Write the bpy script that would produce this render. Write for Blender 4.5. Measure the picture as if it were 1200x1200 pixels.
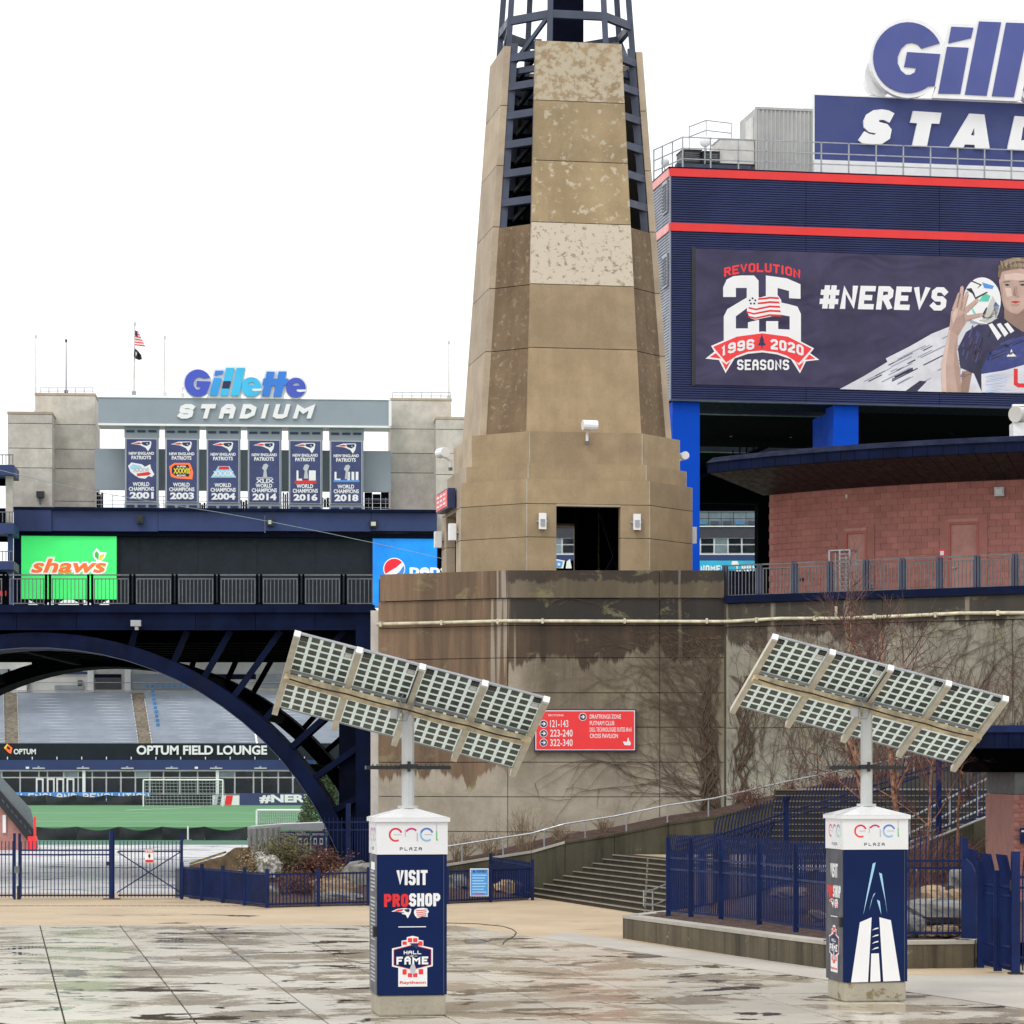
import bpy, math, random
from mathutils import Vector, Matrix
from mathutils.geometry import tessellate_polygon

random.seed(7)
R = math.radians
for o in list(bpy.data.objects): bpy.data.objects.remove(o)
C = bpy.context.scene.collection
scn = bpy.context.scene

# ------------------------------------------------------------------ camera, sky, sun, exposure
FPX, EYE, HZ = 3400.0, 3.75, 905.0           # focal length in photo pixels, eye height, horizon row
cam_d = bpy.data.cameras.new('camera'); cam = bpy.data.objects.new('camera', cam_d); C.objects.link(cam)
cam.location = (0, 0, EYE); cam.rotation_euler = (R(90), 0, 0)
cam_d.sensor_width = 36; cam_d.lens = FPX/1200*36; cam_d.shift_y = (HZ-600)/1200
cam_d.clip_start = 0.5; cam_d.clip_end = 3000
scn.camera = cam
scn.render.resolution_x = scn.render.resolution_y = 1024

SUN_EL, SUN_AZ = 52, -35                      # from behind the camera, to the left
w = bpy.data.worlds.new('World'); scn.world = w; w.use_nodes = True
nt = w.node_tree; bg = nt.nodes['Background']
sky = nt.nodes.new('ShaderNodeTexSky'); sky.sky_type = 'NISHITA'; sky.sun_disc = False
sky.sun_elevation = R(SUN_EL); sky.sun_rotation = R(180+SUN_AZ); sky.air_density = 1; sky.dust_density = 4
mx = nt.nodes.new('ShaderNodeMix'); mx.data_type = 'RGBA'; mx.inputs[0].default_value = 0.93
mx.inputs[7].default_value = (10.9, 10.95, 11.1, 1)   # overcast cloud sheet
nt.links.new(sky.outputs[0], mx.inputs[6]); nt.links.new(mx.outputs[2], bg.inputs[0]); bg.inputs[1].default_value = 0.1
sd = bpy.data.lights.new('sun', 'SUN'); sun = bpy.data.objects.new('sun', sd); C.objects.link(sun)
sd.energy = 0.9; sd.angle = R(18); sd.color = (1, 0.96, 0.9)
sun.rotation_euler = (R(90-SUN_EL), 0, R(SUN_AZ))
scn.view_settings.view_transform = 'Standard'; scn.view_settings.look = 'None'
scn.view_settings.exposure = 0.32; scn.view_settings.gamma = 1.0
scn.view_settings.use_curve_mapping = False

# ------------------------------------------------------------------ materials
MATS = {}
def M_new(name):
    m = bpy.data.materials.new(name); m.use_nodes = True; MATS[name] = m
    return m, m.node_tree, m.node_tree.nodes['Principled BSDF']
def N(nt, t, **kw):
    n = nt.nodes.new(t)
    for k, v in kw.items(): setattr(n, k, v)
    return n
def pos_map(nt, scale=(1,1,1)):
    g = N(nt, 'ShaderNodeNewGeometry'); mp = N(nt, 'ShaderNodeMapping'); mp.inputs['Scale'].default_value = scale
    nt.links.new(g.outputs['Position'], mp.inputs['Vector']); return mp.outputs['Vector']
def noise(nt, scale, stretch=(1,1,1), detail=5, rough=0.6, dist=0):
    n = N(nt, 'ShaderNodeTexNoise'); n.inputs['Scale'].default_value = scale; n.inputs['Detail'].default_value = detail
    n.inputs['Roughness'].default_value = rough; n.inputs['Distortion'].default_value = dist
    nt.links.new(pos_map(nt, stretch), n.inputs['Vector']); return n.outputs['Fac']
def ramp(nt, src, a, b, va=0.0, vb=1.0):
    n = N(nt, 'ShaderNodeMapRange'); n.interpolation_type = 'SMOOTHSTEP'
    for i, v in ((1, a), (2, b), (3, va), (4, vb)): n.inputs[i].default_value = v
    nt.links.new(src, n.inputs[0]); return n.outputs[0]
def math_n(nt, op, a, b=None, clamp=False):
    n = N(nt, 'ShaderNodeMath', operation=op); n.use_clamp = clamp
    for i, v in enumerate((a, b)):
        if v is None: continue
        if isinstance(v, (int, float)): n.inputs[i].default_value = v
        else: nt.links.new(v, n.inputs[i])
    return n.outputs[0]
def mixc(nt, f, a, b, mode='MIX'):
    n = N(nt, 'ShaderNodeMix', data_type='RGBA', blend_type=mode)
    for i, v in ((0, f), (6, a), (7, b)):
        if isinstance(v, (int, float)): n.inputs[i].default_value = v
        elif isinstance(v, tuple): n.inputs[i].default_value = (*v, 1) if len(v) == 3 else v
        else: nt.links.new(v, n.inputs[i])
    return n.outputs[2]
def bump(nt, bs, h, strength=0.3, dist=0.02):
    b = N(nt, 'ShaderNodeBump'); b.inputs['Strength'].default_value = strength; b.inputs['Distance'].default_value = dist
    nt.links.new(h, b.inputs['Height']); nt.links.new(b.outputs[0], bs.inputs['Normal'])

def mat(name, col, rough=0.55, metal=0.0, var=0.14, scale=1.6, grime=0.0, emit=0.0, bmp=0.0, spec=0.5, objvar=0.0):
    m, nt, bs = M_new(name)
    c2 = tuple(max(0, v*(1-var)) for v in col); c1 = tuple(min(1, v*(1+var)) for v in col)
    f = ramp(nt, noise(nt, scale, detail=6), 0.3, 0.7)
    out = mixc(nt, f, c2, c1)
    if grime:
        g = ramp(nt, noise(nt, 2.2, (1, 1, 0.18), 6, 0.7), 0.45, 0.75)
        out = mixc(nt, math_n(nt, 'MULTIPLY', g, grime), out, tuple(v*0.35+0.01 for v in col))
    if objvar:
        oi = N(nt, 'ShaderNodeObjectInfo')
        out = mixc(nt, 1.0, out, mixc(nt, oi.outputs['Random'], (1-objvar,)*3, (1+objvar*0.5,)*3), 'MULTIPLY')
    nt.links.new(out, bs.inputs['Base Color'])
    r = ramp(nt, noise(nt, scale*3, detail=3), 0.3, 0.7, max(0.02, rough-0.1), min(1, rough+0.1))
    nt.links.new(r, bs.inputs['Roughness'])
    bs.inputs['Metallic'].default_value = metal; bs.inputs['Specular IOR Level'].default_value = spec
    if emit:
        nt.links.new(out, bs.inputs['Emission Color']); bs.inputs['Emission Strength'].default_value = emit
    if bmp: bump(nt, bs, noise(nt, scale*8, detail=4), bmp, 0.02)
    return m

def mat_conc(name, base, dark, pale=None, pale_thr=0.6, streak=0.5, pscale=4.5, edge=0.03, stretch=0.25):
    """cast concrete: streaks down the face, blotches, and pale lime patches with crisp edges"""
    m, nt, bs = M_new(name)
    blot = ramp(nt, noise(nt, 0.9, detail=8, rough=0.65), 0.3, 0.72)
    st = ramp(nt, noise(nt, 1.8, (1, 1, stretch*0.4), 6, 0.7), 0.38, 0.75)
    c = mixc(nt, blot, tuple(v*0.82 for v in base), tuple(v*1.1 for v in base))
    c = mixc(nt, math_n(nt, 'MULTIPLY', st, streak), c, dark)
    fine = noise(nt, 22, (1, 1, 1), 3)
    c = mixc(nt, 0.18, c, mixc(nt, fine, (0.1, 0.1, 0.1), (1, 1, 1)), 'OVERLAY')
    if pale:
        p = ramp(nt, noise(nt, pscale, (1, 1, 1.2), 9, 0.68, 0.15), pale_thr-edge, pale_thr+edge)
        c = mixc(nt, p, c, pale)
    oi = N(nt, 'ShaderNodeObjectInfo')
    c = mixc(nt, 1.0, c, mixc(nt, oi.outputs['Random'], (0.86, 0.86, 0.87), (1.06, 1.05, 1.03)), 'MULTIPLY')
    nt.links.new(c, bs.inputs['Base Color']); bs.inputs['Roughness'].default_value = 0.85
    bs.inputs['Specular IOR Level'].default_value = 0.3
    bump(nt, bs, noise(nt, 14, detail=6), 0.35, 0.02)
    return m

TAN = (0.305, 0.235, 0.135); PALE = (0.56, 0.51, 0.42)
m_tan = mat_conc('tan_concrete', (0.37, 0.282, 0.175), (0.24, 0.18, 0.10), streak=0.35)
m_tanmot = mat_conc('mottled_tan_concrete', (0.36, 0.275, 0.165), (0.22, 0.165, 0.095), (0.50, 0.44, 0.33), 0.48, 0.2, 3.8, 0.06)
m_tanpat = mat_conc('patched_tan_concrete', (0.36, 0.28, 0.165), (0.2, 0.15, 0.09), (0.49, 0.43, 0.32), 0.585, 0.25, 3.4, 0.035)
m_pale = mat_conc('lime_washed_concrete', (0.36, 0.285, 0.19), (0.27, 0.21, 0.14), (0.60, 0.54, 0.44), 0.425, 0.2, 5.5, 0.045)
m_brown = mat_conc('brown_streaked_concrete', (0.205, 0.145, 0.088), (0.11, 0.075, 0.045), (0.34, 0.28, 0.2), 0.62, 0.75, 5.0, 0.08)
m_greyc = mat_conc('grey_tan_concrete', (0.47, 0.39, 0.29), (0.35, 0.28, 0.20), streak=0.35)
m_farc = mat_conc('far_tower_concrete', (0.56, 0.525, 0.475), (0.40, 0.36, 0.31), streak=0.25)
m_stepc = mat_conc('wet_step_concrete', (0.045, 0.038, 0.024), (0.018, 0.016, 0.011), streak=0.8)
m_stept = mat_conc('wet_tread_concrete', (0.05, 0.041, 0.026), (0.022, 0.019, 0.012), streak=0.5)
m_noseu = mat_conc('damp_step_nosing', (0.2, 0.18, 0.145), (0.1, 0.09, 0.07), streak=0.4)
m_nose = mat_conc('worn_step_nosing', (0.30, 0.275, 0.225), (0.15, 0.135, 0.105), streak=0.5)
m_rampc = mat_conc('mossy_ramp_concrete', (0.085, 0.078, 0.052), (0.03, 0.03, 0.02), (0.25, 0.24, 0.2), 0.68, 0.9)
m_plantc = mat_conc('stained_planter_concrete', (0.13, 0.108, 0.072), (0.018, 0.015, 0.010), (0.30, 0.28, 0.24), 0.66, 1.0, 3, 0.05, 0.05)
m_copec = mat_conc('coping_concrete', (0.42, 0.40, 0.35), (0.25, 0.23, 0.19), streak=0.2)
m_basec = mat_conc('kiosk_base_concrete', (0.42, 0.39, 0.31), (0.3, 0.26, 0.18), (0.22, 0.18, 0.11), 0.6, 0.3, 2.5)
m_joint = mat('dark_joint', (0.035, 0.03, 0.025), 0.9)

# stained retaining wall (fixed stains run down from the parapet)
def mat_wall(name, pale, brown, zt, amp, black=0.85, midamt=0.85):
    m, nt, bs = M_new(name)
    g = N(nt, 'ShaderNodeNewGeometry'); sp = N(nt, 'ShaderNodeSeparateXYZ'); nt.links.new(g.outputs['Position'], sp.inputs[0])
    z = sp.outputs['Z']; x = sp.outputs['X']
    n1 = noise(nt, 1.1, (1, 1, 0.03), 6, 0.7); n2 = noise(nt, 0.35, (1, 1, 0.1), 3)
    edge = math_n(nt, 'ADD', math_n(nt, 'MULTIPLY', math_n(nt, 'SUBTRACT', n1, 0.5), amp*2.4), math_n(nt, 'MULTIPLY', math_n(nt, 'SUBTRACT', n2, 0.5), amp*2.5))
    left = ramp(nt, x, -0.17, -0.10, 3.5, 0.0); lf = ramp(nt, x, -0.17, -0.10, 1.0, 0.0)            # the left end is soaked further down
    h = math_n(nt, 'ADD', math_n(nt, 'ADD', z, edge), left)
    msk = ramp(nt, h, zt-0.05, zt+0.12)
    blot = ramp(nt, noise(nt, 0.8, detail=9, rough=0.7), 0.28, 0.75)
    pc = mixc(nt, blot, tuple(v*0.72 for v in pale), tuple(v*1.12 for v in pale))
    pc = mixc(nt, ramp(nt, noise(nt, 2.4, (1, 1, 0.05), 6, 0.7), 0.5, 0.75, 0, 0.5), pc, tuple(v*0.5 for v in pale))
    bc = mixc(nt, ramp(nt, noise(nt, 1.3, (1, 1, 0.06), 6, 0.7), 0.35, 0.7), tuple(v*0.55 for v in brown), tuple(v*1.25 for v in brown))
    bc = mixc(nt, lf, mixc(nt, 1.0, bc, (0.60, 0.60, 0.62), 'MULTIPLY'), mixc(nt, 1.0, bc, (1.08, 1.08, 1.12), 'MULTIPLY'))
    c = mixc(nt, msk, pc, bc)
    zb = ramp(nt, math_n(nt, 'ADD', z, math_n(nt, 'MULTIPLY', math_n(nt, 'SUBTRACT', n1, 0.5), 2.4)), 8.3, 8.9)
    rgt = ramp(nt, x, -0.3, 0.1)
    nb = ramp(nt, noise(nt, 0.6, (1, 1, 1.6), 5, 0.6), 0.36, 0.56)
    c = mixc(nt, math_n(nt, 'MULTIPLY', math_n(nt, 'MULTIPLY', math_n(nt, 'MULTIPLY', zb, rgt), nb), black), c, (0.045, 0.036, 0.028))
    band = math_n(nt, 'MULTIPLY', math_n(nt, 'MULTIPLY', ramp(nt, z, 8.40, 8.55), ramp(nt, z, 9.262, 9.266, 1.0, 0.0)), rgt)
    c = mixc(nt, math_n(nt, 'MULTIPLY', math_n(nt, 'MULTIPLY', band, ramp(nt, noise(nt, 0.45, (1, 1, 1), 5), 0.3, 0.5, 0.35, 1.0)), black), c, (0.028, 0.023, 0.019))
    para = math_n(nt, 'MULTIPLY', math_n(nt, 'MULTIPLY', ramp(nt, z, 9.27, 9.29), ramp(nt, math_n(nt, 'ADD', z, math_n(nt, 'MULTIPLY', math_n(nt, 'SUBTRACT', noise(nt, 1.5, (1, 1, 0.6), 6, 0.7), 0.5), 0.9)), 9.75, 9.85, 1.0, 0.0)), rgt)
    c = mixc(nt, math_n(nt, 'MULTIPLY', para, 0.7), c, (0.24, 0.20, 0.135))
    rv = ramp(nt, noise(nt, 2.6, (1, 1, 0.025), 3, 0.5), 0.62, 0.68, 0, 0.75)
    c = mixc(nt, math_n(nt, 'MULTIPLY', rv, ramp(nt, z, 4.2, 7.5)), c, (0.36, 0.32, 0.26))
    mid = math_n(nt, 'MULTIPLY', ramp(nt, x, -0.2, 0.8), ramp(nt, math_n(nt, 'ADD', z, math_n(nt, 'MULTIPLY', math_n(nt, 'SUBTRACT', noise(nt, 0.5, (1, 1, 0.5), 5), 0.5), 4.0)), 2.6, 5.4))
    c = mixc(nt, math_n(nt, 'MULTIPLY', mid, midamt), c, mixc(nt, ramp(nt, noise(nt, 1.7, (1, 1, 0.12), 8, 0.7), 0.35, 0.7), (0.34, 0.30, 0.24), (0.60, 0.57, 0.50)), 'MULTIPLY')
    lich = ramp(nt, noise(nt, 1.1, (1, 1, 1.3), 8, 0.7, 0.5), 0.56, 0.66)
    c = mixc(nt, math_n(nt, 'MULTIPLY', lich, 0.45), c, (0.26, 0.24, 0.12))
    c = mixc(nt, 0.2, c, mixc(nt, noise(nt, 25, detail=3), (0.1, 0.1, 0.1), (1, 1, 1)), 'OVERLAY')
    nt.links.new(c, bs.inputs['Base Color'])
    nt.links.new(math_n(nt, 'SUBTRACT', 0.85, math_n(nt, 'MULTIPLY', msk, 0.2)), bs.inputs['Roughness'])
    bump(nt, bs, noise(nt, 12, detail=6), 0.35, 0.02)
    return m
m_wall = mat_wall('stained_wall_concrete', (0.38, 0.335, 0.265), (0.17, 0.108, 0.06), 7.3, 1.0)
m_wallr = mat_wall('vine_stained_concrete', (0.43, 0.42, 0.35), (0.15, 0.13, 0.09), 8.1, 0.9, 0.5, 0.5)

m_navy = mat('navy_steel_paint', (0.0045, 0.009, 0.034), 0.6, 0.0, 0.35, 0.8, grime=0.4, spec=0.06)
m_navyd = mat('dark_navy_steel', (0.003, 0.0045, 0.014), 0.7, 0.0, 0.2, spec=0.05)
m_blackshade = mat('black_steel_and_shade', (0.0015, 0.002, 0.003), 0.9, 0, 0.2, spec=0.02)  # near-black colour, also paints in shade under bridge, building and tower
m_slate = mat('slate_blue_steel', (0.045, 0.058, 0.10), 0.45, 0.0, 0.2, 1.0, grime=0.2)
m_blue = mat('bright_blue_paint', (0.0, 0.065, 0.52), 0.6, 0, 0.06, 0.6, grime=0.1, spec=0.1)
m_fence = mat('blue_fence_paint', (0.005, 0.016, 0.082), 0.45, 0.0, 0.25, 1.5, grime=0.2, spec=0.2)
m_clad = mat('navy_cladding', (0.022, 0.032, 0.105), 0.5, 0.0, 0.15, 0.4, spec=0.3)
m_cladl = mat('sky_sheen_cladding', (0.22, 0.235, 0.30), 0.35, 0.3, 0.1, 0.4)  # cladding lightened to paint in glossy sky reflection on the left face
m_red = mat('red_band_paint', (0.72, 0.02, 0.018), 0.4, 0, 0.06, 0.6)
m_redl = mat('sky_sheen_red_band', (0.8, 0.30, 0.28), 0.4, 0, 0.06, 0.6)  # red lightened to paint in the sky reflection on the left face
m_white = mat('white_paint', (0.82, 0.83, 0.84), 0.4, 0, 0.04, 1.5)
m_whited = mat('weathered_white', (0.62, 0.61, 0.58), 0.5, 0, 0.12, 1.5, grime=0.2)
m_galv = mat('galvanised_steel', (0.34, 0.36, 0.38), 0.4, 0.5, 0.15, 3, grime=0.15)
m_galvd = mat('dull_grey_steel', (0.13, 0.14, 0.15), 0.5, 0.1, 0.2, 3)
m_cream = mat('cream_pipe_paint', (0.62, 0.58, 0.42), 0.5, 0, 0.25, 4, grime=0.4)
m_contg = mat('container_grey_paint', (0.42, 0.43, 0.42), 0.5, 0, 0.08, 1.0, grime=0.25)
m_signg = mat('grey_blue_sign_panel', (0.27, 0.32, 0.36), 0.45, 0, 0.06, 0.2)
m_lbanner = mat('banner_navy', (0.04, 0.056, 0.16), 0.6, 0, 0.15, 0.7)
m_bfield = mat('banner_purple_navy', (0.042, 0.036, 0.088), 0.5, 0, 0.2, 0.6, spec=0.35)
m_sky_blue = mat('stadium_blue', (0.03, 0.05, 0.15), 0.5, 0, 0.1, 0.2, grime=0.2, spec=0.3)
m_screen = mat('black_led_screen', (0.014, 0.02, 0.028), 0.6, 0, 0.12, 0.8, spec=0.2)
m_green_led = mat('green_led', (0.05, 0.82, 0.17), 0.5, 0, 0.05, 0.5, emit=0.35)
m_blue_led = mat('blue_led', (0.0, 0.25, 0.9), 0.5, 0, 0.3, 0.12, emit=0.35)
m_orange = mat('orange_led', (0.95, 0.16, 0.03), 0.5, 0, 0.03, emit=0.3)
m_wled = mat('white_led', (0.85, 0.85, 0.85), 0.5, 0, 0.02, emit=0.3)
m_red_led = mat('red_led', (0.85, 0.01, 0.03), 0.5, 0, 0.03, emit=0.3)
m_leafg = mat('green_leaf_print', (0.05, 0.5, 0.08), 0.5, emit=0.2)
m_leafy = mat('yellow_leaf_print', (0.75, 0.6, 0.03), 0.5, emit=0.2)
m_knavy = mat('kiosk_navy_panel', (0.003, 0.014, 0.075), 0.4, 0, 0.08, 1, spec=0.15)
m_kwhite = mat('kiosk_white_panel', (0.78, 0.79, 0.80), 0.3, 0, 0.03, 1)
m_kside = mat('kiosk_side_panel', (0.04, 0.045, 0.065), 0.4, 0, 0.1, 1, spec=0.3)
m_textw = mat('white_lettering', (0.83, 0.84, 0.85), 0.5, 0, 0.02)
m_textg = mat('grey_lettering', (0.5, 0.52, 0.55), 0.5, 0, 0.05)
m_textr = mat('red_lettering', (0.72, 0.02, 0.025), 0.5, 0, 0.05)
m_textk = mat('black_lettering', (0.01, 0.012, 0.02), 0.5)
m_textn = mat('navy_lettering', (0.01, 0.02, 0.08), 0.5)
m_cyan = mat('light_cyan_print', (0.35, 0.65, 0.85), 0.5, 0, 0.05)
m_lblue = mat('mid_blue_print', (0.07, 0.30, 0.75), 0.5, 0, 0.05)
m_signred = mat('sign_red', (0.85, 0.03, 0.035), 0.4, 0, 0.04)
m_alum = mat('bare_aluminium', (0.62, 0.58, 0.48), 0.5, 0.1, 0.12, 4, grime=0.2)
m_alumr = mat('rust_streaked_aluminium', (0.60, 0.50, 0.33), 0.5, 0.1, 0.35, 5, grime=0.2)
m_sheet = mat('translucent_backsheet', (0.80, 0.86, 0.83), 0.35, 0, 0.03, 3)
_t = m_sheet.node_tree; _tr = N(_t, 'ShaderNodeBsdfTranslucent'); _tr.inputs[0].default_value = (0.93, 0.98, 0.95, 1); _ms = N(_t, 'ShaderNodeMixShader'); _ms.inputs[0].default_value = 0.5
_o = _t.nodes['Material Output']; _t.links.new(_t.nodes['Principled BSDF'].outputs[0], _ms.inputs[1]); _t.links.new(_tr.outputs[0], _ms.inputs[2]); _t.links.new(_ms.outputs[0], _o.inputs[0])
m_cell = mat('solar_cell', (0.06, 0.082, 0.07), 0.35, 0, 0.25, 6)
m_cellk = mat('dark_solar_cell', (0.01, 0.012, 0.014), 0.3, 0, 0.2)
m_pole = mat('pale_grey_pole_paint', (0.55, 0.57, 0.56), 0.4, 0, 0.05, 2, grime=0.1)
m_blk = mat('black_plastic', (0.012, 0.013, 0.015), 0.45)
m_skin = mat('printed_skin', (0.52, 0.36, 0.30), 0.55, 0, 0.1, 1.2)
m_skind = mat('printed_skin_shade', (0.30, 0.19, 0.15), 0.55, 0, 0.1, 1.2)
m_hair = mat('printed_hair', (0.17, 0.12, 0.08), 0.6, 0, 0.4, 3)
m_jersey = mat('printed_jersey', (0.025, 0.025, 0.075), 0.55, 0, 0.4, 0.8)
m_jblue = mat('printed_jersey_blue', (0.035, 0.05, 0.22), 0.55, 0, 0.3, 0.8)
m_jerl = mat('printed_fold_light', (0.06, 0.07, 0.2), 0.55)
m_jerd = mat('printed_fold_violet', (0.06, 0.03, 0.08), 0.55)
m_smear = mat('brush_stroke_print', (0.66, 0.67, 0.72), 0.55, 0, 0.12, 1.0)
m_ballc = mat('green_print', (0.12, 0.62, 0.45), 0.5)
m_ballg = mat('grey_print', (0.3, 0.33, 0.42), 0.5)
m_brick = mat('rose_brick', (0.37, 0.15, 0.125), 0.8, 0, 0.1, 2, objvar=0.15, bmp=0.3)
m_brickb = mat('rose_block_mortar', (0.42, 0.21, 0.18), 0.85, 0, 0.1, 3)
m_door = mat('red_door_paint', (0.36, 0.085, 0.055), 0.45, 0, 0.06)
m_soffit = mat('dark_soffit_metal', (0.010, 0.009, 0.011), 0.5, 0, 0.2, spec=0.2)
m_glass = mat('dark_window_glass', (0.01, 0.014, 0.02), 0.12, 0, 0.5, 0.4, spec=0.35)
m_glassl = mat('pale_window_glass', (0.16, 0.21, 0.24), 0.1, 0, 0.3, 0.5, spec=0.8)
m_turf = mat('turf_green', (0.085, 0.245, 0.10), 0.9, 0, 0.12, 0.25)
m_turfd = mat('turf_border', (0.05, 0.16, 0.10), 0.8, 0, 0.2, 0.5)
m_tarp = mat('black_tarp', (0.012, 0.015, 0.02), 0.65, 0, 0.4, 1.0)
m_cover = mat('grey_seat_cover', (0.26, 0.30, 0.355), 0.5, 0, 0.12, 0.35)
m_aisle = mat('aisle_concrete', (0.22, 0.19, 0.15), 0.85, 0, 0.3, 2)
m_seat = mat('blue_seat_plastic', (0.05, 0.2, 0.42), 0.5)
m_wallw = mat('white_stand_wall', (0.62, 0.62, 0.6), 0.6, 0, 0.15, 0.3)
m_bark = mat('vine_bark', (0.10, 0.068, 0.045), 0.9, 0, 0.3, 5)
m_twig = mat('red_twig', (0.13, 0.065, 0.055), 0.9, 0, 0.4, 5)
m_twigt = mat('tan_twig', (0.22, 0.16, 0.10), 0.9, 0, 0.4, 5)
m_birch = mat('peeling_birch_bark', (0.30, 0.15, 0.09), 0.85, 0, 0.75, 9, bmp=0.5)
m_evergreen = mat('evergreen_needles', (0.05, 0.085, 0.03), 0.8, 0, 0.5, 3)
m_mulch = mat('mulch', (0.07, 0.04, 0.032), 0.95, 0, 0.55, 9, bmp=0.8)
m_grassw = mat('winter_grass', (0.20, 0.17, 0.07), 0.95, 0, 0.4, 5, bmp=0.8)
m_rock = mat('grey_rock', (0.19, 0.185, 0.17), 0.9, 0, 0.4, 3, bmp=0.6)
m_rockt = mat('tan_rock', (0.30, 0.215, 0.13), 0.9, 0, 0.35, 4, bmp=0.6)
m_redbush = mat('rust_foliage', (0.11, 0.04, 0.025), 0.8, 0, 0.6, 6)
m_tanbush = mat('dry_foliage', (0.24, 0.18, 0.09), 0.9, 0, 0.6, 6)
m_greenbush = mat('olive_foliage', (0.11, 0.105, 0.045), 0.9, 0, 0.5, 6)
m_iron = mat('rusty_iron', (0.10, 0.045, 0.035), 0.7)
m_whitevinyl = mat('white_vinyl', (0.6, 0.62, 0.63), 0.5, 0, 0.08, 2)
m_turq = mat('turquoise_banner', (0.02, 0.42, 0.68), 0.5, 0, 0.2, 0.2)

# wet paving
def mat_paving(name, dry, wetc, thr, edge, sc, pcol=(0.11, 0.09, 0.06), rough_dry=0.30, fine=30):
    m, nt, bs = M_new(name)
    blot = ramp(nt, noise(nt, 0.35, detail=8, rough=0.65), 0.3, 0.7)
    c = mixc(nt, blot, tuple(v*0.86 for v in dry), tuple(v*1.08 for v in dry))
    c = mixc(nt, 0.25, c, mixc(nt, noise(nt, fine, detail=4), (0.15, 0.15, 0.15), (0.95, 0.95, 0.95)), 'OVERLAY')
    damp = ramp(nt, noise(nt, 0.45, (0.8, 1.0, 1), 9, 0.7, 0.4), thr-0.06, thr+0.03)
    c = mixc(nt, damp, c, wetc)
    pud = ramp(nt, noise(nt, sc, (0.75, 1.0, 1), 8, 0.62, 0.5), thr+0.045-edge, thr+0.045+edge)
    c = mixc(nt, pud, c, pcol)
    oi = N(nt, 'ShaderNodeObjectInfo')
    c = mixc(nt, 1.0, c, mixc(nt, oi.outputs['Random'], (0.9, 0.9, 0.9), (1.04, 1.04, 1.04)), 'MULTIPLY')
    nt.links.new(c, bs.inputs['Base Color'])
    wet = math_n(nt, 'MAXIMUM', math_n(nt, 'MULTIPLY', damp, 0.55), pud)
    nt.links.new(ramp(nt, wet, 0, 1, rough_dry, 0.05), bs.inputs['Roughness'])
    hb = math_n(nt, 'MULTIPLY', noise(nt, 9, detail=5), math_n(nt, 'SUBTRACT', 1.0, wet, True))
    bump(nt, bs, hb, 0.25, 0.015)
    return m
m_slab = mat_paving('wet_concrete_slab', (0.56, 0.52, 0.44), (0.43, 0.365, 0.265), 0.535, 0.014, 0.85, (0.13, 0.10, 0.06))
m_aggr = mat_paving('beige_exposed_aggregate', (0.47, 0.37, 0.245), (0.36, 0.28, 0.18), 0.63, 0.03, 0.4, fine=14, rough_dry=0.6)
m_gstrip = mat_paving('grey_exposed_aggregate', (0.44, 0.41, 0.36), (0.32, 0.28, 0.22), 0.64, 0.03, 0.4, fine=14, rough_dry=0.6)
m_conc_far = mat_paving('wet_concourse_concrete', (0.66, 0.66, 0.67), (0.42, 0.43, 0.45), 0.57, 0.03, 0.3, (0.16, 0.17, 0.19), 0.5)
m_ground = mat('distant_ground', (0.22, 0.21, 0.19), 0.9, 0, 0.2, 0.1)

# ------------------------------------------------------------------ builders
def link(o, parent=None):
    C.objects.link(o)
    if parent is not None: o.parent = parent
    return o
def tag(o, label=None, cat=None, group=None, kind=None):
    if label: o['label'] = label
    if cat: o['category'] = cat
    if group: o['group'] = group
    if kind: o['kind'] = kind
    return o
def thing(name, label, cat, loc, group=None):
    o = bpy.data.objects.new(name, None); o.location = loc; o.empty_display_size = 0.3
    C.objects.link(o); return tag(o, label, cat, group)
def wloc(o):
    v = Vector(o.location)
    while o.parent: o = o.parent; v = v + Vector(o.location)
    return v

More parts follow.
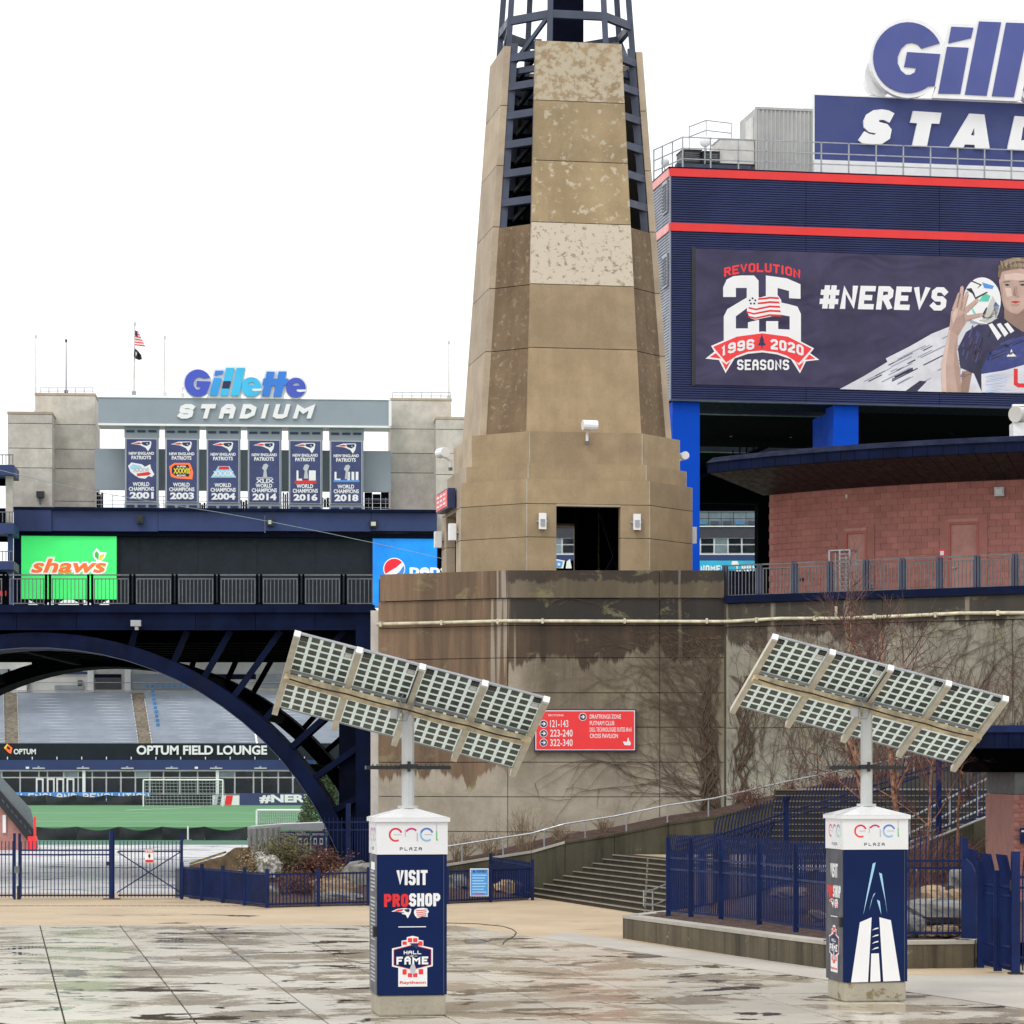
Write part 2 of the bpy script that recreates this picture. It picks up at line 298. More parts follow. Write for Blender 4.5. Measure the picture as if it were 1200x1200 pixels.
class MB:
    def __init__(s): s.v = []; s.f = []; s.mi = []; s.cur = 0
    def add(s, vs, fs):
        n = len(s.v); s.v += [Vector(p) for p in vs]; s.f += [tuple(i+n for i in f) for f in fs]; s.mi += [s.cur]*len(fs)
    def hexa(s, p):   # p: 8 points, bottom 4 ccw then top 4
        s.add(p, [(3,2,1,0), (4,5,6,7), (0,1,5,4), (1,2,6,5), (2,3,7,6), (3,0,4,7)])
    def box(s, x0, x1, y0, y1, z0, z1, M=None):
        p = [(x0,y0,z0),(x1,y0,z0),(x1,y1,z0),(x0,y1,z0),(x0,y0,z1),(x1,y0,z1),(x1,y1,z1),(x0,y1,z1)]
        if M is not None: p = [M @ Vector(q) for q in p]
        s.hexa(p); return s
    def bar(s, a, b, w, h=None, up=(0,0,1)):  # rectangular bar from a to b
        a = Vector(a); b = Vector(b); h = h or w; d = (b-a).normalized(); up = Vector(up)
        if abs(d.dot(up)) > 0.98: up = Vector((0, 1, 0))
        sx = d.cross(up).normalized()*w/2; sy = sx.normalized().cross(d).normalized()*h/2
        s.hexa([a-sx-sy, a+sx-sy, a+sx+sy, a-sx+sy, b-sx-sy, b+sx-sy, b+sx+sy, b-sx+sy]); return s
    def tube(s, pts, r, n=6, r1=None, cap=True):
        pts = [Vector(p) for p in pts]; k = len(pts); base = len(s.v); prev = None
        for i, p in enumerate(pts):
            d = (pts[min(i+1, k-1)] - pts[max(i-1, 0)]).normalized()
            if prev is None:
                a = Vector((0,0,1)) if abs(d.z) < 0.9 else Vector((1,0,0))
                u = d.cross(a).normalized()
            else: u = (prev - d*prev.dot(d)).normalized()
            prev = u; v2 = d.cross(u)
            rr = r if r1 is None else r + (r1-r)*i/(k-1)
            for j in range(n):
                t = 2*math.pi*j/n; s.v.append(p + (u*math.cos(t) + v2*math.sin(t))*rr)
        for i in range(k-1):
            for j in range(n):
                a = base+i*n+j; b = base+i*n+(j+1) % n
                s.f.append((a, b, b+n, a+n)); s.mi.append(s.cur)
        if cap:
            s.f.append(tuple(base+j for j in range(n))[::-1]); s.f.append(tuple(base+(k-1)*n+j for j in range(n))); s.mi += [s.cur]*2
        return s
    def build(s, name, mats, parent=None, smooth=False, label=None, kind=None):
        if not isinstance(mats, (list, tuple)): mats = [mats]
        lo = [min(p[i] for p in s.v) for i in range(3)]; hi = [max(p[i] for p in s.v) for i in range(3)]
        c = Vector(((lo[0]+hi[0])/2, (lo[1]+hi[1])/2, lo[2]))
        me = bpy.data.meshes.new(name); me.from_pydata([p-c for p in s.v], [], s.f)
        for m in mats: me.materials.append(m)
        if len(mats) > 1: me.polygons.foreach_set('material_index', s.mi)
        if smooth: me.polygons.foreach_set('use_smooth', [True]*len(s.f))
        me.update()
        o = bpy.data.objects.new(name, me); link(o, parent)
        o.location = c - (wloc(parent) if parent else Vector())
        if label: o['label'] = label
        if kind: o['kind'] = kind
        return o

def inst(name, me, loc, parent=None, rotz=0, scale=None):
    o = bpy.data.objects.new(name, me); link(o, parent)
    o.location = Vector(loc) - (wloc(parent) if parent else Vector()); o.rotation_euler = (0, 0, rotz)
    if scale: o.scale = scale
    return o
def unit_mesh(name, fn, mats):
    mb = MB(); fn(mb); me = bpy.data.meshes.new(name); me.from_pydata(mb.v, [], mb.f)
    for m in (mats if isinstance(mats, (list, tuple)) else [mats]): me.materials.append(m)
    if isinstance(mats, (list, tuple)) and len(mats) > 1: me.polygons.foreach_set('material_index', mb.mi)
    return me
def dup_tree(root, loc, rotz=None, label=None):
    r = root.copy(); C.objects.link(r); r.location = loc
    if rotz is not None: r.rotation_euler = (0, 0, rotz)
    if label: r['label'] = label
    for ch in list(root.children):
        c = ch.copy(); C.objects.link(c); c.parent = r
        for g in list(ch.children):
            d = g.copy(); C.objects.link(d); d.parent = c
    return r

def P(px, py, Y): return Vector(((px-600)/FPX*Y, Y, EYE-(py-HZ)/FPX*Y))
def gY(py, z=0): return (EYE-z)*FPX/(py-HZ)          # distance at which height z shows at row py
def zat(py, Y): return EYE+(HZ-py)/FPX*Y

class Fr:
    """a local frame: x to the right along a face, y into depth, z up"""
    def __init__(s, x, y, deg=0, z=0):
        s.o = Vector((x, y, z)); s.a = R(deg); s.M = Matrix.Translation(s.o) @ Matrix.Rotation(s.a, 4, 'Z'); s.I = s.M.inverted()
    def w(s, x, y, z): return s.M @ Vector((x, y, z))
    def hit(s, px, py, y=0.0):
        c = s.I @ Vector((0, 0, EYE)); d = s.I.to_3x3() @ Vector(((px-600)/FPX, 1, (HZ-py)/FPX))
        t = (y-c.y)/d.y; p = c+d*t
        return p.x, p.z
    def u(s, px, y=0.0): return s.hit(px, HZ, y)[0]
    def wh(s, px, py, y=0.0):
        a, b = s.hit(px, py, y); return s.w(a, y, b)

# flat print and cut letters: outlines lie in the plane y = off of a frame
def loops_mesh(fr, loops, off, name, m, parent, depth=0.0, mb=None):
    own = mb is None
    if own: mb = MB()
    L = [[Vector((a, b, 0)) for a, b in l] for l in loops]
    tris = tessellate_polygon(L); flat = [p for l in L for p in l]
    mb.add([fr.w(p.x, off, p.y) for p in flat], [tuple(t) for t in tris])
    if depth:
        n = len(flat); mb.add([fr.w(p.x, off+depth, p.y) for p in flat], [tuple(t)[::-1] for t in tris])
        base = len(mb.v)-2*n; k = 0
        for l in L:
            c = len(l)
            for i in range(c):
                a = base+k+i; b = base+k+(i+1) % c; mb.f.append((a, b, b+n, a+n)); mb.mi.append(mb.cur)
            k += c
    if own: return mb.build(name, m, parent)
def poly_px(fr, loops, off, name, m, parent, depth=0.0, mb=None):
    if not isinstance(loops[0][0], (tuple, list)): loops = [loops]
    return loops_mesh(fr, [[fr.hit(x, y, off) for x, y in l] for l in loops], off, name, m, parent, depth, mb)
def rect(x0, y0, x1, y1): return [(x0, y0), (x1, y0), (x1, y1), (x0, y1)]
def ell(cx, cy, rx, ry, n=28, a0=0, a1=360):
    full = a1-a0 >= 360
    return [(cx+rx*math.cos(R(a0+(a1-a0)*i/(n if full else n-1))), cy-ry*math.sin(R(a0+(a1-a0)*i/(n if full else n-1)))) for i in range(n)]
def arc_band(cx, cy, r0, r1, a0, a1, n=16, sy=1):
    return ell(cx, cy, r1, r1*sy, n, a0, a1) + ell(cx, cy, r0, r0*sy, n, a0, a1)[::-1]
def zz(x0, y0, s, pts):
    return [(x0+a/s, y0+b/s) for a, b in pts]

FONT = {
'A':"00 06 18 38 46 40|04 44",'B':"00 08 38 47 45 34 04|34 43 41 30 00",'C':"46 47 38 18 07 01 10 30 41 42",'D':"00 08 28 46 42 20 00",
'E':"48 08 00 40|04 34",'F':"48 08 00|04 34",'G':"46 47 38 18 07 01 10 30 41 44 24",'H':"00 08|40 48|04 44",'I':"20 28",'J':"01 10 30 41 48",
'K':"00 08|48 04 40",'L':"08 00 40",'M':"00 08 24 48 40",'N':"00 08 40 48",'O':"10 30 41 47 38 18 07 01 10",'P':"00 08 38 47 45 34 04",
'Q':"10 30 41 47 38 18 07 01 10|22 40",'R':"00 08 38 47 45 34 04|24 40",'S':"47 38 18 07 05 14 34 43 41 30 10 01",'T':"08 48|28 20",
'U':"08 01 10 30 41 48",'V':"08 20 48",'W':"08 10 25 30 48",'X':"00 48|08 40",'Y':"08 24 48|24 20",'Z':"08 48 00 40",
'0':"10 30 41 47 38 18 07 01 10",'1':"17 28 20",'2':"07 18 38 47 45 01 00 40",'3':"07 18 38 47 45 34 14|34 43 41 30 10 01",'4':"30 38 02 42",
'5':"48 08 05 34 43 41 30 10 01",'6':"47 38 18 07 01 10 30 41 43 34 04",'7':"08 48 10",'8':"14 34 45 47 38 18 07 05 14 03 01 10 30 41 43 34",
'9':"01 10 30 41 47 38 18 07 05 14 44",'#':"10 18|30 38|02 42|06 46",'-':"04 44","'":"28 26",'.':"20 21",'/':"00 48",'|':"20 28",'&':"40 07 18 27 01 10 30 43"}
WID = {'I': 0.42, 'M': 1.25, 'W': 1.35, '1': 0.7, "'": 0.4, '.': 0.4, ' ': 0.6, '-': 0.7, '#': 1.2}
def strip(pts, hw):
    closed = pts[0] == pts[-1] and len(pts) > 2
    if closed: pts = pts[:-1]
    n = len(pts); L = []; Rr = []
    for i in range(n):
        p = Vector(pts[i]); a = Vector(pts[i-1]) if (i or closed) else None; b = Vector(pts[(i+1) % n]) if (i < n-1 or closed) else None
        d1 = (p-a).normalized() if a is not None else None; d2 = (b-p).normalized() if b is not None else None
        if d1 is None: d1 = d2
        if d2 is None: d2 = d1
        n1 = Vector((-d1.y, d1.x)); n2 = Vector((-d2.y, d2.x)); m = n1+n2
        m = n1 if m.length < 0.2 else m.normalized()
        k = hw/max(0.45, m.dot(n1))
        L.append(p+m*k); Rr.append(p-m*k)
    return L, Rr, closed
def text_px(fr, s, box, off, name, m, parent, weight=0.24, shear=0.0, gap=0.22, warp=None, depth=0.0, mb=None):
    """block lettering fitted to a box of photo rows and columns, laid on the plane y = off"""
    x0, y0, x1, y1 = box; s = s.upper()
    ws = [WID.get(c, 1.0) for c in s]; tot = sum(ws)+gap*(len(s)-1); H = abs(y1-y0); sx = (x1-x0-abs(shear)*H)/tot
    own = mb is None
    if own: mb = MB()
    x = x0; hw = weight*min(H*0.62, sx)*0.5*1.15; stp_ = 0.0006 if off > -0.02 and fr.__class__ is not Fr else 0.0016
    for c, wd in zip(s, ws):
        lay = 0
        for st in FONT.get(c, '').split('|'):
            if not st: continue
            g = [(int(a)/4, int(b)/8) for a, b in st.split()]
            cw = wd*sx
            pts = [(x+hw+(cw-2*hw)*a, y1-hw-(H-2*hw)*b) for a, b in g]
            if c in 'I|1' and len(set(a for a, _ in g)) == 1: pts = [(x+cw/2, q) for _, q in pts]
            ext = []
            if pts[0] != pts[-1]:    # square ends
                p0, p1 = Vector(pts[0]), Vector(pts[1]); q = p0+(p0-p1).normalized()*hw*0.98; pts[0] = (q.x, q.y)
                p0, p1 = Vector(pts[-1]), Vector(pts[-2]); q = p0+(p0-p1).normalized()*hw*0.98; pts[-1] = (q.x, q.y)
            L, Rr, closed = strip(pts, hw); k = len(L); o2 = off
            def conv(p):
                px, py = p.x+shear*(y1-p.y), min(max(p.y, y0), y1)
                if warp: px, py = warp(px, py)
                a, b = fr.hit(px, py, o2); return a, b
            A = [conv(p) for p in L]; B = [conv(p) for p in Rr]
            for i in range(k if closed else k-1):
                j = (i+1) % k
                q = [A[i], A[j], B[j], B[i]]; o2 = off-stp_*lay; lay += 1
                vs = [fr.w(a, o2, b) for a, b in q]
                if depth:
                    vs += [fr.w(a, o2+depth, b) for a, b in q]; mb.hexa(vs)
                else: mb.add(vs, [(0, 1, 2, 3)])
        x += (wd+gap)*sx
    if own: return mb.build(name, m, parent)
def ftext_px(fr, s, box, off, name, m, parent, bold=0.02, shear=0.0, depth=0.0, spacing=1.0):
    """lettering from Blender's built-in font, converted to a mesh"""
    cu = bpy.data.curves.new('t', 'FONT'); cu.body = s; cu.offset = bold; cu.shear = shear; cu.resolution_u = 3; cu.space_character = spacing
    to = bpy.data.objects.new('t', cu); C.objects.link(to); bpy.context.view_layer.update()
    me = to.to_mesh(); vs = [v.co.copy() for v in me.vertices]; fs = [tuple(p.vertices) for p in me.polygons]
    bpy.data.objects.remove(to); bpy.data.curves.remove(cu)
    ax, bx = min(v.x for v in vs), max(v.x for v in vs); ay, by = min(v.y for v in vs), max(v.y for v in vs)
    x0, y0, x1, y1 = box; mb = MB(); out = []
    for v in vs:
        a, b = fr.hit(x0+(v.x-ax)/(bx-ax)*(x1-x0), y1-(v.y-ay)/(by-ay)*(y1-y0), off); out.append(fr.w(a, off, b))
    mb.add(out, fs); return mb.build(name, m, parent)

# ================================================================== THE SETTING
def sheet(name, pts, z, m, thick=0.0, kind='structure'):
    mb = MB(); L = [Vector((x, y, 0)) for x, y in pts]; tr = tessellate_polygon([L])
    mb.add([(x, y, z) for x, y in pts], [tuple(t) if (L[t[1]]-L[t[0]]).cross(L[t[2]]-L[t[0]]).z > 0 else tuple(t)[::-1] for t in tr])
    if thick:
        n = len(pts); mb.add([(x, y, z-thick) for x, y in pts]+[(x, y, z) for x, y in pts], [(i, (i+1) % n, (i+1) % n+n, i+n) for i in range(n)])
    return tag(mb.build(name, m), kind=kind)
sheet('ground', [(-900, -20), (900, -20), (900, 1800), (-900, 1800)], -0.09, m_ground)
L2 = lambda Y: 0.1+(67-Y)*0.38
YB = 71.0
slabset = sheet('plaza_paving', [(-60, 12), (L2(12), 12), (L2(YB), YB), (-60, YB)], -0.035, m_joint)
sheet('aggregate_paving', [(-60, YB+0.01), (L2(YB)+0.01, YB+0.01), (L2(12)+0.01, 12), (60, 12), (60, 90), (-60, 90)], 0.0, m_aggr)
sheet('grey_aggregate_strip', [(L2(66)+0.02, 66), (1.3, 68.0), (4.0, 60.4), (7.2, 53.5), (14, 53.5), (14, 45), (L2(45)+0.02, 45)], 0.004, m_gstrip)
sheet('concourse_paving', [(-90, 90), (-4, 90), (-4, 166), (-90, 166)], 0.0, m_conc_far)
FG = Fr(-6.65, 43.2, 10)
def clip(poly, inside, inter):
    out = []
    for i in range(len(poly)):
        a, b = poly[i-1], poly[i]
        if inside(b):
            if not inside(a): out.append(inter(a, b))
            out.append(b)
        elif inside(a): out.append(inter(a, b))
    return out
def half(nx, ny, c):
    f = lambda p: nx*p[0]+ny*p[1]-c
    return (lambda p: f(p) <= 0), (lambda a, b: tuple(a[i]+(b[i]-a[i])*f(a)/(f(a)-f(b)) for i in range(2)))
h1 = half(0, 1, YB); nn = (1, 0.38); h2 = half(1, 0.38, 0.1+67*0.38)
GAP = 0.015
for i in range(-7, 13):
    for j in range(-1, 9):
        w0, dd = 1.93, 3.9
        q = [(i*w0+GAP, j*dd+GAP), ((i+1)*w0-GAP, j*dd+GAP), ((i+1)*w0-GAP, (j+1)*dd-GAP), (i*w0+GAP, (j+1)*dd-GAP)]
        q = [tuple(FG.w(a, b, 0)[:2]) for a, b in q]
        q = clip(clip(q, *h1), *h2)
        if len(q) < 3: continue
        cx = sum(p[0] for p in q)/len(q); cy = sum(p[1] for p in q)/len(q)
        if abs(cx) > cy*0.19+2.2 or cy < 38.5: continue
        mb = MB(); n = len(q); zt = random.uniform(-0.003, 0.003)
        mb.add([(x, y, zt) for x, y in q]+[(x, y, -0.034) for x, y in q], [tuple(range(n))]+[(k, (k+n), (k+1) % n+n, (k+1) % n) for k in range(n)])
        mb.build('paving_slab', m_slab, slabset)
# curved saw joint in the aggregate, drain slot and manhole covers
mb = MB(); pts = []
for px, py in ((523, 1082), (560, 1083), (590, 1086), (601, 1089.5), (605, 1093), (603, 1097), (597, 1100.5), (591, 1104), (589, 1107)):
    pts.append(P(px, py, gY(py))+Vector((0, 0, 0.003)))
mb.tube(pts, 0.016, 4); tag(mb.build('paving_joint', m_joint), kind='structure')
def manhole(px, py, r, label):
    c = P(px, py, gY(py)); t = thing('manhole_cover', label, 'manhole cover', c+Vector((0, 0, 0.004)), 'manhole covers in the plaza')
    mb = MB(); mb.tube([c+Vector((0, 0, 0.005)), c+Vector((0, 0, 0.012))], r, 24); mb.build('frame', m_iron, t)
    mb = MB()
    for k in range(-3, 4): mb.box(c.x-r*0.8*math.cos(k*0.35), c.x+r*0.8*math.cos(k*0.35), c.y+k*r*0.24-0.02, c.y+k*r*0.24+0.02, 0.012, 0.018)
    mb.build('tread_bars', m_galvd, t)
manhole(755, 1121, 0.36, 'round rusty manhole cover in grey paving by planter wall')
# slot drain in front of the gates
t = thing('trench_drain', 'narrow dotted trench drain crossing the beige paving before the gates', 'drain', (-10, 80, 0.0))
u = unit_mesh('drain_grate', lambda b: b.box(-0.09, 0.09, -0.09, 0.09, 0.003, 0.009), m_galvd)
for k in range(52): inst('drain_grate', u, (-14.6+k*0.22, 81.4, 0.0), t)

# ------------------------------------------------------------------ retaining walls of the terrace
FW = Fr(-0.135, 92, 0); FLW = Fr(-4.34, 94, math.degrees(math.atan2(-2, 4.205))); FRW = Fr(6.74, 92, -30.1)
ZJ = [0.0, 0.75, 1.86, 2.97, 4.07, 5.18, 6.27, 7.38, 8.4, 9.27]
def wall_panels(fr, xs, zs, root, m, t=0.3, g=0.011, y0=0.0, names='concrete_panel'):
    for a, b in zip(xs[:-1], xs[1:]):
        for z0, z1 in zip(zs[:-1], zs[1:]):
            mb = MB(); mb.box(a+g, b-g, y0, y0+t, z0+g, z1-g, fr.M); mb.build(names, m, root)
t = thing('retaining_wall', 'tall brown-stained concrete panel wall under the lighthouse tower', 'wall', FW.w(3.4, 0, 0))
wall_panels(FW, [0.0, 4.82, 6.87], ZJ, t, m_wall)
wall_panels(FLW, [0.0, 4.65], ZJ, t, m_wall)
wall_panels(FW, [-0.04, 4.8, 6.87], [9.27, 10.16], t, m_wall, 0.42, 0.012, -0.07)
wall_panels(FLW, [0.1, 4.65], [9.27, 10.16], t, m_wall, 0.42, 0.012, -0.07)
mb = MB(); mb.box(0, 6.86, 0.28, 0.7, 0, 9.25, FW.M); mb.box(0.02, 4.6, 0.28, 0.7, 0, 9.25, FLW.M); mb.build('backing', m_joint, t)
mb = MB(); mb.box(-0.3, 0.0, 0.05, 0.4, 0, 9.0, FLW.M); mb.build('end_pilaster', m_farc, t)
mb = MB(); mb.box(6.86, 7.05, 0.0, 0.5, 0, 9.25, FW.M); mb.build('corner_filler', m_rampc, t)
tr = thing('retaining_wall', 'vine-covered grey concrete wall under the curved brick pavilion', 'wall', FRW.w(6, 0, 0))
wall_panels(FRW, [0.05, 3.2, 6.4, 9.6, 12.8, 16], [0, 2.9, 5.15, 8.35], tr, m_wallr)
wall_panels(FRW, [0.05, 5.4, 10.8, 16], [8.35, 9.08], tr, m_wallr, 0.35, 0.01, -0.05)
mb = MB(); mb.box(0.05, 16, 0.28, 0.7, 0, 9.05, FRW.M); mb.build('backing', m_joint, tr)
sheet('terrace_floor', [tuple(FLW.w(0.1, 0.45, 0)[:2]), tuple(FLW.w(4.6, 0.45, 0)[:2]), tuple(FW.w(6.8, 0.45, 0)[:2]), tuple(FRW.w(16, 0.45, 0)[:2]), (30, 126), (-4.5, 126)], 9.15, m_aisle, 0.3)

# cream pipe along both walls
t = thing('wall_pipe', 'long cream-painted pipe strapped along the terrace wall', 'pipe', FW.w(0, -0.2, 8.54))
mb = MB(); zp = 8.54
mb.tube([FLW.w(0.02, -0.14, zp), FLW.w(4.6, -0.16, zp), FW.w(0.2, -0.16, zp), FW.w(6.75, -0.14, zp-0.02), FRW.w(0.3, -0.14, zp-0.02)]+[FRW.w(x, -0.14, zp+0.03*math.sin(x)) for x in (2, 4, 6, 8, 10, 12, 15)], 0.055, 8)
mb.tube([FRW.w(3.9, -0.14, zp), FRW.w(3.9, -0.14, zp+0.35)], 0.05, 6)
mb.build('pipe_run', m_cream, t, True)
def strapb(fr, x): 
    mb = MB(); mb.box(x-0.035, x+0.035, -0.22, 0.0, zp-0.08, zp+0.08, fr.M); mb.build('pipe_strap', m_cream, t)
for x in (0.2, 2.4, 4.4): strapb(FLW, x)
for x in (1.1, 3.7, 6.3): strapb(FW, x)
for x in (1.2, 3.2, 5.2, 7.2, 9.2): strapb(FRW, x)

# ------------------------------------------------------------------ climbing vines on the walls
def vine_path(fr, x, z, ang, length, r, mb, depth=0, zmax=9.0, curl=0.0, xmin=-0.1, xmax=99):
    pts = []; st = 0.16; n = int(length/st); yy = -0.03
    for i in range(n):
        pts.append(fr.w(x, yy - 0.02*random.random(), z))
        ang += random.gauss(0, 0.16)+curl*st
        x += math.cos(ang)*st; z += math.sin(ang)*st
        if z > zmax or z < 0.3 or x < xmin or x > xmax: break
        if depth < 2 and random.random() < 0.085:
            vine_path(fr, x, z, ang+random.choice((-1, 1))*random.uniform(0.35, 0.9), length*random.uniform(0.2, 0.55)*(1-i/n*0.5), r*0.6, mb, depth+1, zmax, 0, xmin, xmax)
    if len(pts) > 2: mb.tube(pts, r, 3, r*0.3, False)
t = thing('climbing_vine', 'leafless brown vine fanning leftward across the stained concrete wall', 'vine', FW.w(6.6, -0.05, 1.0))
mb = MB()
for k in range(13):
    pts = [FW.w(6.45+random.uniform(-0.35, 0.3)-0.02*i*random.random(), -0.06-0.05*random.random(), 1.6+0.5*i) for i in range(random.randint(7, 14))]
    mb.tube(pts, random.uniform(0.025, 0.05), 4, 0.015)
mb.build('stem', m_bark, t)
mb = MB()
for k in range(135):
    z = random.uniform(2.0, 8.0); vine_path(FW, 6.6+random.uniform(-0.4, 0.2), z, R(random.uniform(92, 172)), random.uniform(1.2, 7.0), random.uniform(0.007, 0.017), mb, 0, 8.3, random.uniform(-0.12, 0.18), -0.1, 6.85)
for k in range(22): vine_path(FW, random.uniform(0.4, 6.4), 9.3, R(random.choice((random.uniform(5, 30), random.uniform(150, 175)))), random.uniform(1, 2.6), 0.014, mb, 1, 9.9)
mb.build('branches', m_bark, t, kind='stuff')
t = thing('climbing_vine', 'dense upright leafless vine twigs covering the grey terrace wall', 'vine', FRW.w(5, -0.05, 1.0))
mb = MB()
for k in range(430):
    x = random.uniform(0.1, 15); vine_path(FRW, x, random.uniform(1.2, 5.5), R(random.gauss(90, 12)), random.uniform(2, 6.5), random.uniform(0.006, 0.014), mb, 1, 8.9, 0, 0.1)
for k in range(90): vine_path(FRW, random.uniform(0.3, 14), random.uniform(7.5, 8.8), R(random.choice((10, 170))+random.gauss(0, 25)), random.uniform(1, 3), 0.010, mb, 1, 9.0, 0, 0.1)
mb.build('branches', m_bark, t, kind='stuff')
mb = MB()
for k in range(9): mb.tube([FRW.w(random.uniform(0.2, 0.9)+0.06*i*random.random(), -0.06, 1.4+0.6*i) for i in range(10)], 0.03, 4, 0.015)
mb.build('stem', m_bark, t)

# ------------------------------------------------------------------ lighthouse tower
TC = (1.80, 97.84); TA = 10
tw = thing('lighthouse_tower', 'tall tapering tan concrete lighthouse tower with navy steel lantern frame', 'tower', (TC[0], TC[1], 9.2))
def tow(k, h): a = R(TA+45*k); return Fr(TC[0]+math.sin(a)*h, TC[1]-math.cos(a)*h, TA+45*k)
def tpanel(k, h, x0, x1, z0, z1, m, w, t=0.3, g=0.010, name='wall_panel'):
    f = tow(k, h); s = t*math.tan(R(22.5)); a = s if abs(x0+w/2) < 1e-3 else 0; b = s if abs(x1-w/2) < 1e-3 else 0
    mb = MB(); mb.hexa([f.w(x0+g, 0, z0+g), f.w(x1-g, 0, z0+g), f.w(x1-g-b, t, z0+g), f.w(x0+g+a, t, z0+g), f.w(x0+g, 0, z1-g), f.w(x1-g, 0, z1-g), f.w(x1-g-b, t, z1-g), f.w(x0+g+a, t, z1-g)])
    return mb.build(name, m, tw)
A0, HH = 4.06, 3.9
rows = [(9.2, 11.35, 0), (11.35, 12.43, 0), (12.43, 13.23, 0), (13.23, 13.77, 0.18), (13.77, 14.82, 0.39)]
lin = MB(); seal = MB()
for k in range(8):
    for z0, z1, ins in rows:
        a = A0-0.83*ins; h = HH-ins
        if k % 2 == 0: wd, hh = a, h
        else: wd, hh = (h-a/2)*math.sqrt(2), (h+a/2)/math.sqrt(2)
        m = m_tan if k in (0, 1, 7) else m_greyc
        if k % 2 == 0 and z1 < 12.5:
            tpanel(k, hh, -wd/2, -1.05, z0, z1, m, wd); tpanel(k, hh, 1.05, wd/2, z0, z1, m, wd)
        else: tpanel(k, hh, -wd/2, wd/2, z0, z1, m, wd)
        f = tow(k, hh); seal.box(wd/2-0.014, wd/2+0.014, -0.003, 0.12, z0+0.02, z1-0.02, f.M)
        if z0 < 9.3:
            q = wd/2-0.18
            if k % 2 == 0:
                lin.box(-q, -1.07, 0.305, 0.36, 9.2, 13.2, f.M); lin.box(1.07, q, 0.305, 0.36, 9.2, 13.2, f.M); lin.box(-1.07, 1.07, 0.305, 0.36, 12.45, 13.2, f.M)
                lb = MB(); lb.box(-1.06, 1.06, -0.015, 0.28, 12.36, 12.425, f.M); lb.build('lintel', m_greyc, tw)
            else: lin.box(-q, q, 0.305, 0.36, 9.2, 13.2, f.M)
lin.build('shade_lining', m_blackshade, tw); seal.build('joint_sealant', m_copec, tw)  # black liner added so the hollow tower base looks unlit inside
mb = MB(); f = Fr(TC[0], TC[1], TA); mb.box(-2.75, 2.75, -2.75, 2.75, 13.21, 13.3, f.M); mb.box(-2.6, 2.6, -2.6, 2.6, 14.7, 14.82, f.M); mb.build('ceiling', m_blackshade, tw)
mb = MB(); mb.bar(f.w(0.9, 1.2, 9.2), f.w(2.6, 1.2, 12.3), 0.12); mb.bar(f.w(2.6, 1.2, 9.2), f.w(1.4, 1.2, 12.8), 0.12); mb.box(0.55, 0.68, 1.1, 1.25, 9.2, 13.2, f.M); mb.build('inner_brace', m_navyd, tw)
ZS = [14.82, 17.6, 19.7, 21.75, 23.8, 25.8, 27.8]
def sw(z): return 3.80+(2.87-3.80)*(z-14.82)/12.98
def sD(z): return 3.23+(2.34-3.23)*(z-14.82)/12.98
FM = [m_tan, m_tan, m_pale, m_tanpat, m_tanpat, m_tanmot]
for k in range(4):
    f = Fr(TC[0], TC[1], TA+90*k)
    for i in range(6):
        z0, z1 = ZS[i]+0.012, ZS[i+1]-0.012
        pts = []
        for z in (z0, z1): pts += [f.w(-sw(z)/2, -sD(z), z), f.w(sw(z)/2, -sD(z), z), f.w(sw(z)/2, -sD(z)+0.22, z), f.w(-sw(z)/2, -sD(z)+0.22, z)]
        mb = MB(); mb.hexa(pts); mb.build('shaft_panel', FM[i] if k == 0 else m_greyc, tw)
    mb = MB()
    mb.hexa([f.w(-sw(15)/2+.1, -sD(15)+.2, 15), f.w(sw(15)/2-.1, -sD(15)+.2, 15), f.w(sw(15)/2-.1, -sD(15)+.26, 15), f.w(-sw(15)/2+.1, -sD(15)+.26, 15),
             f.w(-sw(27.5)/2+.1, -sD(27.5)+.2, 27.5), f.w(sw(27.5)/2-.1, -sD(27.5)+.2, 27.5), f.w(sw(27.5)/2-.1, -sD(27.5)+.26, 27.5), f.w(-sw(27.5)/2+.1, -sD(27.5)+.26, 27.5)])
    mb.build('shaft_backing', m_joint, tw)
    for i in range(3):   # recessed corner infill
        z0, z1 = ZS[i]+0.012, min(ZS[i+1], 21.72)-0.012; pts = []
        for z in (z0, z1):
            a = Vector((sw(z)/2+0.005, -(sD(z)-0.2))); b = Vector((sD(z)-0.2, -sw(z)/2-0.005)); n = Vector((-1, 1)).normalized()*0.18
            pts += [f.w(a.x, a.y, z), f.w(b.x, b.y, z), f.w(b.x+n.x, b.y+n.y, z), f.w(a.x+n.x, a.y+n.y, z)]
        mb = MB(); mb.hexa(pts); mb.build('corner_panel', m_brown, tw)
    for j in range(6):
        z = 22.55+0.97*j; ins = 0.28
        a = f.w(sw(z)/2-0.1, -(sD(z)-ins), z); b = f.w(sD(z)-ins, -(sw(z)/2-0.1), z)
        mb = MB(); mb.bar(a, b, 0.2, 0.24); mb.build('rung', m_slate, tw)
        mb = MB(); c2 = f.w(sw(z)/2-0.1, sD(z)-0.9, z); mb.bar(a, c2, 0.12, 0.14); mb.build('cross_tie', m_navyd, tw)
    for s in (-1, 1):
        mb = MB(); p = lambda z, q=0.0: f.w(s*(sw(z)/2-0.13-q), -(sD(z)-0.36), z)
        mb.bar(p(21.6), p(27.9), 0.24, 0.2); mb.build('steel_post', m_slate, tw)
lx = lambda z: (0.94-0.035*(z-28), 2.1-0.069*(z-28))
P8 = lambda z: [f0.w(x*lx(z)[a]*1.0, y*lx(z)[1-a], z) for x, y, a in ((-1, -1, 0), (1, -1, 0), (1, -1, 1), (1, 1, 1), (1, 1, 0), (-1, 1, 0), (-1, 1, 1), (-1, -1, 1))]
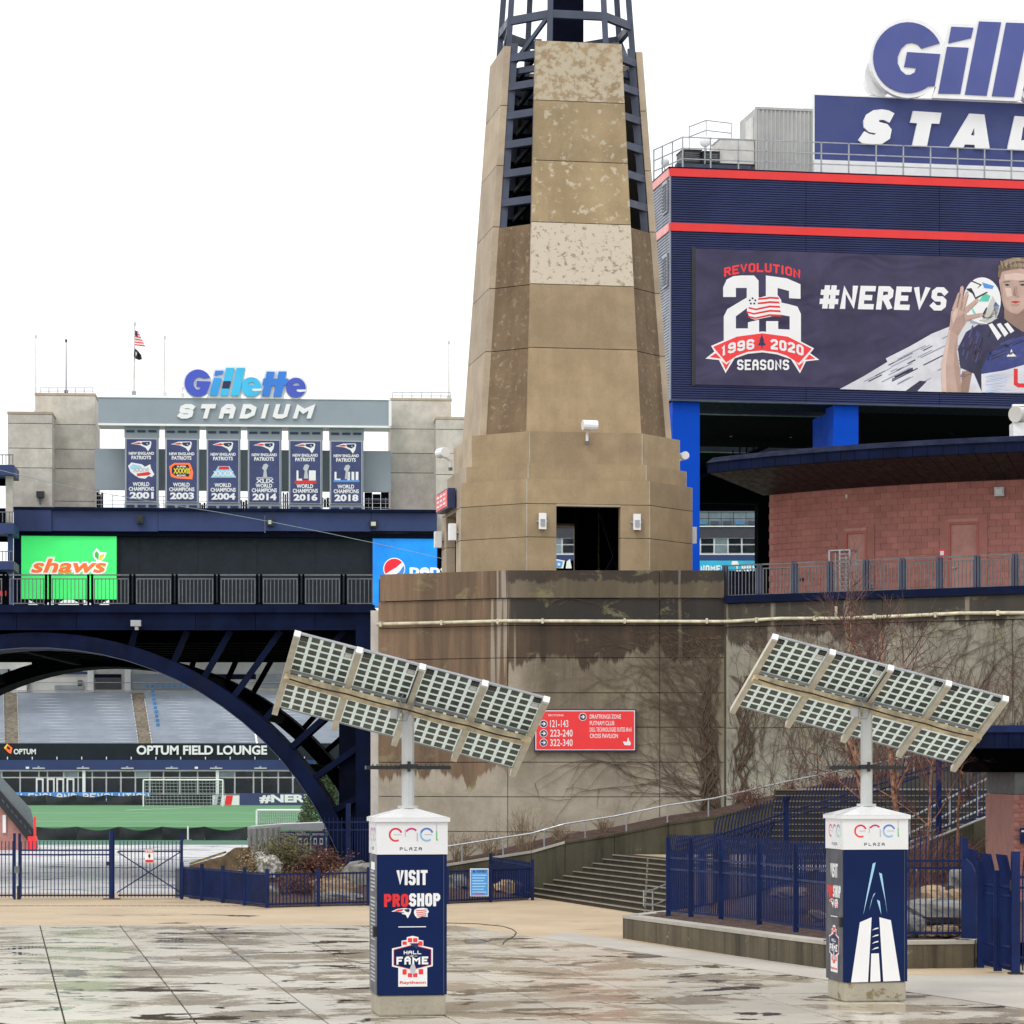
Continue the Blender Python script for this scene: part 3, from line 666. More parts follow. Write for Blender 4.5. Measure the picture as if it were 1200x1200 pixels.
f0 = Fr(TC[0], TC[1], TA)
for i in range(8):
    mb = MB(); mb.bar(P8(22.0)[i], P8(35)[i], 0.19); mb.build('lantern_post', m_slate, tw)
for z, hgt in ((27.0, 0.2), (28.75, 0.26), (30.7, 0.26), (32.6, 0.26), (34.9, 0.3)):
    q = P8(z)
    for i in range(8):
        mb = MB(); mb.bar(q[i], q[(i+1) % 8], 0.17, hgt); mb.build('ring_beam', m_slate, tw)
for i in (7, 2, 3, 6):
    mb = MB(); mb.bar(P8(27.0)[i], P8(28.75)[(i+1) % 8], 0.12); mb.build('brace', m_slate, tw)
mb = MB(); mb.box(-0.52, 0.52, -0.52, 0.52, 21.7, 35, f0.M); mb.build('lantern_core', m_navyd, tw)
mb = MB(); mb.box(-1.9, 1.9, -1.9, 1.9, 21.5, 21.62, f0.M); mb.build('shaft_floor', m_navyd, tw)

# fittings on the tower
Ff = tow(0, HH)
def wall_lamp(px, py, w, h, fr, label, off=-0.16):
    x, z = fr.hit(px, py, 0); t = thing('wall_lamp', label, 'wall lamp', fr.w(x, 0, z-h/2), 'white box lamps around the tower base')
    mb = MB(); mb.box(x-w/2, x+w/2, off, -0.06, z-h/2, z+h/2, fr.M); mb.build('housing', m_white, t)
    mb = MB(); mb.box(x-w*0.3, x+w*0.3, off-0.03, off, z-h*0.32, z+h*0.12, fr.M); mb.build('lens', m_galv, t)
    mb = MB(); mb.box(x-w*0.75, x+w*0.75, -0.06, 0, z-0.03, z+0.03, fr.M); mb.build('bracket', m_galv, t)
wall_lamp(635, 611, 0.24, 0.52, Ff, 'white box lamp left of the tower front doorway')
wall_lamp(745.5, 612, 0.24, 0.52, Ff, 'white box lamp right of the tower front doorway')
f7 = tow(6, HH)
for x, lab in ((1.45, 'white box lamp right of the tower side doorway'), (-1.75, 'white box lamp left of the tower side doorway')):
    t = thing('wall_lamp', lab, 'wall lamp', f7.w(x, 0, 11.3), 'white box lamps around the tower base')
    mb = MB(); mb.box(x-0.14, x+0.14, -0.3, -0.08, 11.4, 11.95, f7.M); mb.build('housing', m_white, t)
    mb = MB(); mb.box(x-0.2, x+0.2, -0.08, 0, 11.62, 11.7, f7.M); mb.build('bracket', m_galv, t)
f2 = tow(2, HH)
t = thing('wall_lamp', 'white box lamp on the right side of the tower base', 'wall lamp', f2.w(-1.5, 0, 11.3), 'white box lamps around the tower base')
mb = MB(); mb.box(-1.64, -1.36, -0.25, -0.06, 11.4, 11.95, f2.M); mb.build('housing', m_white, t)
mb = MB(); mb.box(-1.7, -1.3, -0.06, 0, 11.62, 11.7, f2.M); mb.build('bracket', m_galv, t)
def floodlight(base, d, label, sc=1.0):
    t = thing('floodlight', label, 'floodlight', base, 'white floodlights on the tower ledge')
    b = Vector(base); d = Vector(d).normalized()
    mb = MB(); mb.tube([b, b+Vector((0, 0, 0.22*sc)), b+d*0.2*sc+Vector((0, 0, 0.34*sc))], 0.045*sc, 8); mb.build('arm', m_white, t)
    c = b+d*0.3*sc+Vector((0, 0, 0.48*sc)); s = Vector((-d.y, d.x, 0))
    mb = MB(); mb.tube([c-s*0.24*sc, c+s*0.24*sc], 0.17*sc, 14); mb.build('lamp_head', m_white, t, False)
    mb = MB(); mb.tube([b-Vector((0, 0, 0.1*sc)), b], 0.07*sc, 8); mb.build('mount', m_galvd, t)
e0 = tow(0, HH-0.39)
floodlight(e0.wh(688, 517, -0.12), e0.M.to_3x3() @ Vector((0.1, -1, 0)), 'white cylindrical floodlight above the tower front doorway')
e6 = tow(6, HH-0.39)
floodlight(e6.w(-0.4, -0.35, 14.0), e6.M.to_3x3() @ Vector((0.3, -1, 0)), 'white floodlight on the left side of the tower')
e2 = tow(2, HH-0.39)
floodlight(e2.w(-1.0, -0.12, 14.0), e2.M.to_3x3() @ Vector((0, -1, 0)), 'white floodlight on the right side of the tower', 0.8)
# red direction sign over the side doorway
t = thing('side_doorway_sign', 'small red sign over the left side doorway of the tower', 'sign', f7.w(0, -0.2, 12.55))
mb = MB(); mb.box(-1.25, 1.25, -0.3, -0.05, 12.5, 13.15, f7.M); mb.build('sign_frame', m_textn, t)
mb = MB(); mb.box(-1.2, 1.2, -0.325, -0.303, 12.55, 13.1, f7.M); mb.build('sign_face', m_signred, t)
mb = MB()
for j in range(3):
    for q in range(3): mb.box(-1.0+q*0.7, -0.5+q*0.7, -0.335, -0.327, 12.65+j*0.15, 12.72+j*0.15, f7.M)
mb.build('print_lines', m_textw, t)

# red wayfinding sign on the stained wall
t = thing('wayfinding_sign', 'red section sign with white arrows and text on stained wall', 'sign', FW.wh(685, 880, -0.15))
x0, z1 = FW.hit(626, 831, -0.15); x1, z0 = FW.hit(745.5, 880.5, -0.15)
mb = MB(); mb.box(x0, x1, -0.15, 0.0, z0, z1, FW.M); mb.build('frame', m_textn, t)
mb = MB(); mb.box(x0+.04, x1-.04, -0.158, -0.149, z0+.04, z1-.04, FW.M); mb.build('border', m_textw, t)
mb = MB(); mb.box(x0+.065, x1-.065, -0.166, -0.157, z0+.065, z1-.065, FW.M); mb.build('face', m_signred, t)
ZX = lambda x, y: (600+x/6.667, 800+y/6.667)
def tb(s, x0, y0, x1, y1, m=m_textw, wt=0.3, o=-0.170): 
    a, b = ZX(x0, y0), ZX(x1, y1); return text_px(FW, s, (a[0], a[1], b[0], b[1]), o, 'lettering', m, t, wt)
tf = lambda s, x0, y0, x1, y1, b=0.03: ftext_px(FW, s, (*ZX(x0, y0), *ZX(x1, y1)), -0.170, 'lettering', m_textw, t, b*0.3)
tf('SECTIONS', 282, 248, 402, 262); tf('121-143', 298, 292, 440, 348); tf('223-240', 298, 367, 474, 422); tf('322-340', 298, 441, 474, 496)
tf('DRAFTKINGS ZONE', 608, 248, 852, 282); tf('PUTNAM CLUB', 608, 299, 800, 333); tf('DELL TECHNOLOGIES SUITES 60-61', 608, 349, 934, 383); tf('CROSS PAVILION', 608, 399, 828, 433)
for x, y in ((247, 322), (247, 396), (247, 468), (553, 267)):
    a = ZX(x, y); poly_px(FW, ell(a[0], a[1], 4.6, 4.6, 18), -0.170, 'arrow_ring', m_textw, t); poly_px(FW, ell(a[0], a[1], 3.9, 3.9, 18), -0.174, 'arrow_disc', m_textn, t)
    poly_px(FW, [(a[0]-2.6, a[1]-0.5), (a[0]+0.2, a[1]-0.5), (a[0]-0.6, a[1]-1.9), (a[0]+0.5, a[1]-2.3), (a[0]+2.7, a[1]), (a[0]+0.5, a[1]+2.3), (a[0]-0.6, a[1]+1.9), (a[0]+0.2, a[1]+0.5), (a[0]-2.6, a[1]+0.5)], -0.178, 'arrow', m_textw, t)
poly_px(FW, zz(600, 800, 6.667, [(866, 462), (880, 458), (893, 466), (900, 455), (906, 430), (912, 430), (914, 452), (922, 462), (930, 470), (924, 490), (880, 488)]), -0.170, 'lighthouse_mark', m_textw, t)

# ================================================================== BRIDGE AND RAILINGS
FB = Fr(0, 97, 0); SB = 97/3400
def bx(px): return (px-600)*SB
br = thing('arch_bridge', 'navy steel arch bridge spanning to the lighthouse tower base', 'bridge', (bx(200), 107, 0))
XL, XR = bx(-190), bx(439)
mb = MB(); mb.box(XL, XR, 96.85, 97.15, zat(718, 97), zat(709, 97)); mb.build('deck_flange', m_navy, br)
for k in range(9):      # girder segments, their joints visible
    a = XL+(XR-XL)*k/9; b = XL+(XR-XL)*(k+1)/9
    mb = MB(); mb.box(a+0.008, b-0.008, 97.0, 97.25, zat(737.5, 97), zat(718.3, 97)-0.003)
    mb.box(a+0.008, b-0.008, 96.86, 96.99, zat(738.5, 97), zat(736.6, 97)); mb.build('girder', m_navy, br)
mb = MB(); mb.box(XL, XR, 97.3, 117, zat(718, 97), zat(712, 97)); mb.box(XL, XR, 117.0, 117.3, 8.45, 9.25); mb.build('deck_slab', m_blackshade, br)
for k in range(9):
    y = 99+k*2.1; mb = MB(); mb.box(XL, XR, y, y+0.35, 8.15, 8.98); mb.build('cross_girder', m_blackshade, br)
AC = Vector((bx(42), 0, zat(1139, 97)))
def arch(y0, y1, Ro, Ri, name, m):
    n = 22
    for k in range(n):
        mb = MB(); sub = 2
        for q in range(sub):
            a0 = R(13+154*(k+q/sub)/n); a1 = R(13+154*(k+(q+1)/sub)/n)
            p = []
            for a in (a0, a1):
                for rr, y in ((Ro, y0), (Ri, y0), (Ri, y1), (Ro, y1)): p.append(Vector((AC.x+rr*math.cos(a), y, AC.z+rr*math.sin(a))))
            mb.hexa(p)
        mb.build(name, m, br)
Ro, Ri = 398*SB, 380*SB
arch(97.0, 99.4, Ro, Ri, 'arch_rib', m_navy); arch(114.4, 117.0, Ro, Ri, 'rear_arch_rib', m_blackshade)  # rear rib blackened to paint in shade, front rib keeps the navy
# bright lower flange edge of the front rib
for k in range(11):
    mb = MB(); pts = [Vector((AC.x+(Ri+0.0)*math.cos(R(13+154*(k*3+j)/33)), 97.0, AC.z+(Ri+0.0)*math.sin(R(13+154*(k*3+j)/33)))) for j in range(4)]
    for a, b in zip(pts[:-1], pts[1:]): mb.bar(a, b, 0.12, 0.022)
    mb.build('rib_flange', m_slate, br)
ztop = zat(738.5, 97)
for ang in (74, 66.3, 60.5, 54.5, 48.0, 41.5, 35.0, 28.5, 106, 113.7, 119.5, 125.5, 132):
    for yy, m in ((97.5, m_navy), (116.0, m_blackshade)):  # rear struts blackened for shade, same steel as the front ones
        d = Vector((math.cos(R(ang)), 0, math.sin(R(ang)))); a = AC+d*(Ri+0.06); L = (ztop-AC.z)/d.z
        if AC.x+d.x*L > bx(428): L = (bx(425)-AC.x)/d.x
        if L < Ro+0.05: continue
        b = AC+d*L; a.y = b.y = yy
        mb = MB(); mb.bar(a, b, 0.2, 0.2, (0, 1, 0)); mb.build('spandrel_strut', m, br)
        if yy < 100 and ang in (41.5, 35, 28.5):
            mb = MB(); c1 = a.copy(); c1.y = 99.2; c2 = b.copy(); c2.y = 99.2; mb.bar(c1, c2, 0.16, 0.16, (0, 1, 0)); mb.build('spandrel_strut', m_blackshade, br)
for k, ang in enumerate((80, 66, 52, 38, 24, 96, 112, 128)):
    d = Vector((math.cos(R(ang)), 0, math.sin(R(ang)))); mb = MB(); a = AC+d*(Ri+0.25); b = a.copy(); a.y = 99.3; b.y = 114.5; mb.bar(a, b, 0.28); mb.build('cross_tube', m_blackshade, br)
mb = MB(); mb.box(bx(418), bx(439), 96.4, 98.2, 0, ztop+0.12); mb.build('pier', m_navy, br)
mb = MB(); mb.box(bx(396), bx(417.5), 97.6, 99.4, 0, ztop+0.1); mb.build('pier', m_navyd, br)  # darker navy paints in the shadow on the recessed half of the pier
mb = MB(); mb.box(bx(417)+0.1, bx(439)-0.02, 98.3, 117, 0, 8.9); mb.build('pier_wall', m_blackshade, br)
mb = MB(); mb.box(bx(380), bx(396), 99.0, 114, 0, 2.3); mb.build('arch_footing', m_navyd, br)
x = bx(161); z = zat(731, 97)
t = thing('bridge_lamp', 'small grey lamp fixed under the bridge girder', 'lamp', (x, 96.8, z))
mb = MB(); mb.box(x-0.17, x+0.17, 96.55, 96.84, z-0.1, z+0.1); mb.build('housing', m_galv, t)
mb = MB(); mb.tube([(x+0.02, 96.7, z-0.22), (x+0.02, 96.7, z-0.1)], 0.07, 10); mb.build('sensor', m_whited, t)

def railing(fr, x0, x1, zb, zt, bay, gap, root, m, mp, y=0.0, sp=0.125, first=None):
    """panels of pickets between paired posts"""
    h = zt-zb; pk = unit_mesh('picket', lambda b: b.box(-0.0125, 0.0125, -0.0125, 0.0125, 0, h-0.2), m)
    ps = unit_mesh('post', lambda b: b.box(-0.035, 0.035, -0.05, 0.05, -0.12, h), mp); x = x0 if first is None else first
    mb = MB(); mb.box(x0, x1, y-0.03, y+0.03, zt-0.045, zt, fr.M); mb.build('top_rail', m, root)
    while x < x1:
        inst('post', ps, fr.w(x, y, zb), root, fr.a)
        if gap: inst('post', ps, fr.w(min(x+gap, x1), y, zb), root, fr.a)
        a, b = x+gap+0.06, min(x+bay-0.06, x1)
        if b-a > 0.3:
            mb = MB(); mb.box(a, b, y-0.02, y+0.02, zt-0.17, zt-0.135, fr.M); mb.box(a, b, y-0.02, y+0.02, zb+0.05, zb+0.085, fr.M)
            mb.box(a, a+0.035, y-0.02, y+0.02, zb+0.086, zt-0.171, fr.M); mb.box(b-0.035, b, y-0.02, y+0.02, zb+0.086, zt-0.171, fr.M)
            mb.build('panel_frame', m, root); n = int((b-a)/sp)
            for i in range(1, n): inst('picket', pk, fr.w(a+(b-a)*i/n, y, zb+0.06), root, fr.a)
        x += bay
rl = thing('bridge_railing', 'long grey picket railing along the top of the arch bridge', 'railing', (bx(220), 97, 9.34))
railing(FB, bx(-45), bx(437), zat(709.5, 97), zat(673, 97), 1.412, 0.13, rl, m_galvd, m_blackshade)
mb = MB(); mb.box(bx(444), bx(448.5), 96.9, 97.1, 9.3, 10.2); mb.build('end_post', m_slate, rl)
rt = thing('terrace_railing', 'grey picket railing along the terrace before the brick pavilion', 'railing', FRW.w(5, 0.1, 9.25))
XRL = [FRW.u(p, 0.15) for p in (848, 880, 916.5, 957, 999, 1044, 1092.5, 1143, 1193)]
railing(FRW, XRL[0], XRL[0]+12.6, 9.29, 10.33, 1.21, 0.1, rt, m_galvd, m_slate, 0.15, 0.12)
te = thing('terrace_edge_beam', 'navy steel channel along the foot of the terrace railing', 'beam', FRW.w(5, 0, 9.1))
mb = MB(); mb.box(0.05, 14, -0.12, 0.3, 9.12, 9.32, FRW.M); mb.box(0.05, 14, -0.16, -0.12, 9.1, 9.34, FRW.M); mb.build('channel', m_navy, te)

# ================================================================== CURVED BRICK PAVILION
def circ3(a, b, c):
    ax, ay = a; bx_, by_ = b; cx, cy = c; d = 2*(ax*(by_-cy)+bx_*(cy-ay)+cx*(ay-by_))
    ux = ((ax*ax+ay*ay)*(by_-cy)+(bx_*bx_+by_*by_)*(cy-ay)+(cx*cx+cy*cy)*(ay-by_))/d
    uy = ((ax*ax+ay*ay)*(cx-bx_)+(bx_*bx_+by_*by_)*(ax-cx)+(cx*cx+cy*cy)*(bx_-ax))/d
    return ux, uy, math.hypot(ax-ux, ay-uy)
PCX, PCY, PR = circ3((6.32, 93.9), (10.8, 89.9), (15.6, 87.6))
def pang(px, rad):     # bearing on the circle seen at a photo column
    k = (px-600)/FPX; A = k*k+1; B = -2*(k*PCX+PCY); Cc = PCX**2+PCY**2-rad*rad
    Y = (-B-math.sqrt(max(0, B*B-4*A*Cc)))/(2*A); return math.atan2(Y-PCY, k*Y-PCX)
def pc(a, r, z): return Vector((PCX+r*math.cos(a), PCY+r*math.sin(a), z))
aL = math.atan2(93.9-PCY, 6.32-PCX); 
if aL > 0: aL -= 2*math.pi
ZF0, ZF1 = 13.44, 13.75
WR = PR-2.6
def na(a): return a-2*math.pi if a > 0 else a
aW = na(pang(901, WR)); aE = aL+16.5/PR
pv = thing('brick_pavilion', 'curved rose block pavilion with dark overhanging navy roof on the terrace', 'building', pc(aW+0.1, WR, 9.15))
n = 34
for k in range(n):
    a0 = aL+(aE-aL)*k/n; a1 = aL+(aE-aL)*(k+1)/n; g = 0.0006; g1 = 0.004/PR*2
    mb = MB(); mb.hexa([pc(a0+g1, PR, ZF0), pc(a1-g1, PR, ZF0), pc(a1-g1, PR-0.12, ZF0), pc(a0+g1, PR-0.12, ZF0), pc(a0+g1, PR, ZF1), pc(a1-g1, PR, ZF1), pc(a1-g1, PR-0.12, ZF1), pc(a0+g1, PR-0.12, ZF1)])
    mb.build('fascia_panel', m_navy, pv)
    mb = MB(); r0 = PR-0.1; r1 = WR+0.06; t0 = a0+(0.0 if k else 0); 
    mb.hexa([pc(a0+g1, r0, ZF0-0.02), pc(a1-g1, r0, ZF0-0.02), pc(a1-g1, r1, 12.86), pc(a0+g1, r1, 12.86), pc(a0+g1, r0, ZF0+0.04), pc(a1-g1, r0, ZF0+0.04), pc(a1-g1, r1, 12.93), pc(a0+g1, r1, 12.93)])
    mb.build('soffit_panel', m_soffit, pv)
mb = MB(); m2 = 40
rim = [pc(aL+(aE-aL)*i/m2, PR+0.06, ZF1+0.005) for i in range(m2+1)]; rim2 = [pc(aL+(aE-aL)*i/m2, PR-0.25, ZF1+0.2) for i in range(m2+1)]
inn = [pc(aL+(aE-aL)*i/m2, PR-6.5, ZF1+0.5) for i in range(m2+1)]; low = [pc(aL+(aE-aL)*i/m2, PR-0.14, ZF0) for i in range(m2+1)]
mb.add(rim+rim2+inn, [(i, i+1, i+m2+2, i+m2+1) for i in range(m2)]+[(i+m2+1, i+m2+2, i+2*m2+3, i+2*m2+2) for i in range(m2)])
c3 = len(mb.v); mb.add([rim[0], rim2[0], inn[0], pc(aL, WR, 12.86), pc(aL, PR, ZF0)], [(0, 1, 2, 3, 4)])
mb.build('roof', m_navy, pv)
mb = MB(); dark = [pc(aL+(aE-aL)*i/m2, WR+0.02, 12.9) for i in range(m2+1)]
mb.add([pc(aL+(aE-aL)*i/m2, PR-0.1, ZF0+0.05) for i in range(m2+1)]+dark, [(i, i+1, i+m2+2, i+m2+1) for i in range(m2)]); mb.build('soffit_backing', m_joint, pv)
# wall body and its blocks
mb = MB(); nb = 48; inner = WR-0.03
w0 = [pc(aW+(aE-aW)*i/nb, inner, 9.15) for i in range(nb+1)]; w1 = [pc(aW+(aE-aW)*i/nb, inner, 12.9) for i in range(nb+1)]
mb.add(w0+w1, [(i, i+1, i+nb+2, i+nb+1) for i in range(nb)])
e = pc(aW, inner, 0); d = Vector((math.cos(aW), math.sin(aW), 0))
mb.add([e+Vector((0, 0, 9.15)), e-d*5+Vector((0, 0, 9.15)), e-d*5+Vector((0, 0, 12.9)), e+Vector((0, 0, 12.9))], [(0, 1, 2, 3)])
mb.build('wall_core', m_brickb, pv)
bw = 0.406/WR
d1a, d1b = na(pang(990.5, WR)), na(pang(1016, WR)); d2a, d2b = na(pang(1111.5, WR)), na(pang(1147, WR)); dz1, dz2 = 9.15+2.32, 9.15+2.45
blk = unit_mesh('concrete_block', lambda b: b.box(-0.199, 0.199, 0, 0.028, 0.003, 0.198), m_brick)
cnt = 0; stuffb = MB(); rows_ = [(r, c) for r in range(18) for c in range(-1, 60)]
cand = []
for r, c in rows_:
    a = aW+bw*(c+0.5+(0.5 if r % 2 else 0)); z = 9.2+0.203*r
    if a < aW+bw*0.45 or a > na(pang(1215, WR)): continue
    if (d1a-bw*0.5 < a < d1b+bw*0.5 and z < dz1) or (d2a-bw*0.5 < a < d2b+bw*0.5 and z < dz2): continue
    cand.append((a, z))
cand.sort(key=lambda q: -q[0]+(-q[1]*0.02))
for i, (a, z) in enumerate(cand):
    if i < 292:
        inst('concrete_block', blk, pc(a, WR, z), pv, a+math.pi/2)
    else:
        M = Matrix.Translation(pc(a, WR, z)) @ Matrix.Rotation(a+math.pi/2, 4, 'Z'); stuffb.box(-0.198, 0.198, 0, 0.13, 0.005, 0.195, M)
if stuffb.v: stuffb.build('block_courses', m_brick, pv, kind='stuff')
def pdoor(a0, a1, zt, handle):
    f = Fr(pc((a0+a1)/2, WR, 0).x, pc((a0+a1)/2, WR, 0).y, math.degrees((a0+a1)/2)+90); hw = (a1-a0)*WR/2
    mb = MB(); mb.box(-hw, -hw+0.07, -0.02, 0.14, 9.16, zt, f.M); mb.box(hw-0.07, hw, -0.02, 0.14, 9.16, zt, f.M); mb.box(-hw+0.07, hw-0.07, -0.02, 0.14, zt-0.07, zt, f.M); mb.build('door_frame', m_door, pv)
    mb = MB(); mb.box(-hw-0.28, -hw-0.003, -0.01, 0.13, 9.16, zt+0.1, f.M); mb.box(hw+0.003, hw+0.28, -0.01, 0.13, 9.16, zt+0.1, f.M); mb.box(-hw-0.28, hw+0.28, -0.012, 0.13, zt+0.103, zt+0.22, f.M); mb.build('door_surround', m_brick, pv)
    mb = MB(); mb.box(-hw-0.002, hw+0.002, -0.035, 0.1, zt+0.003, zt+0.1, f.M); mb.build('lintel', m_brickb, pv)
    mb = MB(); mb.box(-hw+0.075, hw-0.075, 0.06, 0.1, 9.17, zt-0.075, f.M); d = mb.build('door', m_door, pv)
    mb = MB(); mb.box(-hw+0.13, -hw+0.25, -0.04, 0.03, 10.15, 10.19, f.M); mb.build('handle', m_galv, d)
pdoor(d1a, d1b, dz1, 0); pdoor(d2a, d2b, dz2, 0)
def pitem(px, py, name, label, cat, w, h, dth, m, inner=None):
    a = na(pang(px, WR)); f = Fr(pc(a, WR, 0).x, pc(a, WR, 0).y, math.degrees(a)+90); z = zat(py, pc(a, WR, 0).y)
    t = thing(name, label, cat, f.w(0, -dth, z-h/2)); mb = MB(); mb.box(-w/2, w/2, -dth, -0.002, z-h/2, z+h/2, f.M); mb.build('body', m, t)
    mb = MB(); mb.box(-w*0.35, w*0.35, -dth-0.02, -dth, z-h*0.3, z+h*0.25, f.M); mb.build('face', inner or m_galv, t); return t
pitem(1173, 577, 'wall_lamp', 'grey wall pack lamp high on the curved brick wall', 'wall lamp', 0.3, 0.28, 0.28, m_galv, m_whited)
pitem(1104.5, 648, 'door_notice', 'small red notice beside the right pavilion door', 'sign', 0.17, 0.24, 0.03, m_signred, m_textw)
pitem(940, 679, 'wall_vent', 'small dark vent low on the wall left of the turnstile', 'vent', 0.15, 0.1, 0.03, m_blk, m_blk)
pitem(1059, 673, 'wall_vent', 'small dark vent low on the wall between the two doors', 'vent', 0.17, 0.1, 0.03, m_blk, m_blk)
pitem(1022, 686, 'outlet_box', 'small grey outlet box low on the wall by the left door', 'outlet box', 0.13, 0.16, 0.08, m_galv, m_galvd)
pitem(993, 582, 'wall_sensor', 'tiny pale sensor high on the brick wall', 'sensor', 0.07, 0.12, 0.06, m_whited, m_whited)
pitem(1126, 557.5, 'soffit_lamp', 'small pale lamp under the pavilion roof edge', 'lamp', 0.2, 0.05, 0.3, m_whited, m_whited)
# caged turnstile rack between railing and wall
fx = FRW; ux = FRW.u(984, 1.2)
t = thing('turnstile', 'full-height grey steel turnstile cage standing before the left pavilion door', 'turnstile', FRW.w(ux, 1.2, 9.2))
for dx in (-0.36, 0.0, 0.34):
    for dy in (0, 0.5):
        mb = MB(); mb.box(ux+dx-0.025, ux+dx+0.025, 1.2+dy, 1.25+dy, 9.2, 10.72, FRW.M); mb.build('post', m_galv, t)
for k in range(11):
    mb = MB(); z = 9.35+k*0.125; mb.box(ux-0.02, ux+0.34, 1.19, 1.22, z, z+0.025, FRW.M); mb.build('bar', m_galv, t)
mb = MB(); mb.box(ux-0.38, ux+0.36, 1.2, 1.75, 10.72, 10.76, FRW.M); mb.build('top_frame', m_galv, t)
# white searchlight on the pavilion roof
c = P(1197, 500, 88.6)
t = thing('roof_searchlight', 'white drum searchlight on a box base on pavilion roof', 'searchlight', (c.x, c.y, ZF1+0.1))
zb = zat(509, 88.6)-0.15
mb = MB(); mb.box(c.x-0.3, c.x+0.5, c.y-0.3, c.y+0.4, zb, zb+0.48); mb.build('base_box', m_white, t)
mb = MB(); mb.tube([(c.x-0.22, c.y-0.35, zb+0.72), (c.x+0.42, c.y+0.25, zb+0.78)], 0.23, 18); mb.tube([(c.x-0.26, c.y-0.39, zb+0.715), (c.x-0.22, c.y-0.35, zb+0.72)], 0.25, 18); mb.build('drum', m_whited, t)
mb = MB(); mb.box(c.x-0.28, c.x-0.22, c.y-0.2, c.y, zb+0.48, zb+1.0); mb.box(c.x+0.42, c.x+0.48, c.y, c.y+0.2, zb+0.48, zb+1.0); mb.box(c.x-0.28, c.x+0.48, c.y-0.1, c.y+0.1, zb+1.0, zb+1.06); mb.build('yoke', m_white, t)

# ================================================================== STADIUM BUILDING, RIGHT
def pbox(fr, x0, y0, x1, y1, d0, d1, name, m, parent=None, mb=None, ref=None):
    """a box whose front face fills a pixel rectangle measured at its left (or ref) edge"""
    r = x0 if ref is None else ref
    a = fr.u(x0, d0); b = fr.u(x1, d0); z1 = fr.hit(r, y0, d0)[1]; z0 = fr.hit(r, y1, d0)[1]
    own = mb is None
    if own: mb = MB()
    mb.box(a, b, d0, d1, z0, z1, fr.M)
    if own: return mb.build(name, m, parent)
BD = Fr(6.965, 128, 10); BS = Fr(*BD.w(0, 3.4, 0)[:2], -80)
BW = 25.0
zb_ = lambda py: BD.hit(785, py, 0)[1]
Z = {k: zb_(k) for k in (197, 206.5, 261, 270.5, 468)}
sb = thing('stadium_building', 'tall navy corrugated stadium building with two red bands on blue columns', 'building', BD.w(12, 2, 9))
def clad(fr, x0, x1, z0, z1, name, m, root, pitch=0.1):
    mb = MB(); n = int((z1-z0)/pitch); vs = []
    for i in range(n+1):
        z = z0+(z1-z0)*i/n
        vs += [fr.w(x0, 0.0, z), fr.w(x1, 0.0, z)]
        if i < n: zz_ = z+(z1-z0)/n*0.55; vs += [fr.w(x0, 0.0, zz_), fr.w(x1, 0.0, zz_), fr.w(x0, 0.045, zz_+0.012), fr.w(x1, 0.045, zz_+0.012)]
    mb.add(vs, [(2*i, 2*i+1, 2*i+3, 2*i+2) for i in range(len(vs)//2-1)]); return mb.build(name, m, root)
for a, b in ((0.02, 6.2), (6.22, 12.4), (12.42, 18.6), (18.62, BW)):
    clad(BD, a, b, Z[261], Z[206.5], 'cladding_sheet', m_clad, sb); clad(BD, a, b, Z[468], Z[270.5], 'cladding_sheet', m_clad, sb)
    for hi, lo in ((197, 206.5), (261, 270.5)):
        mb = MB(); mb.box(a-0.015, b+0.002, -0.05, 0.1, Z[lo]+0.003, Z[hi], BD.M); mb.build('red_band', m_red, sb)
clad(BS, 0, 3.38, Z[261], Z[206.5], 'cladding_sheet', m_cladl, sb, 0.13); clad(BS, 0, 3.38, Z[468], Z[270.5], 'cladding_sheet', m_cladl, sb, 0.13)
for hi, lo in ((197, 206.5), (261, 270.5)):
    mb = MB(); mb.box(0, 3.34, -0.05, 0.1, Z[lo]+0.003, Z[hi], BS.M); mb.build('red_band', m_redl, sb)
mb = MB(); mb.box(-0.02, 0.05, -0.02, 0.05, Z[468], Z[206.5], BD.M); mb.build('corner_trim', m_cladl, sb)
mb = MB(); mb.box(0.06, BW, 0.07, 3.3, Z[468]+0.02, Z[197]-0.03, BD.M); mb.build('core', m_navyd, sb)
mb = MB(); mb.box(-0.06, BW, -0.06, 3.4, Z[197]+0.004, Z[197]+0.06, BD.M); mb.build('parapet_cap', m_navy, sb)
mb = MB(); mb.box(0, BW, -0.04, 0.2, Z[468]-0.06, Z[468]-0.003, BD.M); mb.build('drip_edge', m_slate, sb)
for y0, y1 in ((207, 247), (293, 334)):
    z1_, z0_ = zb_(y0+2), zb_(y1); mb = MB(); mb.box(2.2, 3.1, -0.08, -0.002, z0_, z1_, BS.M); lv = mb.build('louver', m_galv, sb)
    for k in range(9):
        mb = MB(); z = z0_+0.1+(z1_-z0_-0.2)*k/9; mb.box(2.28, 3.02, -0.11, -0.083, z, z+0.08, BS.M); mb.build('slat', m_slate, lv)
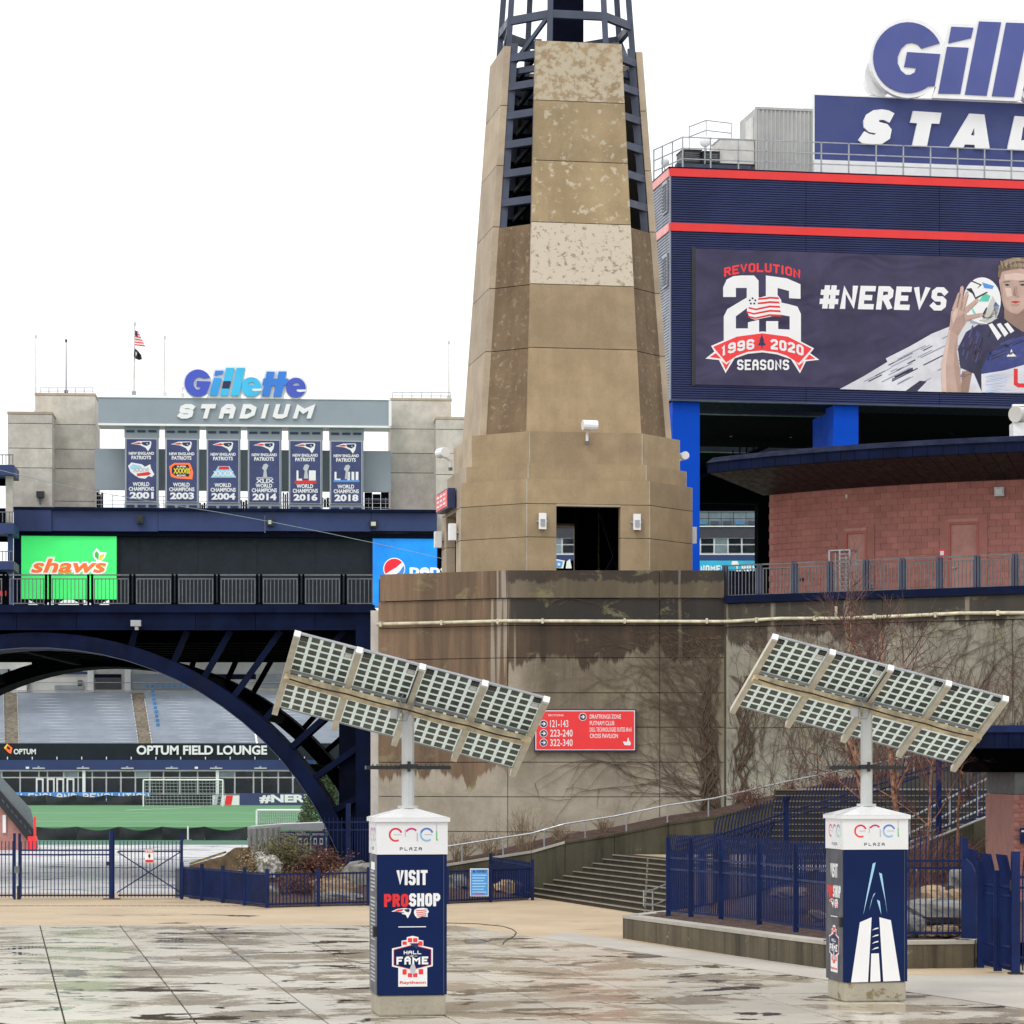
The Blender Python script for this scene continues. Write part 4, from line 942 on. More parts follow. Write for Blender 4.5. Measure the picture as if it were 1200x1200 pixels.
# columns and undercroft
for a, b in ((788, 820), (977, 1006)):
    x0, x1 = BD.u(a, 0.25), BD.u(b, 0.25)
    mb = MB(); mb.box(x0, x1, 0.25, 1.5, 9.2, Z[468]-0.062, BD.M); mb.build('column', m_blue, sb)
mb = MB(); x0 = BD.u(981, 1.51); mb.box(x0, x0+0.6, 1.51, 5.5, 9.2, Z[468]-0.07, BD.M); mb.build('column_fin', m_blue, sb)
mb = MB(); mb.box(-0.0, BW, 3.45, 40, Z[468]+0.6, Z[468]+4, BD.M); mb.build('undercroft_ceiling', m_blackshade, sb)
mb = MB(); mb.box(-1, BW+12, 34, 34.5, 18.9, Z[468]+0.59, BD.M); mb.build('undercroft_wall', m_blackshade, sb)
mb = MB(); mb.box(BD.u(905, 30), BW+12, 33, 33.8, 8, 18.89, BD.M); mb.build('undercroft_wall', m_blackshade, sb)
pbox(BD, 819, 478, 978, 484.5, 6, 6.5, 'undercroft_beam', m_slate, sb)
pbox(BD, 819, 523, 980, 529, 20, 20.5, 'undercroft_beam', m_slate, sb)
pbox(BD, 819, 508, 1200, 509.5, 20, 20.2, 'undercroft_beam', m_navyd, sb)
for px, py in ((857, 505), (927, 506), (1065, 508), (1142, 506), (1159, 508)):
    x, z = BD.hit(px, py, 18); mb = MB(); mb.box(x-0.05, x+0.05, 18, 18.1, z-0.3, z+0.35, BD.M); mb.build('hanger', m_galvd, sb)
for px, py in ((892, 499), (882, 499), (1020, 500), (1080, 501), (1157, 503)):
    x, z = BD.hit(px, py, 22); mb = MB(); mb.box(x-0.16, x+0.16, 22, 22.2, z-0.03, z+0.05, BD.M); mb.build('ceiling_lamp', m_whited, sb)
mb = MB(); mb.bar(BD.wh(1115, 508, 14), BD.wh(1133, 476, 14), 0.35); mb.build('raker_brace', m_navyd, sb)
mb = MB(); mb.bar(BD.wh(820, 560, 20), BD.wh(905, 520, 20), 0.2)
for k in range(9): mb.bar(BD.wh(835+k*8, 553-k*4, 20), BD.wh(835+k*8, 540-k*4, 20), 0.06)
mb.build('stair_rail', m_navyd, sb)

# rooftop fittings
ZR = Z[197]+0.06
t = thing('rooftop_railing', 'thin steel railing along the edge of the stadium building roof', 'railing', BD.w(12, 0.35, ZR))
x = BD.u(800, 0.35); n = 0; ztr = BD.hit(1004, 168, 0.35)[1]; xs = []
ps = unit_mesh('post', lambda b: b.box(-0.03, 0.03, -0.03, 0.03, 0, ztr-ZR), m_galv)
while x < BW: inst('post', ps, BD.w(x, 0.35, ZR), t, BD.a); xs.append(x); x += 1.27
for q in (1.0, 0.66, 0.33):
    mb = MB(); z = ZR+(ztr-ZR)*q; mb.box(xs[0], BW, 0.32, 0.37, z-0.045, z, BD.M); mb.build('rail', m_galv, t)
    mb = MB(); mb.bar(BD.w(xs[0], 0.35, z-0.02), BD.w(-0.0, 3.2, z-0.02), 0.045); mb.build('rail', m_galv, t)
for q in (0.35, 0.7, 1.0):
    inst('post', ps, BD.w(xs[0]*(1-q), 0.35+2.85*q, ZR), t, BD.a)
t = thing('roof_access_frame', 'taller hooped guard frame at the left end of the roof', 'guard rail', BD.w(1.5, 2.4, ZR))
mb = MB(); H = BD.hit(830, 143.5, 2.4)[1]; a, b, c = BD.u(812.5, 2.4), BD.u(825, 2.4), BD.u(857, 2.4)
for z in (H, H-0.45): mb.bar(BD.w(b, 2.0, z), BD.w(c, 2.4, z), 0.04); mb.bar(BD.w(a, 3.2, z-0.05), BD.w(b, 2.0, z), 0.04)
mb.build('rail', m_galv, t)
for q, yq in ((a, 3.2), (b, 2.0), (c, 2.4)): mb = MB(); mb.bar(BD.w(q, yq, ZR), BD.w(q, yq, H), 0.045); mb.build('post', m_galv, t)
def roofbox(px0, py0, px1, py1, d0, d1, name, label, cat, m, grill=None):
    t = thing(name, label, cat, BD.w((BD.u(px0, d0)+BD.u(px1, d0))/2, d0, ZR))
    x0, x1 = BD.u(px0, d0), BD.u(px1, d0); z1 = BD.hit(px0, py0, d0)[1]; z0 = max(ZR+0.002, BD.hit(px0, py1, d0)[1])
    mb = MB(); mb.box(x0, x1, d0, d1, z0, z1, BD.M); mb.build('casing', m, t)
    mb = MB(); mb.box(x0-0.03, x1+0.03, d0-0.03, d1+0.03, z1+0.001, z1+0.05, BD.M); mb.build('lid', m, t)
    if grill:
        for k in range(5): mb = MB(); z = z0+(z1-z0)*(0.15+0.15*k); mb.box(x0+0.08, x1-0.08, d0-0.035, d0-0.002, z, z+0.04, BD.M); mb.build('slat', grill, t)
    return t
roofbox(843.5, 163, 884, 191, 1.5, 3.0, 'rooftop_unit', 'white boxy air unit on the roof left of the container', 'air unit', m_whited)
roofbox(800, 176, 822, 191, 1.8, 3.0, 'black_cooling_unit', 'black finned cooling unit at the left roof corner', 'cooling unit', m_blk, m_galvd)
roofbox(824, 178, 843, 191, 1.4, 2.6, 'black_cooling_unit', 'black finned cooling unit beside the white air unit', 'cooling unit', m_blk, m_galvd)
t = thing('cable_tray', 'low grey cable tray on feet along the roof edge', 'cable tray', BD.w(1.8, 0.9, ZR))
mb = MB(); mb.box(0.5, 3.9, 0.8, 1.2, ZR+0.15, ZR+0.35, BD.M); mb.build('tray', m_slate, t)
for x in (0.8, 2.2, 3.5): mb = MB(); mb.box(x, x+0.1, 0.85, 1.15, ZR, ZR+0.148, BD.M); mb.build('foot', m_galv, t)
def dish(px, py, d, label, s=1.0):
    x, z = BD.hit(px, py, d); t = thing('roof_dish', label, 'antenna', BD.w(x, d, ZR), 'small white antennas on the roof edge')
    mb = MB(); mb.bar(BD.w(x, d, ZR), BD.w(x, d, z), 0.05); mb.build('mast', m_galv, t)
    mb = MB(); c = BD.w(x, d, z); rings = []
    for i in range(4):
        r = 0.27*s*math.sin(i/3*1.3); rings += [c+Vector((r*math.cos(q*R(36)), -0.2*s+0.12*s*math.cos(i/3*1.3)*-1+0.2*s, r*math.sin(q*R(36)))) for q in range(10)]
    mb.add(rings, [(i*10+j, i*10+(j+1) % 10, (i+1)*10+(j+1) % 10, (i+1)*10+j) for i in range(3) for j in range(10)]); mb.build('reflector', m_white, t)
dish(826, 166, 1.0, 'white dish antenna before the taller guard frame'); dish(779, 190, 3.0, 'white dish antenna at the far left roof corner', 0.8)
t = thing('shipping_container', 'grey corrugated shipping container standing on the stadium roof', 'container', BD.w(4.2, 1.6, ZR))
x0, x1 = BD.u(885, 1.4), BD.u(953.5, 1.4); zt_ = BD.hit(885, 125, 1.4)[1]; z0_ = ZR+0.22
mb = MB(); mb.box(x0+.06, x1-.02, 1.46, 4.4, z0_, zt_-0.02, BD.M); mb.build('body', m_contg, t)
mb = MB(); vs = []; n = 13
for i in range(n):
    a = x0+0.1+(x1-x0-0.2)*i/n; s = (x1-x0-0.2)/n
    for q, d in ((0, 1.455), (0.18, 1.40), (0.5, 1.40), (0.68, 1.455)): vs += [BD.w(a+s*q, d, z0_+0.14), BD.w(a+s*q, d, zt_-0.12)]
mb.add(vs, [(2*i, 2*i+2, 2*i+3, 2*i+1) for i in range(len(vs)//2-1)]); mb.build('corrugated_wall', m_contg, t)
for a, b, c, d in ((x0, x1, z0_, z0_+0.13), (x0, x1, zt_-0.11, zt_)): mb = MB(); mb.box(a, b, 1.385, 1.45, c, d, BD.M); mb.build('frame_rail', m_contg, t)
for a in (x0, x1-0.1): mb = MB(); mb.box(a, a+0.1, 1.385, 1.45, z0_+.131, zt_-.111, BD.M); mb.build('corner_post', m_contg, t)
mb = MB(); mb.box(x0+0.02, x0+0.058, 1.9, 3.2, z0_+0.1, zt_-0.3, BD.M); mb.build('door', m_whited, t)
mb = MB(); mb.box(x0+0.2, x1, 1.3, 4.5, ZR, z0_-0.002, BD.M); mb.build('base_skid', m_whited, t)
# big rooftop sign
sg = thing('rooftop_sign', 'huge blue stadium name sign with white lettering on the roof', 'sign', BD.w(14, 1.5, ZR))
x0 = BD.u(953, 1.35); zt_ = BD.hit(953, 109.5, 1.35)[1]; zl = BD.hit(953, 187.5, 1.35)[1]
mb = MB(); mb.box(x0+0.06, BW-0.5, 1.35, 1.5, zl, zt_-0.07, BD.M); mb.build('panel', mat('sign_blue_panel', (0.03, 0.048, 0.19), 0.5, 0, 0.08, 0.3), sg)
mb = MB(); mb.box(x0, x0+0.055, 1.33, 3.0, zl, zt_, BD.M); mb.box(x0+0.056, BW-0.5, 1.33, 3.0, zt_-0.065, zt_, BD.M); mb.build('white_edging', m_white, sg)
mb = MB(); mb.box(x0+0.0, BW-0.4, 1.2, 1.7, ZR+0.12, zl-0.004, BD.M); mb.build('base_beam', m_white, sg)
mb = MB(); mb.box(x0+0.0, BW-0.4, 1.0, 1.9, ZR, ZR+0.115, BD.M); mb.build('base_channel', m_galv, sg)
for k in range(6): mb = MB(); mb.bar(BD.w(x0+1+k*2.4, 3.2, ZR), BD.w(x0+1+k*2.4, 1.6, zt_-0.3), 0.12); mb.build('rear_brace', m_galv, sg)
q6 = lambda pts: zz(1000, 10, 6.0, pts)
m_sblue = mat('sign_letter_blue', (0.062, 0.082, 0.29), 0.5, 0, 0.06, 0.3)
# white backing shapes, then blue faces
poly_px(BD, q6(ell(390, 348, 272, 280, 40)), 0.72, 'letter_surround', m_white, sg, 0.3)
poly_px(BD, q6([(668, 103), (852, 108), (872, 66), (1290, 82), (1180, 640), (1148, 652), (557, 628), (600, 500)]), 0.66, 'letter_surround', m_white, sg, 0.3)
poly_px(BD, q6(ell(1350, 450, 232, 235, 36)), 0.78, 'letter_surround', m_white, sg, 0.5)
poly_px(BD, q6(ell(190, 470, 108, 150, 24)), 1.3, 'rear_disc', m_white, sg, 0.5)
G = ell(385, 345, 245, 250, 30, 24, 306)+[(572, 545), (612, 320), (380, 305), (358, 410), (445, 418), (432, 448), (400, 465), (370, 465), (335, 435), (312, 385), (312, 340), (335, 285), (375, 247), (415, 240), (455, 252), (480, 282)]
poly_px(BD, q6(G), 0.67, 'letter_g', m_sblue, sg, 0.04)
for pl, nm in (([(690, 127), (845, 134), (828, 208), (668, 245)], 'letter_i_dot'), ([(660, 268), (812, 275), (752, 600), (597, 597)], 'letter_i'), ([(885, 90), (1040, 96), (938, 612), (785, 605)], 'letter_l'), ([(1075, 98), (1240, 104), (1130, 622), (975, 615)], 'letter_l')):
    poly_px(BD, q6(pl), 0.62, nm, m_sblue, sg, 0.035)
poly_px(BD, [q6(ell(1350, 450, 195, 195, 36)), q6([(1300, 400), (1440, 410), (1430, 350), (1370, 325), (1320, 350)])], 0.72, 'letter_e', m_sblue, sg, 0.04)
S_ = [(290, 737), (255, 802), (215, 782), (182, 782), (182, 797), (240, 812), (270, 850), (258, 915), (205, 950), (130, 957), (60, 945), (35, 925), (78, 862), (110, 880), (148, 888), (160, 877), (112, 868), (75, 835), (72, 790), (92, 745), (140, 715), (200, 708), (250, 716)]
T_ = [(420, 720), (620, 733), (605, 810), (550, 808), (518, 968), (415, 963), (450, 806), (400, 802)]
A_ = [[(815, 738), (922, 745), (960, 990), (858, 985), (853, 958), (785, 955), (772, 982), (675, 975)], [(850, 838), (853, 893), (827, 890)]]
D_ = [[(1135, 755), (1270, 765), (1325, 810), (1325, 890), (1280, 970), (1210, 1000), (1083, 992)], [(1195, 830), (1235, 838), (1225, 915), (1180, 930)]]
for pl, nm in ((S_, 'letter_s'), (T_, 'letter_t')): poly_px(BD, q6(pl), 1.22, nm, m_textw, sg, 0.12)
for pl, nm in ((A_, 'letter_a'), (D_, 'letter_d')): poly_px(BD, [q6(l) for l in pl], 1.22, nm, m_textw, sg, 0.12)

# printed banner on the cladding
bn = thing('printed_banner', 'huge navy printed banner of a footballer and 25 seasons crest', 'banner', BD.wh(1000, 458, -0.06))
bnt = m_bfield.node_tree; bump(bnt, bnt.nodes['Principled BSDF'], noise(bnt, 0.30, (1, 1, 1.4), 2, 0.4, 1.2), 0.7, 0.4)
X0 = BD.u(815, -0.06); X1 = BD.u(1330, -0.06); ZB1 = BD.hit(815, 291, -0.06)[1]; ZB0 = BD.hit(815, 450.5, -0.06)[1]
mb = MB(); mb.box(X0, X1, -0.06, -0.012, ZB0, ZB1, BD.M); mb.build('fabric', m_bfield, bn)
mb = MB(); mb.box(X0-0.16, X0-0.004, -0.05, 0.02, ZB0-0.05, ZB1+0.05, BD.M); mb.build('edge_rod', m_blk, bn)
q7 = lambda pts: zz(800, 280, 7.0588, pts)
q3 = lambda pts: zz(1060, 280, 6.0, pts)
Lr = [-0.064-0.004*i for i in range(8)]
def bp(pts, lv, name, m, q=q7):
    if isinstance(pts[0][0], (tuple, list)): return poly_px(BD, [q(l) for l in pts], Lr[lv], name, m, bn)
    return poly_px(BD, q(pts), Lr[lv], name, m, bn)
bp([(335, 480), (335, 400), (365, 335), (420, 308), (480, 302), (590, 302), (628, 345), (628, 500), (440, 640), (440, 740), (540, 740), (540, 690), (632, 668), (632, 850), (340, 850), (340, 640), (370, 580), (530, 485), (530, 405), (440, 405), (440, 480)], 0, 'numeral_two', m_textw)
bp([(688, 302), (860, 325), (975, 375), (975, 495), (880, 490), (880, 430), (785, 405), (785, 520), (880, 540), (950, 560), (978, 620), (978, 860), (690, 850), (690, 680), (790, 680), (790, 745), (885, 750), (885, 640), (800, 625), (688, 600)], 0, 'numeral_five', m_textw)
bp([(540, 500), (560, 482), (600, 478), (640, 485), (720, 462), (785, 462), (815, 505), (825, 600), (800, 640), (740, 640), (700, 648), (600, 668), (560, 655), (530, 600)], 1, 'flag_emblem', m_textw)
for k in range(5):
    x0_ = (625, 620, 545, 530, 540)[k]; yy = 490+k*36
    bp([(x0_, yy), (x0_+60, yy-6 if k < 2 else yy+14), (720, yy-12), (790+k*6, yy-8), (800+k*4, yy+8), (720, yy+4), (x0_+60, yy+10 if k < 2 else yy+28), (x0_, yy+14)], 2, 'flag_stripe', m_textr)
for a in range(5): bp(ell(578+24*math.cos(a*1.257+1.57), 515-24*math.sin(a*1.257+1.57), 9, 9, 6), 2, 'ball_patch', m_textk)
bp([(235, 885), (450, 792), (660, 765), (870, 792), (1087, 905), (1055, 945), (1130, 1000), (1020, 1012), (970, 1112), (895, 995), (780, 955), (660, 938), (540, 950), (430, 988), (355, 1110), (300, 1002), (188, 990), (262, 932)], 3, 'ribbon_edge', m_textw)
bp([(252, 892), (450, 808), (660, 780), (870, 808), (1068, 908), (960, 1028), (860, 965), (780, 938), (660, 922), (540, 933), (450, 965), (360, 1022)], 4, 'ribbon', m_signred)
bp([(222, 978), (275, 945), (318, 990)], 4, 'ribbon_tail', m_signred); bp([(1098, 990), (1048, 955), (1012, 1000)], 4, 'ribbon_tail', m_signred)
bp([(322, 1008), (362, 1040), (400, 1005), (357, 1085)], 4, 'ribbon_tail', m_signred); bp([(928, 1005), (962, 1045), (1005, 1010), (970, 1088)], 4, 'ribbon_tail', m_signred)
bp([(655, 790), (676, 845), (668, 845), (690, 880), (660, 882), (660, 905), (650, 905), (650, 882), (620, 880), (642, 845), (634, 845)], 5, 'tree_mark', m_textn)
def b7(s, x0, y0, x1, y1, lv, name, m, wt=0.3, warp=None, sh=0.0):
    (a, b), (c, d) = q7([(x0, y0), (x1, y1)])
    wp = None if not warp else (lambda px, py: (px, py+warp(px)))
    return text_px(BD, s, (a, b, c, d), Lr[lv], name, m, bn, wt, sh, 0.2, wp)
cx7 = 800+660/7.0588
b7('1996', 318, 822, 592, 908, 5, 'lettering', m_textw, 0.32, lambda px: ((px-cx7)/7.2)**2*0.5*0.38+0.3)
b7('2020', 728, 822, 1000, 908, 5, 'lettering', m_textw, 0.32, lambda px: ((px-cx7)/7.2)**2*0.5*0.38+0.3)
b7('SEASONS', 450, 998, 880, 1085, 5, 'lettering', m_textw, 0.28)
b7('REVOLUTION', 343, 200, 972, 275, 0, 'lettering', m_signred, 0.3, lambda px: ((px-cx7)/12)**2*0.5+(px-cx7)*0.03)
text_px(BD, '#NEREVS', (959.5, 334, 1111, 361.5), Lr[0], 'lettering', m_textw, bn, 0.32, 0.12, 0.16, lambda px, py: (px, py+(px-960)*0.018))
# brush strokes and the player, flat print
poly_px(BD, [(984, 456), (1012, 441), (1040, 424), (1038, 420), (1066, 406), (1092, 391), (1112, 383), (1140, 366), (1166, 372), (1200, 380), (1200, 461), (1110, 459.5)], Lr[0], 'brush_stroke', m_smear, bn)
random.seed(5)
for k in range(34):
    t_ = random.random(); x = 1010+t_*110; y = 452-random.random()*(x-985)*0.48; l = random.uniform(8, 34)
    if y > 455: continue
    poly_px(BD, [(x, y), (x+l, y-l*0.5), (x+l+0.5, y-l*0.5+random.uniform(0.5, 1.5)), (x+1, y+1)], Lr[1], 'bristle_mark', random.choice((m_bfield, m_ballg, m_ballg)), bn)
poly_px(BD, [(1060, 459), (1078, 446), (1086, 447), (1074, 459.3)], Lr[1], 'bristle_mark', m_bfield, bn)
b3 = lambda pts, lv, name, m: bp(pts, lv, name, m, q3)
b3([(375, 770), (432, 655), (520, 600), (600, 585), (690, 540), (760, 560), (830, 645), (990, 640), (1080, 600), (1250, 640), (1420, 760), (1500, 1085), (545, 1080), (488, 945), (470, 940), (392, 905)], 2, 'jersey', m_jersey)
b3([(540, 915), (590, 800), (680, 740), (840, 680), (1100, 690), (1420, 800), (1480, 1000), (1480, 1080), (545, 1080)], 3, 'jersey_front', m_jblue)
b3([(540, 950), (700, 925), (840, 885), (1100, 865), (1450, 880), (1470, 1083), (542, 1079)], 4, 'jersey_print', m_smear)
for k in range(12):
    y = 945+k*11; b3([(560+random.random()*60, y+14), (700+random.random()*80, y-4), (710, y), (570, y+18)], 5, 'bristle_mark', m_lblue)
for i, x in enumerate((590, 648, 700)): b3([(x, 603-i*2), (x+26, 592-i*2), (x+92-i*10, 682-i*18), (x+66-i*10, 712-i*24)], 4, 'shoulder_stripe', m_textw)
b3([(718, 828), (733, 803), (738, 812), (751, 773), (772, 812), (788, 826)], 4, 'sport_mark', m_textw)
text_px(BD, 'U', (1188, 432, 1206, 454), Lr[5], 'lettering', m_textr, bn, 0.3)
b3([(395, 1078), (405, 930), (478, 925), (450, 1078)], 1, 'upper_arm', m_skind)
b3([(262, 1075), (258, 870), (296, 720), (320, 590), (328, 510), (372, 470), (440, 500), (432, 590), (376, 680), (368, 790), (392, 930), (400, 1076)], 3, 'forearm', m_skin)
b3(ell(545, 436, 132, 166, 32), 3, 'football', m_textw)
b3([(545, 305), (630, 330), (618, 352), (560, 345)], 4, 'ball_panel', m_lblue); b3([(560, 380), (605, 400), (590, 440), (520, 440)], 4, 'ball_panel', m_ballc); b3([(470, 470), (500, 520), (520, 545), (480, 520)], 4, 'ball_panel', m_ballc)
b3([(640, 440), (668, 470), (640, 560), (625, 470)], 4, 'ball_panel', m_lblue); b3([(450, 560), (520, 590), (600, 600), (540, 600), (470, 590)], 4, 'ball_panel', m_ballg)
for pts in ([(470, 290), (545, 322), (510, 350), (515, 342), (530, 324), (470, 300)], [(430, 350), (470, 345), (490, 380), (500, 410), (580, 370), (585, 378), (498, 425), (478, 385), (440, 360)], [(540, 540), (575, 480), (582, 486), (560, 560), (600, 545), (640, 470), (630, 540), (600, 560)], [(520, 570), (560, 575), (590, 560), (595, 566), (560, 585)]):
    b3(pts, 4, 'ball_line', m_textk)
for a, b, wd in (((385, 490), (405, 340), 20), ((405, 500), (440, 375), 18), ((430, 505), (512, 428), 20), ((425, 560), (545, 532), 21), ((350, 500), (385, 385), 18)):
    dx, dy = b[0]-a[0], b[1]-a[1]; L = math.hypot(dx, dy); nx, ny = -dy/L*wd, dx/L*wd
    b3([(a[0]+nx, a[1]+ny), (a[0]-nx, a[1]-ny), (b[0]-nx*0.6, b[1]-ny*0.6), (b[0]+dx/L*12, b[1]+dy/L*12), (b[0]+nx*0.6, b[1]+ny*0.6)], 5, 'finger', m_skin)
b3([(700, 480), (702, 560), (765, 610), (835, 655), (905, 560), (885, 480)], 3, 'neck', m_skind)
b3([(664, 290), (672, 350), (684, 430), (702, 488), (740, 515), (790, 528), (835, 520), (880, 490), (903, 420), (912, 300), (900, 215), (800, 200), (690, 215)], 4, 'face', m_skin)
b3([(655, 262), (660, 190), (700, 150), (760, 130), (830, 128), (900, 150), (930, 230), (912, 290), (885, 228), (820, 205), (720, 222), (680, 232), (672, 285)], 5, 'hair', m_hair)
b3([(700, 322), (722, 315), (742, 323), (722, 330)], 6, 'eye', m_textk); b3([(808, 322), (830, 314), (852, 322), (830, 330)], 6, 'eye', m_textk)
b3([(692, 300), (742, 294), (742, 301), (694, 308)], 6, 'eyebrow', m_hair); b3([(805, 298), (855, 292), (858, 300), (806, 305)], 6, 'eyebrow', m_hair)
b3([(772, 330), (764, 395), (778, 402), (790, 398), (782, 392)], 6, 'nose', m_skind); b3([(748, 442), (780, 436), (815, 442), (780, 454)], 6, 'mouth', m_textr)

m_skinl = mat('printed_skin_light', (0.66, 0.50, 0.43), 0.55, 0, 0.08, 2)
m_skinm = mat('printed_skin_mid', (0.42, 0.28, 0.23), 0.55, 0, 0.12, 2)
m_hairl = mat('printed_hair_light', (0.33, 0.25, 0.17), 0.6, 0, 0.3, 5)
b3([(672, 300), (690, 305), (692, 400), (710, 470), (745, 512), (740, 516), (702, 488), (684, 430), (672, 350)], 5, 'face_shade', m_skinm)
b3([(850, 330), (905, 300), (903, 420), (880, 490), (835, 520), (800, 527), (850, 480), (868, 420)], 5, 'face_shade', m_skind)
b3([(790, 330), (800, 395), (812, 404), (800, 412), (775, 408), (786, 400), (780, 335)], 6, 'nose_shade', m_skinm)
b3([(700, 250), (780, 238), (870, 250), (860, 285), (800, 292), (760, 288), (705, 290)], 5, 'forehead_light', m_skinl)
b3([(705, 345), (750, 345), (755, 400), (720, 410)], 5, 'cheek_light', m_skinl)
b3([(745, 458), (812, 458), (800, 470), (760, 470)], 6, 'lip_shade', m_skinm); b3([(748, 440), (780, 436), (815, 440), (815, 444), (748, 445)], 6, 'lip_line', m_skind)
b3([(676, 165), (720, 145), (800, 132), (870, 150), (840, 160), (780, 155), (730, 175), (700, 200)], 6, 'hair_light', m_hairl); b3([(730, 190), (800, 170), (870, 175), (840, 195), (770, 200)], 6, 'hair_light', m_hairl)
for k in range(14): b3([(672+k*17, 160+(k % 3)*8), (680+k*17, 150+(k % 3)*8), (694+k*15, 205), (688+k*15, 208)], 7, 'hair_strand', m_hair if k % 2 else m_hairl)
b3([(262, 1075), (258, 870), (296, 720), (312, 640), (322, 640), (308, 760), (290, 900), (296, 1075)], 4, 'arm_light', m_skinl); b3([(372, 690), (366, 800), (392, 930), (400, 1076), (372, 1076), (350, 900), (350, 760)], 4, 'arm_shade', m_skinm)
b3([(330, 640), (360, 560), (420, 520), (428, 590), (376, 680)], 4, 'palm_shade', m_skinm); b3([(332, 540), (350, 500), (380, 480), (370, 540), (340, 600)], 6, 'palm_light', m_skinl)
for a, b in (((386, 485), (404, 350)), ((408, 495), (438, 385)), ((436, 500), (505, 436)), ((430, 560), (535, 534))):
    b3([(a[0]+6, a[1]+10), (b[0]+9, b[1]+4), (b[0]+13, b[1]+9), (a[0]+12, a[1]+14)], 6, 'finger_shade', m_skinm); b3([(b[0]-4, b[1]+4), (b[0]+4, b[1]-3), (b[0]+6, b[1]+12), (b[0]-2, b[1]+16)], 6, 'finger_tip', m_skinl)
b3(ell(582, 470, 88, 120, 16, 240, 350)+[(620, 400)], 4, 'ball_shade', m_whited)
rj = random.Random(9)
for k in range(26):
    x = 400+rj.random()*230; y = 640+rj.random()*230; l = 30+rj.random()*70
    b3([(x, y), (x+l*0.35, y-l), (x+l*0.35+8, y-l+5), (x+12, y+6)], 3, 'jersey_fold', rj.choice((m_jerl, m_textk, m_jerd)))
for k in range(18):
    x = 600+rj.random()*240; y = 720+rj.random()*130; l = 40+rj.random()*80
    b3([(x, y), (x+l, y-l*0.4), (x+l+6, y-l*0.4+7), (x+5, y+9)], 4, 'jersey_fold', rj.choice((m_jerl, m_jersey, m_jblue)))
# ================================================================== FAR STAND seen under the building and through the tower
FS = Fr(0, 230, 0)
fs = thing('far_stand', 'distant stadium stand with suite windows and a turquoise team banner', 'stand', FS.wh(780, 760, 0))
pbox(FS, 640, 480, 930, 790, 0.6, 6, 'stand_body', m_blackshade, fs)  # black body added this tall so dark depth covers the sky
for y0, y1, m, d in ((574.5, 581, m_slate, 0.0), (581.3, 582.3, m_textw, -0.1), (583, 588, m_navyd, 0), (617.4, 630, mat('fascia_grey', (0.035, 0.036, 0.05), 0.6), 0), (650.5, 657, m_sky_blue, 0), (669, 790, m_navyd, 0)):
    pbox(FS, 640, y0, 930, y1, d, 0.59, 'fascia_band', m, fs)
for k in range(19):
    a = 641+k*14.6; o = pbox(FS, a, 600, a+14, 607.5, 0.1, 0.3, 'suite_window', m_glassl, fs)
    o2 = pbox(FS, a, 608, a+14, 616, 0.0, 0.3, 'balcony_glass', m_glassl, fs)
    pbox(FS, a+2, 610.5, a+12, 614.5, -0.15, -0.02, 'seat', m_seat if k % 3 == 0 else m_slate, o2)
pbox(FS, 640, 616.2, 930, 617.3, -0.1, 0.58, 'ledge', m_white, fs); pbox(FS, 640, 599, 930, 599.8, 0, 0.2, 'rail', m_galvd, fs)
for k in range(18):
    a = 642.5+k*16.2; o = pbox(FS, a, 630.2, a+16.1, 650.2, 0.15, 0.58, 'window', m_white, fs)
    for (c, d) in ((631, 637.3), (638.8, 647.8)): pbox(FS, a+0.9, c, a+15.2, d, 0.08, 0.145, 'pane', m_glass if k % 4 else m_glassl, o)
tq = pbox(FS, 815, 657, 930, 668.8, -0.1, 0.4, 'team_banner', m_turq, fs)
text_px(FS, 'NOMES', (821, 662.5, 850, 671), -0.12, 'lettering', m_textw, fs, 0.3); text_px(FS, 'LAB', (863, 662, 880, 669.5), -0.12, 'lettering', m_textw, fs, 0.3); text_px(FS, 'HOMES', (882, 662, 912, 669.5), -0.12, 'lettering', m_textw, fs, 0.3)
poly_px(FS, [(858, 657.5), (864, 657.5), (866, 662), (861, 664), (857, 662)], -0.12, 'crest', m_textw, fs)
poly_px(FS, [(650.5, 655), (662, 657), (660, 666), (651, 665.5)], -0.12, 'pennant_edge', m_textw, fs); poly_px(FS, [(651, 656.5), (659.5, 658), (657.5, 665), (651.3, 664.6)], -0.16, 'pennant', m_lblue, fs)
st = [(655+(2.6 if i % 2 == 0 else 1.1)*math.sin(i*math.pi/5), 661.3-(2.6 if i % 2 == 0 else 1.1)*math.cos(i*math.pi/5)) for i in range(10)]
poly_px(FS, st, -0.2, 'star', m_textw, fs); poly_px(FS, [(664, 658), (668, 655), (670, 666), (663, 666)], -0.12, 'white_panel', m_textw, fs)

